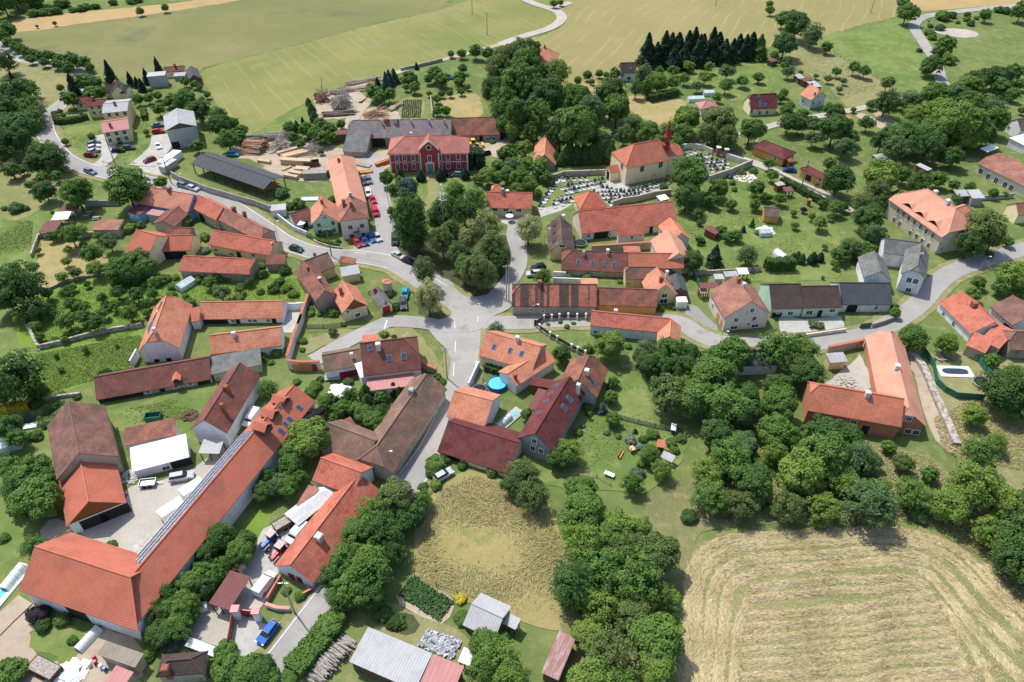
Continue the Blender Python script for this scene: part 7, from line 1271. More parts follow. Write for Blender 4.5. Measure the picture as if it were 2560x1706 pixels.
def car(label, t, a, b, col, kind='hatch', group=None, cat='car'):
    """a = front end, b = rear end on the ground in tile px"""
    A = un(P(t, *a), .5); B = un(P(t, *b), .5); c = (A + B) / 2; d = A - B; rz = math.atan2(d.y, d.x)
    body, cab, rf, top, L = SH[kind]; nm = 'parked_van' if kind == 'van' else 'parked_car'
    o = thing(nm, label, cat, (c.x, c.y, .12), rz, group); hw = .88 if kind != 'van' else .95
    v, f = loft(body, hw, .04 if kind != 'van' else .1); link('body', v, f, 'paint_' + col, o)
    v, f = loft(cab, hw - .03, .32 if kind != 'van' else .12); link('windows', v, f, 'glass', o)
    if rf:
        x0, x1 = rf; y = hw - .03 - .32 * (top - .58); MB().box((x0, -y, top - .05), (x1, y, top + .03)).build('car_roof', 'paint_' + col, o)
    else: MB().box((-1.7, -hw + .0, 1.2), (.1, hw + .02 - .1, 1.55)).build('side_windows', 'glass', o) if kind == 'xx' else None
    wx = L / 2 * .62
    for x in (-wx, wx):
        for s in (-1, 1):
            w_ = MB().tube((0, -.11, 0), (0, .11, 0), .31, n=12).build('wheel', 'rubber', o); w_.location = (x, s * (hw - .09), .31)
            MB().tube((0, s * .1, 0), (0, s * .13, 0), .18, n=8).build('rim', 'metal', w_)
    for s in (-1, 1):
        MB().box((body[2][0] - .16, s * .65 - .17, .6), (body[2][0] + .01, s * .65 + .17, .75)).build('headlight', 'lamp', o)
        MB().box((body[-1][0] - .01, s * .68 - .14, .66), (body[-1][0] + .16, s * .68 + .14, .84)).build('tail_light', 'taillamp', o)
    return o
car('grey blue estate car driving on the main road past the grassy bend', 21, (868, 128), (783, 98), 'bluegrey', 'estate')
car('blue-grey car parked by the grey plank wall, left of a silver one', 21, (1720, 252), (1637, 228), 'bluegrey', 'estate')
car('silver-white car parked by the grey plank wall, right of a blue one', 21, (1800, 276), (1722, 250), 'silver')
car('dark green car standing on the gravel by the yellow farmhouse', 22, (410, 826), (327, 800), 'green', 'hatch')
car('red car parked below the painted stag', 22, (950, 788), (900, 738), 'red', group='cars in front of the stag house')
car('dark blue car between the red and the bright blue one at the stag house', 22, (1005, 772), (978, 724), 'darkblue', group='cars in front of the stag house')
car('bright blue car beside the silver one at the stag house', 22, (1075, 745), (1040, 692), 'blue', group='cars in front of the stag house')
car('silver car, rightmost parked at the stag house', 22, (1130, 740), (1088, 684), 'silver', group='cars in front of the stag house')
YG = 'cars along the long orange-roofed house'
car('dark grey car parked beside a pickup along the orange-roofed house', 22, (1000, 222), (982, 172), 'darkgrey', group=YG)
car('dark blue-grey pickup at the top of the row along the orange-roofed house', 22, (1042, 222), (1018, 155), 'bluegrey', 'estate', group=YG)
car('white car along the orange-roofed house', 22, (1030, 338), (1018, 278), 'white', 'estate', group=YG)
car('crimson small car in the row along the orange-roofed house', 22, (1080, 392), (1052, 342), 'crimson', group=YG)
car('bright red van at the lower end of the orange-roofed house', 22, (1100, 512), (1080, 448), 'crimson', 'van', group=YG, cat='van')
car('silver car on the square under the tall chestnut', 22, (1335, 896), (1264, 858), 'silver', 'sedan')
car('black car in the shade of the tall chestnut', 22, (1440, 948), (1355, 912), 'black', 'sedan')
car('dark green van half hidden by the chestnut beside the manor fence', 22, (1265, 768), (1265, 705), 'green', 'van', cat='van')
car('turquoise car by the little fire station', 22, (1350, 1262), (1368, 1190), 'turquoise')
car('black off-roader with roof rack by the little fire station', 22, (1348, 1360), (1340, 1272), 'darkgrey', 'estate')
car('black car on the lawn before the manor', 22, (1768, 140), (1706, 132), 'black')
car('grey blue car on the lawn at the manor corner', 22, (1885, 138), (1828, 134), 'bluegrey')
car('black car in the shade beside the brown dormer house', 23, (205, 990), (272, 975), 'black', 'hatch')
car('silver-blue car parked below the black one by the brown dormer house', 23, (165, 1045), (248, 1040), 'silver', 'estate')
car('dark blue car parked on the bright drive of the maroon hipped house', 24, (145, 92), (242, 98), 'darkblue', 'sedan')
car('silver estate car in front of the dark garage opening', 31, (1745, 1418), (1572, 1450), 'silver', 'estate')
car('white van parked between white gabled house and great red barn', 31, (2265, 945), (2330, 862), 'white', 'van', cat='van')
car('silver car half under bushes below the maroon roadside barn', 32, (1760, 1390), (1655, 1450), 'silver', 'hatch')
car('shiny blue hatchback on the slab driveway beside the road', 42, (38, 1260), (150, 1115), 'blue', 'hatch')
car('white van with rear doors facing the tractor yard gate', 42, (122, 745), (20, 880), 'white', 'van', cat='van')
car('white pickup van beneath the white marquee in the tractor yard', 42, (260, 490), (380, 355), 'white', 'van', cat='van')
FG = 'cars parked by the flats'
car('dark red car, lowest of the row on the flats lawn', 11, (865, 1418), (790, 1418), 'maroon', group=FG); car('silver-blue car, second of the row on the flats lawn', 11, (876, 1376), (834, 1390), 'silver', group=FG)
car('white car, third of the row on the flats lawn', 11, (876, 1340), (836, 1352), 'white', group=FG); car('blue car, uppermost of the row on the flats lawn', 11, (876, 1304), (838, 1316), 'bluegrey', group=FG)
car('black car left at the foot of the pink-roofed flats', 11, (1116, 1372), (1040, 1380), 'black', group=FG); car('black car right at the foot of the pink-roofed flats', 11, (1212, 1348), (1136, 1354), 'darkgrey', group=FG)
car('red car above the drive of the concrete hall', 11, (1462, 1200), (1424, 1204), 'red'); car('white car on the drive of the concrete hall', 11, (1455, 1356), (1430, 1316), 'white', 'sedan')
car('red and white car at the grass edge of the depot drive', 11, (1330, 1476), (1402, 1452), 'maroon'); car('turquoise wreck behind the black lumber hall', 11, (2165, 1412), (2085, 1408), 'turquoise')
car('blue tarpaulined car by the gravel heap near the concrete hall', 11, (1480, 1140), (1400, 1150), 'bluegrey', 'sedan')
car('dark car between garden trees behind the sawmill', 12, (1770, 710), (1740, 700), 'darkblue'); car('white van parked behind the roadside farmhouse', 21, (2130, 650), (2050, 612), 'white', 'van', cat='van')
def tractor(label, t, a, b, col):
    A = un(P(t, *a), .5); B = un(P(t, *b), .5); c = (A + B) / 2; d = A - B; o = thing('tractor', label, 'tractor', (c.x, c.y, .12), math.atan2(d.y, d.x))
    MB().box((.1, -.38, .75), (1.75, .38, 1.45)).box((1.6, -.32, .6), (1.9, .32, 1.3)).build('bonnet', col, o); MB().box((-1.2, -.6, .7), (.2, .6, 1.3)).box((-1.3, -.95, 1.15), (-.35, -.6, 1.45)).box((-1.3, .6, 1.15), (-.35, .95, 1.45)).build('chassis', col, o)
    a_ = MB()
    for x in (-1.1, .1):
        for y in (-.6, .6): a_.box((x - .05, y - .05, 1.3), (x + .05, y + .05, 2.35))
    a_.build('cab_frame', col, o); MB().box((-1.05, -.58, 1.32), (.05, .58, 2.3)).build('cab_glass', 'glass', o); MB().box((-1.25, -.72, 2.35), (.25, .72, 2.5)).build('cab_roof', 'flag', o)
    for x, r in ((-.85, .75), (1.35, .45)):
        for s in (-1, 1):
            w_ = MB().tube((0, -.2, 0), (0, .2, 0), r, n=16).build('wheel', 'rubber', o); w_.location = (x, s * .85, r); MB().tube((0, s * .15, 0), (0, s * .22, 0), r * .5, n=10).build('rim', 'white', w_)
    MB().tube((1, .25, 1.4), (1, .25, 2.3), .05).build('exhaust', 'metal', o); return o
tractor('blue tractor with pale cab roof in the tractor yard', 42, (62, 530), (165, 430), 'bluepaint'); tractor('red tractor with pale cab roof in the tractor yard', 42, (132, 628), (240, 510), 'redpaint')
def loader():
    o = thing('wheel_loader', 'yellow wheel loader standing in the yard right of the manor', 'loader', un(P(12, 1980, 1345)), .2)
    MB().box((-2, -.9, .9), (.3, .9, 1.8)).box((.3, -.5, .8), (2, .5, 1.3)).build('chassis', 'yellow', o); MB().box((-.6, -.7, 1.8), (.6, .7, 2.9)).build('cab', 'glass', o); MB().box((-.7, -.8, 2.9), (.7, .8, 3.05)).build('cab_roof', 'yellow', o)
    MB().box((2.9, -1.2, .2), (3.7, 1.2, 1.1)).build('bucket', 'yellow', o); MB().tube((1, -.6, 1.5), (3, -.6, .7), .12).tube((1, .6, 1.5), (3, .6, .7), .12).build('lift_arm', 'yellow', o)
    for x in (-1.3, 1.3):
        for s in (-1, 1): w_ = MB().tube((0, -.25, 0), (0, .25, 0), .65, n=14).build('wheel', 'rubber', o); w_.location = (x, s * .9, .65)
loader()
def bin_(name, label, cat, t, x, y, rz, L, Wd, H, mat, cover=None, wheels=False, legs=False):
    o = thing(name, label, cat, un(P(t, x, y)), math.radians(rz)); z = .5 if wheels else .1; th = .07; a = MB()
    a.box((-L / 2, -Wd / 2, z), (L / 2, Wd / 2, z + .1)).box((-L / 2, -Wd / 2, z), (-L / 2 + th, Wd / 2, z + H)).box((L / 2 - th, -Wd / 2, z), (L / 2, Wd / 2, z + H)).box((-L / 2 + th, -Wd / 2, z + .1), (L / 2 - th, -Wd / 2 + th, z + H)).box((-L / 2 + th, Wd / 2 - th, z + .1), (L / 2 - th, Wd / 2, z + H)); a.build('body', mat, o)
    if cover: MB().box((-L / 2 + .1, -Wd / 2 + .1, z + .2), (L / 2 - .1, Wd / 2 - .1, z + H * .9)).build('load', cover, o)
    if wheels:
        for x_ in (-.5, .5):
            for s in (-1, 1): w_ = MB().tube((0, -.1, 0), (0, .1, 0), .33, n=12).build('wheel', 'rubber', o); w_.location = (x_, s * (Wd / 2 + .05), .33)
        MB().box((L / 2, -.06, .45), (L / 2 + 1.2, .06, .55)).build('drawbar', 'metal', o)
    return o
bin_('waste_skip', 'open dark green skip on the farm lawn', 'skip', 31, 1405, 900, 8, 3.2, 1.7, 1.1, 'green_metal'); bin_('waste_skip', 'rusty open skip at the end of the lumber stacks', 'skip', 'c', 1005, 1370, 15, 5, 2.2, 1.5, 'wooddark')
bin_('trailer', 'flat grey trailer with low sides in front of the white flat-roofed garage', 'trailer', 31, 1355, 1505, 8, 3, 1.7, .5, 'metal', None, True); bin_('trailer', 'old brown farm trailer in the bottom left yard', 'trailer', 41, 365, 1480, -22, 5, 2.3, .9, 'wooddark', 'woodgrey', True)
bin_('trailer', 'dark farm trailer loaded with scrap in the tractor yard', 'trailer', 42, 235, 350, 40, 4.4, 2.1, 1, 'wooddark', 'woodgrey', True); bin_('waste_skip', 'black overturned box in the manor back yard', 'box', 12, 2105, 1410, 20, 2.6, 1.5, .9, 'rubber')
def boxthing(name, label, cat, t, x, y, rz, L, Wd, H, mat, wheels=True):
    o = thing(name, label, cat, un(P(t, x, y)), math.radians(rz)); z = .5 if wheels else .05
    MB().box((-L / 2, -Wd / 2, z), (L / 2, Wd / 2, z + H)).box((-L / 2 - .03, -Wd / 2 - .03, z + H), (L / 2 + .03, Wd / 2 + .03, z + H + .05)).build('body', mat, o)
    MB().box((L / 2, -Wd * .42, z + .1), (L / 2 + .04, -.03, z + H - .1)).box((L / 2, .03, z + .1), (L / 2 + .04, Wd * .42, z + H - .1)).build('rear_door', 'white', o)
    if wheels:
        for s in (-1, 1): w_ = MB().tube((0, -.1, 0), (0, .1, 0), .35, n=12).build('wheel', 'rubber', o); w_.location = (0, s * (Wd / 2 - .1), .35)
    return o
boxthing('box_trailer', 'white box trailer standing alone along the solar panels', 'trailer', 41, 1350, 270, 48, 4.4, 2.1, 1.9, 'white'); boxthing('box_trailer', 'white box trailer farther up along the solar panels', 'trailer', 41, 1510, 110, 48, 4.2, 2.1, 1.9, 'white')
boxthing('box_trailer', 'white van body on the grass beside the yellow gabled house', 'van body', 23, 1535, 1335, 2, 2.6, 2.2, 2.1, 'white', False); boxthing('container', 'pale grey container below the concrete hall', 'container', 21, 1550, 90, 70, 6, 2.5, 2.4, 'metal', False)
boxthing('container', 'long white-roofed depot container with grey top strip', 'container', 21, 1565, 30, 75, 9, 3, 2.4, 'white', False)
boxthing('water_tank', 'white cage water tank beside the maroon corrugated shed', 'tank', 41, 1585, 1000, 20, 1.2, 1.2, 1.1, 'white', False)
def tent():
    o = thing('marquee', 'white marquee with pale tarpaulin roof beside the white farmhouse', 'marquee', un(P(42, 445, 245)), math.radians(50)); L, Wd, H = 9, 4, 2.3
    for x in (-L / 2, 0, L / 2):
        for y in (-Wd / 2, Wd / 2): MB().tube((x, y, -.1), (x, y, H), .05).build('pole', 'metal', o)
    link('canopy', [(-L / 2, -Wd / 2, H), (L / 2, -Wd / 2, H), (L / 2, Wd / 2, H), (-L / 2, Wd / 2, H), (-L / 2 + 1.2, 0, H + 1), (L / 2 - 1.2, 0, H + 1)] , [(0, 1, 5, 4), (2, 3, 4, 5), (1, 2, 5), (3, 0, 4)], 'tarp', o)
tent()
# ================================================================== POOLS AND GARDEN THINGS
def roundpool():
    p = un(P(32, 2200, 590), .5); o = thing('round_pool', 'round blue above-ground pool in the garden of the orange house', 'pool', (p.x, p.y, 0)); r = 2.15
    MB().lathe([(r, 0), (r, 1.05), (r - .1, 1.1), (r - .12, .9)], 28).build('pool_wall', 'bluepaint', o); MB().lathe([(r - .12, .88), (r - .12, .93)], 28).build('water', 'poolblue', o); a = MB()
    for i in range(4): a.box((-r - .6, -.3, .25 * i + .1), (-r - .1 - .1 * i, .3, .25 * i + .15))
    a.build('ladder', 'metal', o)
roundpool()
def rectpool(label, t, q, z=.12, cover=None, deck='slabs', water='poolblue', oval=False):
    P4 = [un(P(t, *c), .2) for c in q]; c = sum(P4, Vector()) / 4; o = thing('swimming_pool', label, 'pool', (c.x, c.y, 0)); L = (P4[1] - P4[0]).xy.length; Wd = (P4[2] - P4[1]).xy.length; o.rotation_euler = (0, 0, math.atan2((P4[1] - P4[0]).y, (P4[1] - P4[0]).x)); d = .9
    MB().box((-L / 2, -Wd / 2, 0), (L / 2, Wd / 2, .28)).build('deck', deck, o)
    if oval: MB().prism([((L / 2 - d) * math.copysign(abs(math.cos(a)) ** .6, math.cos(a)), (Wd / 2 - d) * math.copysign(abs(math.sin(a)) ** .6, math.sin(a))) for a in np.linspace(0, 6.283, 33)[:-1]], .285, .34).build('pool_cover', water, o)
    else: MB().box((-L / 2 + d, -Wd / 2 + d, .285), (L / 2 - d, Wd / 2 - d, .31)).build('water', water, o)
    if cover:
        a0, a1 = cover; n = 10; hw = Wd / 2 - .55
        for s in range(4):
            x0 = -L / 2 + L * (a0 + (a1 - a0) * s / 4) + .04; x1 = -L / 2 + L * (a0 + (a1 - a0) * (s + 1) / 4) - .04; v = []; hh = .9 + .07 * s
            for x in (x0, x1):
                for i in range(n + 1): a = math.pi * i / n; v.append((x, hw * math.cos(a), .3 + hh * math.sin(a)))
            link('cover_section', v, [(i, i + 1, n + 2 + i, n + 1 + i) for i in range(n)], 'paleglass', o)
            g = MB()
            for i in range(n): g.tube(v[i], v[i + 1], .04, n=5)
            g.build('cover_rib', 'white', o)
    return o
rectpool('pool half covered by a pale arched enclosure below the orange house', 32, [(2170, 960), (2370, 790), (2440, 850), (2260, 1010)], cover=(0, .55))
rectpool('turquoise pool with sliding cover at the left edge', 41, [(-200, 1060), (150, 640), (235, 690), (-60, 1060)], cover=(.5, .95), deck='white')
rectpool('oval pool under a dark blue cover on a cream terrace', 34, [(1580, 520), (1890, 530), (1815, 428), (1540, 410)], deck='cream', water='poolcover', oval=True)
def lounger(label, x, y):
    o = thing('sun_lounger', label, 'sun lounger', un(P(34, x, y)), math.radians(-60), 'loungers above the oval pool'); MB().box((-.9, -.3, .3), (.4, .3, .38)).build('seat', 'woodgrey', o); b = MB().box((0, -.3, 0), (.7, .3, .07)).build('backrest', 'woodgrey', o); b.location = (.4, 0, .32); b.rotation_euler = (0, -.7, 0)
    MB().box((-.85, -.28, 0), (-.78, .28, .3)).box((.3, -.28, 0), (.37, .28, .3)).build('frame', 'metal', o)
for k_, (x, y) in enumerate(((1480, 350), (1545, 365), (1590, 365), (1655, 355))): lounger(ORD[k_].capitalize() + ' grey sun lounger from the left above the oval pool', x, y)
def trampoline(label, t, x, y, r=1.8, net=False):
    o = thing('trampoline', label, 'trampoline', un(P(t, x, y))); MB().lathe([(r * .86, .72), (r * .86, .76)], 24).build('mat', 'rubber', o); a = MB()
    pts = [(r * math.cos(i / 16 * 6.283), r * math.sin(i / 16 * 6.283), .75) for i in range(17)]
    for i in range(16): a.tube(pts[i], pts[i + 1], .1, n=6)
    for i in range(0, 16, 4): a.tube((pts[i][0], pts[i][1], 0), pts[i], .04)
    a.build('frame', 'teal' if not net else 'metal', o)
    if net:
        b = MB()
        for i in range(0, 16, 2): b.tube(pts[i], (pts[i][0], pts[i][1], 2.4), .03)
        for i in range(16): b.tube((pts[i][0], pts[i][1], 2.4), (pts[i + 1][0], pts[i + 1][1], 2.4), .03, n=4)
        b.build('net_pole', 'rubber', o)
trampoline('round trampoline with green rim in the red barn courtyard', 23, 620, 775); trampoline('round trampoline with tall net poles by the green pool fence', 34, 1945, 590, 2, True); trampoline('dark trampoline beside the curved white wall', 32, 2040, 650, 1.5, True)
def tunnel(label, t, x, y, rz, L, r, mat='paleglass', cat='greenhouse', name='greenhouse'):
    o = thing(name, label, cat, un(P(t, x, y)), math.radians(rz)); n = 8; v = []; xs = np.linspace(-L / 2, L / 2, 6)
    for X in xs:
        for i in range(n + 1): a = math.pi * i / n; v.append((X, r * math.cos(a), r * 1.15 * math.sin(a)))
    m = n + 1; f = [(k * m + i, k * m + i + 1, (k + 1) * m + i + 1, (k + 1) * m + i) for k in range(5) for i in range(n)] + [tuple(range(m)), tuple(range(6 * m - 1, 5 * m - 1, -1))]
    link('cover', v, f, mat, o); g = MB()
    for k in range(6):
        for i in range(n): g.tube(v[k * m + i], v[k * m + i + 1], .04, n=4)
    g.build('rib', 'white', o)
def glasshouse(label, t, x, y, rz, L, Wd, H=1.8, mat='paleglass'):
    o = thing('greenhouse', label, 'greenhouse', un(P(t, x, y)), math.radians(rz)); l, w_ = L / 2, Wd / 2
    link('glazing', [(-l, -w_, 0), (l, -w_, 0), (l, w_, 0), (-l, w_, 0), (-l, -w_, H * .8), (l, -w_, H * .8), (l, w_, H * .8), (-l, w_, H * .8), (-l, 0, H * 1.2), (l, 0, H * 1.2)], [(0, 1, 5, 4), (2, 3, 7, 6), (1, 2, 6, 9, 5), (3, 0, 4, 8, 7), (4, 5, 9, 8), (6, 7, 8, 9)], mat, o); g = MB()
    for k in range(5): X = -l + L * k / 4; g.tube((X, -w_, 0), (X, -w_, H * .8), .04, n=4).tube((X, w_, 0), (X, w_, H * .8), .04, n=4).tube((X, -w_, H * .8), (X, 0, H * 1.2), .04, n=4).tube((X, w_, H * .8), (X, 0, H * 1.2), .04, n=4)
    g.tube((-l, 0, H * 1.2), (l, 0, H * 1.2), .05); g.build('glazing_bar', 'white', o)
tunnel('small arched greenhouse with white ribs on the terrace lawn', 24, 110, 880, -65, 3.6, 1.3); tunnel('pale green barrel-shaped cover in the bottom left yard', 41, 690, 1240, 65, 4, .9, 'tarp', 'cover', 'barrel_cover')
glasshouse('glass greenhouse with weathered roof below the red-roofed stone barn', 21, 1700, 1160, 60, 4.5, 2.6); glasshouse('glass greenhouse among trees at the left edge', 31, 95, 1160, 20, 5, 2.8); glasshouse('little white cold frame in the left garden', 31, 285, 975, 15, 2.6, 1.5, .5)
glasshouse('pale glass greenhouse below the conifer orchard', 13, 1785, 870, 5, 4, 2.4); glasshouse('long greenish greenhouse beside the pink pavilion', 13, 1670, 925, 5, 6, 2.6); glasshouse('small white greenhouse left of the silvery car wreck cover', 24, -40, 690 - 0, 5, 3, 2)
glasshouse('white cold frame beside the green house garden', 22, 495, 365, 3, 5, 2, .6)
S('greenhouse', 'slanted glass roof of the vegetable garden shed', 'greenhouse', 33, (1385, 1190), (1492, 1240), (1455, 1300), 2, 1.5, 'metal_lightgrey', None); S('playhouse', 'little playhouse with bright orange-red roof in the vegetable garden', 'playhouse', 33, (1325, 1088), (1402, 1100), (1388, 1168), 2.2, 1.9, 'tile_red', 'w_wood')
S('beehive_shed', 'small hut with white sloping roof at the meadow fence', 'hut', 33, (1455, 940), (1500, 948), (1490, 1010), 2, 1.7, 'metal_white', 'w_oldwood')
def parasol(label, t, x, y, r=1.5, col='white'):
    o = thing('parasol', label, 'parasol', un(P(t, x, y))); MB().tube((0, 0, 0), (0, 0, 2.4), .04).build('pole', 'metal', o); MB().lathe([(r, 2.0), (r * .5, 2.3), (.05, 2.55), (.04, 2.5), (r * .5, 2.25), (r, 1.96)], 10).build('canopy', col, o)
parasol('white round parasol on the roadside terrace', 22, 417, 625); parasol('small white parasol beside the rectory roof trees', 'a', 1240, 600 - 60 + 560, 1.2)
def table(label, t, x, y, rz):
    o = thing('picnic_table', label, 'table', un(P(t, x, y)), math.radians(rz), 'picnic tables'); MB().box((-1, -.4, .7), (1, .4, .76)).build('table_top', 'woodgrey', o)
    for s in (-1, 1): MB().box((-1, s * .75 - .15, .42), (1, s * .75 + .15, .47)).build('bench', 'woodgrey', o)
    MB().box((-.8, -.75, 0), (-.7, .75, .42)).box((.7, -.75, 0), (.8, .75, .42)).box((-.8, -.35, .42), (-.7, .35, .7)).box((.7, -.35, .42), (.8, .35, .7)).build('frame', 'wooddark', o)
for q in (('upper picnic table beside the pink-roofed outbuilding', 820, 495, 5), ('left picnic table beside the pink-roofed outbuilding', 790, 525, 20), ('right picnic table beside the pink-roofed outbuilding', 885, 540, 10)): table(q[0], 21, *q[1:])
def play():
    o = thing('play_tower', 'small play set with blue slide on the garden lawn', 'play set', un(P(33, 1090, 1200)), .4); a = MB()
    for x in (-.5, .5):
        for y in (-.5, .5): a.box((x - .06, y - .06, 0), (x + .06, y + .06, 1.9))
    a.build('frame', 'woodorange', o); MB().box((-.6, -.6, 1), (.6, .6, 1.08)).build('platform', 'woodlight', o); s = MB().box((0, -.3, -.04), (2.4, .3, .04)).build('slide', 'bluepaint', o); s.location = (.55, 0, 1.05); s.rotation_euler = (0, .42, 0)
    o = thing('sandpit_bench', 'wooden garden bench with orange seat on the lawn', 'bench', un(P(33, 990, 1240)), 1.1); MB().box((-1, -.3, .4), (1, .3, .48)).build('seat', 'woodorange', o); MB().box((-1, .25, .48), (1, .32, .95)).build('backrest', 'woodgrey', o); MB().box((-.9, -.25, 0), (-.8, .25, .4)).box((.8, -.25, 0), (.9, .25, .4)).build('leg', 'wooddark', o)
    o = thing('garden_table', 'white garden table and bench by the lawn fence', 'table', un(P(33, 885, 1425)), -.5); MB().box((-1, -.45, .7), (1, .45, .76)).build('table_top', 'white', o); MB().box((-.8, -.35, 0), (-.7, .35, .7)).box((.7, -.35, 0), (.8, .35, .7)).build('leg', 'white', o)
play()
def mound(name, label, cat, t, x, y, r, h, mat, n=60, sz=.5):
    rnd = random.Random(int(x)); o = thing(name, label, cat, un(P(t, x, y))); a = MB()
    for i in range(n):
        q = rnd.random() ** .5 * r; th = rnd.random() * 6.28; hh = h * (1 - q / r) * rnd.uniform(.3, 1); s = sz * rnd.uniform(.5, 1.2); s *= 1.12; a.box((-s, -s * .7, 0), (s, s * .7, hh + .15), rnd.random() * 6, (q * math.cos(th), q * math.sin(th), 0))
    a.build('pile', mat, o)
mound('tarpaulin', 'crumpled white tarpaulin on the ground of the bottom left yard', 'tarpaulin', 41, 555, 1500, 2.2, .8, 'white', 40, .6); mound('rubble_heap', 'pale rubble heap beside the white flat-roofed garage', 'rubble', 31, 1180, 1440, 1.7, .7, 'concrete', 44, .4); mound('rockery', 'cream stone rockery bed below the churchyard wall', 'rockery', 23, 2120, 160, 3.6, .5, 'cream', 150, .3)
mound('board_pile', 'white boards lying on the lawn by the dark yard trees', 'boards', 32, 770, 640, 2.2, .3, 'white', 26, .9); mound('covered_boat', 'silvery covered heap beside the wooden garden house', 'cover', 23, 2310, 650, 2.3, 1.0, 'tarp', 30, .7); mound('rubble_heap', 'pale rubble in the yard of the brick house', 'rubble', 34, 720, 590, 3.2, .5, 'gravel', 90, .28)
mound('firewood_heap', 'dark scrap heap at the corner of the old-tiled wing', 'scrap', 31, 1730, 880, 1.6, .9, 'wooddark', 44, .4); 
for i, (x, y, c) in enumerate(((700, 1440, 'white'), (745, 1425, 'redpaint'), (790, 1455, 'tarp'), (735, 1385, 'redpaint'), (820, 1475, 'bluepaint'))):
    p = un(P(41, x, y)); o = MB().lathe([(.28, 0), (.31, .3), (.28, .6), (.31, .88), (.25, .9)], 12).build('barrel', c, None); o.location = p; tag(o, ('white barrel at the left of the barrel group', 'red barrel in the middle of the barrel group', 'pale green barrel in the barrel group', 'red barrel at the back of the barrel group', 'blue barrel at the right of the barrel group')[i], 'barrel', 'barrels in the bottom left yard')
S('tarp_shelter', 'low shelter under a cream tarpaulin above the black-tiled house', 'shelter', 41, (1470, 1215), (1690, 1300), (1650, 1370), 1.7, 1.4, 'tarp', None)
S('sliding_door_sheet', 'two folded dark grey pool cover panels by the maroon terrace house', 'cover', 32, (630, 480), (770, 470), (772, 540), .9, .5, 'metal_grey', None)
# ================================================================== CHURCHYARD
def graveproto(k, label):
    o = thing('grave', label, 'grave', (0, 0, 0), 0, 'graves in the churchyard'); MB().box((-.6, -1, 0), (.6, 1, .28)).box((-.68, -1.08, -.05), (.68, 1.08, .12)).build('slab', ('gravestone', 'graveslab', 'graveblack')[k], o)
    a = MB().box((-.5, .95, .1), (.5, 1.15, (1.1, .9, 1.25)[k]))
    if k == 0: a.box((-.08, 1.0, 1.1), (.08, 1.12, 1.75)).box((-.3, 1.0, 1.4), (.3, 1.12, 1.52))
    a.build('headstone', ('graveblack', 'gravestone', 'graveblack')[k], o); MB().lathe([(.05, .28), (.14, .4), (.2, .62), (.08, .7)], 8, (.2, .3, 0)).build('flowers', 'leaf_dark', o); return o
GL = ['grey grave slab with dark cross-topped headstone in the churchyard', 'white grave slab with grey headstone in the churchyard', 'black polished grave slab with headstone in the churchyard']; GP = []
rowsG = [(60, 760, 370, 745, 6), (110, 850, 560, 760, 12), (160, 890, 540, 810, 9), (70, 960, 210, 930, 4), (40, 1000, 215, 975, 5), (30, 1040, 110, 1015, 2), (560, 850, 760, 880, 5), (470, 905, 760, 900, 8), (520, 945, 960, 925, 11), (600, 985, 900, 950, 7), (640, 1020, 760, 1000, 3), (900, 870, 1260, 780, 9), (800, 905, 1200, 850, 9), (980, 905, 1180, 895, 4), (1420, 500, 1560, 455, 4), (1430, 540, 1720, 490, 8), (1440, 575, 1860, 540, 9), (1700, 590, 1900, 570, 5), (1730, 625, 1900, 610, 4), (1740, 660, 1880, 650, 3), (-20, 760, -120, 960, 0)]
gr_ = [(x1 + (x2 - x1) * i / max(1, n - 1), y1 + (y2 - y1) * i / max(1, n - 1), 'b') for x1, y1, x2, y2, n in rowsG for i in range(n)] + [(425 - 17 * i, 185 + 26 * i, 23) for i in range(11)]
ang = chb.rz
for i, (x, y, t) in enumerate(gr_):
    k = random.choice((0, 0, 1, 1, 2)); p = un(P(t, x, y)); rz = ang + random.gauss(0, .05)
    if len(GP) < 3 and i < 3: k = i
    if i < 3: GP.append(graveproto(k, GL[k])); GP[k].location = (p.x, p.y, .12); GP[k].rotation_euler = (0, 0, rz)
    else: dup(GP[k], (p.x, p.y, .12), rz, GL[k], scale=random.uniform(.7, 1.0))
# ================================================================== SAWMILL TIMBER
def stack(label, t, x, y, rz, L, Wd, H, mat='woodlight', n=6):
    o = thing('timber_stack', label, 'timber stack', un(P(t, x, y)), math.radians(rz), 'timber stacks in the sawmill yard'); m = max(2, int(H / .28))
    for k in range(m):
        a = MB(); z = .12 + k * H / m
        for j in range(n): a.box((-L / 2 + random.uniform(-.15, .15), -Wd / 2 + Wd * j / n + .02, z), (L / 2 + random.uniform(-.15, .15), -Wd / 2 + Wd * (j + 1) / n - .02, z + H / m - .06))
        a.build('plank_layer', mat, o)
    b = MB()
    for x_ in (-L * .35, L * .35): b.box((x_ - .08, -Wd / 2, 0), (x_ + .08, Wd / 2, .12))
    b.build('bearer', 'wooddark', o)
for q in (('upper long beam stack on the sawdust', 685, 1180, 35, 8, 1.3, 1), ('middle long orange beam stack on the sawdust', 745, 1215, 32, 8, 1.2, .9), ('lower long beam stack on the sawdust', 785, 1240, 30, 8.5, 1.4, 1.1), ('small plank stack right beside the black roof corner', 345, 1330, -15, 4.5, 1.3, .9), ('brown-sided plank stack left of the rusty skip', 700, 1345, -8, 5.5, 2, 1.8), ('wide yellow plank stack touching the rusty skip', 880, 1360, -6, 6, 2, 1.9), ('low narrow plank stack below the brown-sided one', 655, 1415, 50, 3.5, 1, .4), ('square fresh plank stack in the middle of the yard', 880, 1470, -10, 4.5, 2.2, 1.8), ('plank stack left of the square fresh one', 790, 1510, -20, 4.5, 1.6, 1.4), ('plank stack by the black hall eave', 715, 1545, -20, 5, 1.3, 1.1)): stack(q[0], 'c', *q[1:])
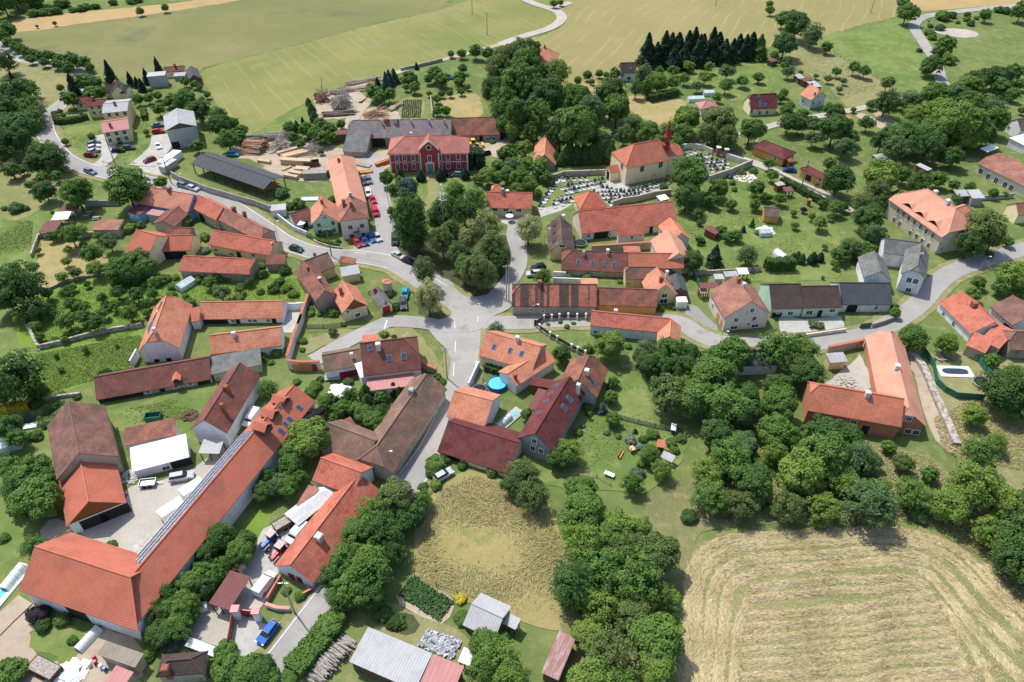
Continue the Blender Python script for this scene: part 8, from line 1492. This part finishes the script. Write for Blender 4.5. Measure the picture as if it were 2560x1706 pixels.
stack('big grey plank stack by the garden track', 'c', 1060, 1540, 5, 7.5, 2.6, 2.2, 'woodgrey'); stack('orange timber stack at the manor corner', 12, 1165, 1500, 40, 6, 1.2, 1.2, 'woodorange'); stack('second orange timber stack at the manor corner', 12, 1200, 1480, 40, 6, 1.1, 1.2, 'woodlight'); stack('orange boards beside the long orange-roofed house', 'c', 1750, 1470, 10, 5, 2, .6, 'woodorange'); stack('grey boards above the orange ones beside the long house', 'c', 1720, 1370, -25, 6, 2, .5, 'woodgrey')
def logs(label, t, x, y, rz, L, Wd, H, n=60, mat='woodlight', r=.2, mess=.08, name='log_pile'):
    o = thing(name, label, 'log pile', un(P(t, x, y)), math.radians(rz), 'log piles around the sawmill'); rnd = random.Random(int(x + y)); half = {}
    for k in range(n):
        f_ = rnd.random(); y_ = rnd.uniform(-.5, .5) * Wd * (1 - .5 * f_); z = .15 + f_ * H * (1 - abs(y_) / Wd); a = rnd.gauss(0, mess); l = L * rnd.uniform(.6, 1) / 2; cx = rnd.gauss(0, L * .06); rr = r * rnd.uniform(.6, 1.2)
        m = mat if rnd.random() < .65 else 'woodgrey'; half.setdefault(m, MB()).tube((cx - l * math.cos(a), y_ - l * math.sin(a), z), (cx + l * math.cos(a), y_ + l * math.sin(a), z + rnd.gauss(0, mess * 2)), rr, rr * .8, 6)
    for m, mb in half.items(): mb.build('logs', m, o)
logs('largest stacked log pile at the left end of the sawmill yard', 'c', 220, 1150, -8, 7, 9, 3.2, 140, 'woodorange'); logs('grey log pile above the largest one', 'c', 150, 1010, 12, 9, 3, 1.6, 50, 'woodgrey'); logs('grey log pile beside the green spinney', 'c', 500, 990, 12, 9, 5, 2, 80, 'woodgrey')
logs('long log pile along the field track', 'c', 1740, 200, 28, 14, 4, 1.4, 60); logs('shorter log pile below the long one by the blue spruces', 'c', 1690, 305, 18, 9, 4, 1.3, 50); logs('pale log heap left of the track fork', 'c', 1400, 345, 20, 8, 4, 1.1, 45, 'woodgrey')
logs('tangled heap of pale scrap wood in the lumber yard', 'c', 1420, 530, 10, 8, 11, 2.2, 190, 'woodgrey', .14, 1.2, 'scrap_wood_heap'); logs('reddish broken scrap heap left in the lumber yard', 'c', 1160, 460, 10, 6, 6, 1.2, 80, 'chimney_brick', .16, 1.2, 'scrap_wood_heap'); logs('dark brown beam pile below the tangled scrap heap', 'c', 1390, 660, 8, 12, 4, 1.2, 50, 'wooddark', .2, .05)
logs('fan of pale beams by the allotment', 'c', 2165, 560, 62, 8, 4, .8, 24, 'woodlight', .2, .15); logs('brush heap before the allotment', 'c', 1900, 670, 5, 9, 4, .9, 70, 'woodorange', .1, .8, 'scrap_wood_heap'); logs('thin white branches strewn beside the beam stacks', 'c', 1010, 1170, 10, 7, 8, .6, 90, 'woodgrey', .08, 1.0, 'scrap_wood_heap'); logs('wood offcuts strewn above the beam stacks', 'c', 560, 1110, 10, 8, 7, .5, 110, 'flag', .1, 1.4, 'scrap_wood_heap')
logs('planks leaning under the open end of the black hall', 'f', 672, 470, 30, 6, 4, 1.6, 50, 'woodorange', .12, .1)
logs('long stack of grey boards and tyres left of the pale corrugated shed', 42, 590, 1400, -34, 3.2, 9, 1.1, 150, 'woodgrey', .14, .12, 'board_stack')
# ================================================================== POLES AND LAMPS
def pole(label, t, bx, by, H=9, cross=True, name='utility_pole', mat='polewood', arms=1):
    o = thing(name, label, 'utility pole', un(P(t, bx, by))); MB().tube((0, 0, -.3), (0, 0, H), .17, .11, 10).build('shaft', mat, o)
    if cross:
        a = MB()
        for k in range(arms): a.box((-.9, -.05, H - .45 - .5 * k), (.9, .05, H - .35 - .5 * k))
        a.build('crossarm', 'metal', o)
        for x in (-.8, -.3, .3, .8): MB().lathe([(.05, H - .35), (.08, H - .25), (.04, H - .12)], 8, (x, 0, 0)).build('insulator', 'white', o)
pole('wooden pole on the lawn in front of the flats', 11, 1052, 1500); pole('wooden pole at the road by the black hall wall', 21, 1560, 208); pole('wooden pole at the main road above the brown bend house', 22, 690, 880); pole('tall concrete pole at the road fork beside the maroon terrace house', 32, 1745, 540, 9.5, arms=2, mat='concrete')
pole('tall concrete pole on the verge above the blue hatchback', 42, 300, 1030, 9.5, arms=1, mat='concrete'); pole('upper power pole in the striped field', 12, 1972, 132, 10); pole('lower power pole in the striped field', 12, 2108, 322, 10); pole('power pole in the tan field near the track', 14, 935, 122, 10); pole('power pole in the upper right gardens', 14, 1055, 1050, 10); pole('left pole of the transformer pair by the church lane', 22, 2284, 1290, 11, mat='concrete'); pole('right pole of the transformer pair by the church lane', 22, 2306, 1290, 11, mat='concrete')
pole('power pole in the gardens above the terrace lane', 24, 305, 240, 9); pole('thin field pole at the top of the tan meadow', 13, 1856, 55, 10)
def lamp(label, t, bx, by, H=6, rz=0):
    o = thing('street_lamp', label, 'street lamp', un(P(t, bx, by)), math.radians(rz), 'street lamps'); MB().tube((0, 0, -.2), (0, 0, H), .07, .05, 8).tube((0, 0, H), (.9, 0, H + .25), .04, .04, 6).build('post', 'metal', o); MB().lathe([(.08, H + .3), (.22, H + .2), (.2, H + .12)], 10, (1.05, 0, 0)).box((.8, -.12, H + .15), (1.35, .12, H + .26)).build('lamp_head', 'white', o)
for q in (('street lamp on the main road bend by the yellow farmhouse', 22, 205, 730), ('street lamp at the side road before the stripe-tiled long house', 23, 190, 1500), ('street lamp beside the grey-roofed cottage', 33, 1880, 290), ('street lamp at the road end of the mossy old farmhouse', 32, 1212, 1385), ('street lamp at the rounded bushes of the right crossing', 24, 1900, 1060), ('street lamp by the maroon hipped house', 13, 2165, 1440), ('street lamp at the churchyard path', 'a', 1865, 1560), ('street lamp near the gate of the blue house road', 21, 1665, 290)): lamp(*q)
for i, (x, y, t) in enumerate(((2230, 905, 24), (1180, 1420, 22))): pass
def maypole():
    o = thing('maypole', 'dry whitish topped maypole among the green trees', 'pole', un(P(22, 1735, 930))); MB().tube((0, 0, 0), (0, 0, 23), .16, .07, 8).build('shaft', 'polewood', o); a = MB(); r = random.Random(2)
    for i in range(60): z = 18.5 + r.random() * 5; t = r.random() * 6.28; l = (24 - z) * .22 + .2; a.tube((0, 0, z), (l * math.cos(t), l * math.sin(t), z + .2), .04, .02, 4)
    a.build('branch_top', 'white', o)
maypole()
# wires between poles
def wire(label, a, b, za=8.5, zb=8.5, n=14):
    A = un(P(*a)); B = un(P(*b)); m = MB(); L = (B - A).length
    for dx in (-.5, .5):
        pr = None
        for i in range(n + 1):
            f_ = i / n; p = A.lerp(B, f_); q = Vector((p.x + dx, p.y, za + (zb - za) * f_ - 4 * L * .012 * f_ * (1 - f_)))
            if pr: m.tube(pr, q, .012, n=4)
            pr = q
    tag(m.build('power_line', 'rubber', None), label, 'power line')
wire('power line from the fork pole to the road pole above the bend', (32, 1745, 540), (22, 690, 880)); wire('power line from the fork pole down to the blue hatchback pole', (32, 1745, 540), (42, 300, 1030)); wire('power line along the black hall wall to the bend pole', (21, 1560, 208), (22, 690, 880)); wire('power line across the striped field', (12, 1972, 132), (12, 2108, 322))
# ================================================================== HAY, STRAW, CROPS
def hayfield():
    """cut hay lying in long curved swaths on the stubble"""
    L0 = [(1590, 1600), (1598, 1500), (1600, 1400), (1615, 1320), (1650, 1275), (1720, 1255), (1850, 1246), (2000, 1240), (2100, 1246), (2170, 1275), (2240, 1335), (2300, 1400), (2380, 1470)]
    L1 = [(1620, 1600), (1626, 1500), (1632, 1410), (1648, 1335), (1680, 1300), (1750, 1284), (1880, 1274), (2020, 1266), (2100, 1274), (2150, 1300), (2210, 1360), (2265, 1425), (2340, 1500)]
    L2 = [(1650, 1600), (1656, 1500), (1664, 1420), (1680, 1350), (1720, 1320), (1800, 1310), (1930, 1298), (2040, 1292), (2110, 1304), (2150, 1340), (2200, 1400), (2260, 1470), (2350, 1570)]
    rows_x = [[(1572, 1600), (1578, 1500), (1583, 1390), (1594, 1305), (1632, 1256), (1705, 1236), (1850, 1228), (2000, 1222), (2105, 1228), (2185, 1258), (2258, 1318), (2322, 1385), (2400, 1450)], [(2160, 1385), (2200, 1440), (2250, 1520), (2300, 1600)], [(2185, 1465), (2215, 1530), (2250, 1600)], [(2260, 1300), (2320, 1370), (2400, 1440)]]
    L3 = [(1680, 1600), (1690, 1500), (1700, 1430), (1716, 1372)]
    rows = [L0, L1, L2, L3] + rows_x
    a0, a1 = [(1725, 1352), (1850, 1340), (1980, 1330), (2080, 1330), (2130, 1350)], [(1720, 1376), (1850, 1366), (1990, 1354), (2090, 1352), (2150, 1376)]
    rows += [a0, a1]
    for k in range(9):
        y = 1402 + k * 25 + k * k * .6; rows.append([(1712 - k * 2, y + 14), (1830, y + 8), (1960, y - 6), (2060, y - 22), (2150 + k * 14, y - 34)])
    rows += [[(1690, 1640 + 0), (1900, 1610), (2100, 1570), (2290, 1530)]]
    rng = np.random.default_rng(5); C, U, V, lf = [], [], [], []; mv, mf = [], []
    for r in rows:
        pts = [tuple(un(P(0, *q)).xy) for q in r]; p = smooth(pts, 8); wd = .95 if len(r) > 5 else .72
        for i in range(len(p) - 1):
            a = Vector(p[i]); b = Vector(p[i + 1]); L = (b - a).length
            if L < .05: continue
            d = (b - a) / L; nn = Vector((-d.y, d.x)); n = int(L * 85); th0 = math.atan2(d.y, d.x)
            s = rng.random(n); w_ = np.clip(rng.normal(0, .55, n), -1.2, 1.2); wob = .16 * math.sin(i * .35 + len(r)) + .1 * math.sin(i * .13 * len(r)) ; dens = .5 + .5 * math.sin(i * 1.7 + len(r))
            X = a.x + d.x * s * L + nn.x * (w_ * wd + wob); Y = a.y + d.y * s * L + nn.y * (w_ * wd + wob); Z = .13 + np.maximum(0, .26 * (1 - np.abs(w_)) ) * rng.random(n)
            th = th0 + rng.normal(.25 * math.sin(i * .6), .42, n); ln = rng.uniform(.5, 1.6, n); wi = rng.uniform(.04, .10, n)
            C.append(np.stack([X, Y, Z], 1)); U.append(np.stack([np.cos(th) * ln / 2, np.sin(th) * ln / 2, rng.normal(0, .07, n)], 1)); V.append(np.stack([-np.sin(th) * wi / 2, np.cos(th) * wi / 2, rng.normal(0, .03, n)], 1)); lf.append(np.clip(rng.normal(.5 + .25 * math.sin(i * .5), .28, n), 0, 1))
            # the body of the swath under the loose straw
            k = len(mv)
            for q, h in ((-1.15, .125), (-.5, .2 + .06 * dens), (0, .27), (.5, .2), (1.15, .125)):
                w2 = q * wd * .8 + wob; mv.append((a.x + nn.x * w2, a.y + nn.y * w2, h))
            if i: 
                for j in range(4): mf.append((k - 5 + j, k + j, k + j + 1, k - 4 + j))
    o = link('hay_swaths', mv, mf, 'hay'); o['kind'] = 'stuff'; tag(o, 'cut hay lying in long curved swaths on the field', 'hay')
    C, U, V, lf = map(np.concatenate, (C, U, V, lf)); me = leafmesh('loose_hay', np.stack([C - U, C - V, C + U, C + V], 1), lf, 'blade_hay'); o = bpy.data.objects.new('loose_hay', me); COL.objects.link(o); o['kind'] = 'stuff'; tag(o, 'loose pale hay stalks over the swaths', 'hay')
hayfield()
HP = [(1570, 1568), (1570, 1480), (1580, 1390), (1570, 1300), (1610, 1255), (1690, 1228), (1900, 1220), (2085, 1220), (2170, 1250), (2250, 1310), (2353, 1430), (2353, 1568)]
rake('loose_hay', 0, HP, 'blade_hay', 9000, .5, lambda x, y: .25 * np.sin(x * .3) + .1, .6, .08, 'thin scattered hay stalks between the swaths of the field', .12)
DM = [(1010, 1130), (1080, 1092), (1170, 1115), (1250, 1160), (1285, 1240), (1315, 1320), (1305, 1400), (1230, 1430), (1130, 1390), (960, 1330), (960, 1270), (985, 1190)]
rake('dry_grass', 0, DM, 'blade_dry', 30000, .8, lambda x, y: 1.4 * np.sin(x * .32 + 1.2 * np.sin(y * .23)) + .9 * np.cos(y * .31), .5, .28, 'long dry trampled grass of the central meadow', .1, 10, mask=True)
rake('grass_tufts', 0, [(1590, 1190), (1640, 1080), (1700, 980), (1900, 1000), (2130, 1050), (2240, 1150), (2353, 1220), (2353, 1380), (2250, 1280), (2100, 1190)], 'blade_dry', 16000, .6, lambda x, y: x * 0, 2, .3, 'dry tufts of rough grass under the tree belt', .1, 6)
rake('grass_tufts', 0, [(80, 815), (320, 770), (365, 830), (110, 905)], 'blade_grass', 12000, .4, lambda x, y: x * 0, 2, .2, 'lush tufts of grass in the paddock', .05, 4)
rake('grass_tufts', 0, [(60, 700), (250, 640), (690, 640), (690, 690), (320, 740), (300, 780), (90, 795)], 'blade_grass', 16000, .4, lambda x, y: x * 0, 2, .2, 'lush tufts of grass in the orchard', .05, 4)
rake('grass_tufts', 34, [(1500, 900), (1900, 700), (2500, 900), (2500, 1400), (1800, 1300), (1600, 1200)], 'blade_dry', 9000, .6, lambda x, y: x * 0, 2, .3, 'dry tufts of rough grass on the right slope', .1, 6)
for t_, pl_, n_ in ((23, [(1480, 380), (1900, 200), (2334, 120), (2900, 520), (2950, 1050), (2334, 1100), (1700, 1000)], 15000), (33, [(640, 920), (900, 560), (1250, 620), (1320, 900), (1620, 1010), (1480, 1340), (900, 1500), (400, 1430), (560, 1180)], 4500), (31, [(1000, 850), (1950, 640), (1700, 900), (1100, 960)], 3500), (11, [(560, 1160), (900, 1100), (1280, 1000), (1400, 1200), (1300, 1480), (900, 1440), (560, 1300)], 5000), (14, [(0, 560), (560, 450), (1100, 860), (560, 1000), (0, 900)], 6000), (21, [(-60, 540), (300, 560), (280, 900), (-60, 940)], 5000)):
    rake('grass_tufts', t_, pl_, 'blade_grass', n_, .45, lambda x, y: x * 0, 2, .12, 'uneven grass growing on the lawns and gardens', .06, 3, mask=True)
def croprows(name, label, t, a, b, c, nr, tone='blade_crop', h=.45, per=16, sz=.4):
    """plants in nr rows between edge a-b and the parallel edge through c"""
    A, B, C_ = (un(P(t, *q)).xy for q in (a, b, c)); rng = np.random.default_rng(nr); Cs, Nn = [], []
    for r in range(nr):
        s = A.lerp(B, (r + .5) / nr); e = s + (C_ - B); L = (e - s).length; n = int(L * per * 2); u = rng.random(n); X = s.x + (e.x - s.x) * u + rng.normal(0, .12, n); Y = s.y + (e.y - s.y) * u + rng.normal(0, .12, n); Cs.append(np.stack([X, Y, .12 + rng.random(n) * h], 1))
    Cs = np.concatenate(Cs); me = leafmesh(name, quads(Cs, np.tile([0, 0, 1.0], (len(Cs), 1)), sz, rng), rng.random(len(Cs)), tone); o = bpy.data.objects.new(name, me); COL.objects.link(o); o['kind'] = 'stuff'; tag(o, label, 'crops')
croprows('potato_plants', 'dark green potato plants growing in rows on the vegetable plot', 42, (1100, 890), (1420, 1095), (1530, 950), 17)
croprows('seedling_rows', 'thin green rows of seedlings on the allotment', 12, (1340, 915), (1515, 912), (1505, 1078), 10, 'blade_crop', .25, 8, .3)
croprows('silver_plants', 'silvery mulched bed of plants beside the pale corrugated shed', 42, (1330, 1165), (1590, 1265), (1520, 1390), 12, 'blade_silver', .35, 14, .5) if 'blade_silver' in MATS else None
croprows('bean_rows', 'leafy vegetable rows in the shaded small plot', 42, (1020, 1060), (1150, 1045), (1170, 1150), 6)
# the trees past the 300 largest become one mass of their kind
def merge_trees():
    L = [q for q in TREES if q[0].name.split('.')[0] == 'tree']
    def sz(q): p = q[0].location; x, y = proj(p); ins = -60 < x < 2620 and -80 < y < 1760; return (q[5] / (p - Vector((0, 0, CH))).length) if ins else 0
    L.sort(key=sz, reverse=True); rest = L[298:]; 
    if not rest: return
    low = [crown(90 + s, nl=26, per=55, leaf=.13, lobe=(.22, .36)) for s in range(3)]; Qs, ls, tr = [], [], MB(); rng = np.random.default_rng(1)
    for i, q in enumerate(rest):
        o = q[0]; R, H = q[5], q[6]; Q, lf = low[i % 3]; a = rng.random() * 6.28; c, s = math.cos(a), math.sin(a); rz = min(H * .46, R * 1.15)
        M_ = np.array([[c * R, -s * R, 0], [s * R, c * R, 0], [0, 0, rz]]); Qs.append(Q @ M_.T + np.array([o.location.x, o.location.y, H - rz])); ls.append(np.clip(lf + rng.normal(0, .12), 0, 1))
        tr.tube((o.location.x, o.location.y, -.1), (o.location.x, o.location.y, H * .6), H * .028, H * .012, 6)
        for ch in list(o.children): bpy.data.objects.remove(ch)
        bpy.data.objects.remove(o)
    me = leafmesh('far_trees', np.concatenate(Qs), np.concatenate(ls), 'leaf_mid'); me.materials.append(M('bark')); o = bpy.data.objects.new('far_trees', me); COL.objects.link(o); o['kind'] = 'stuff'; tag(o, 'the many small far trees and garden trees scattered between the bigger ones', 'trees')
    t = tr.build('trunks', 'bark', o); t['kind'] = 'stuff'
    ids = {id(q) for q in rest}; TREES[:] = [q for q in TREES if id(q) not in ids]
merge_trees(); label_trees()
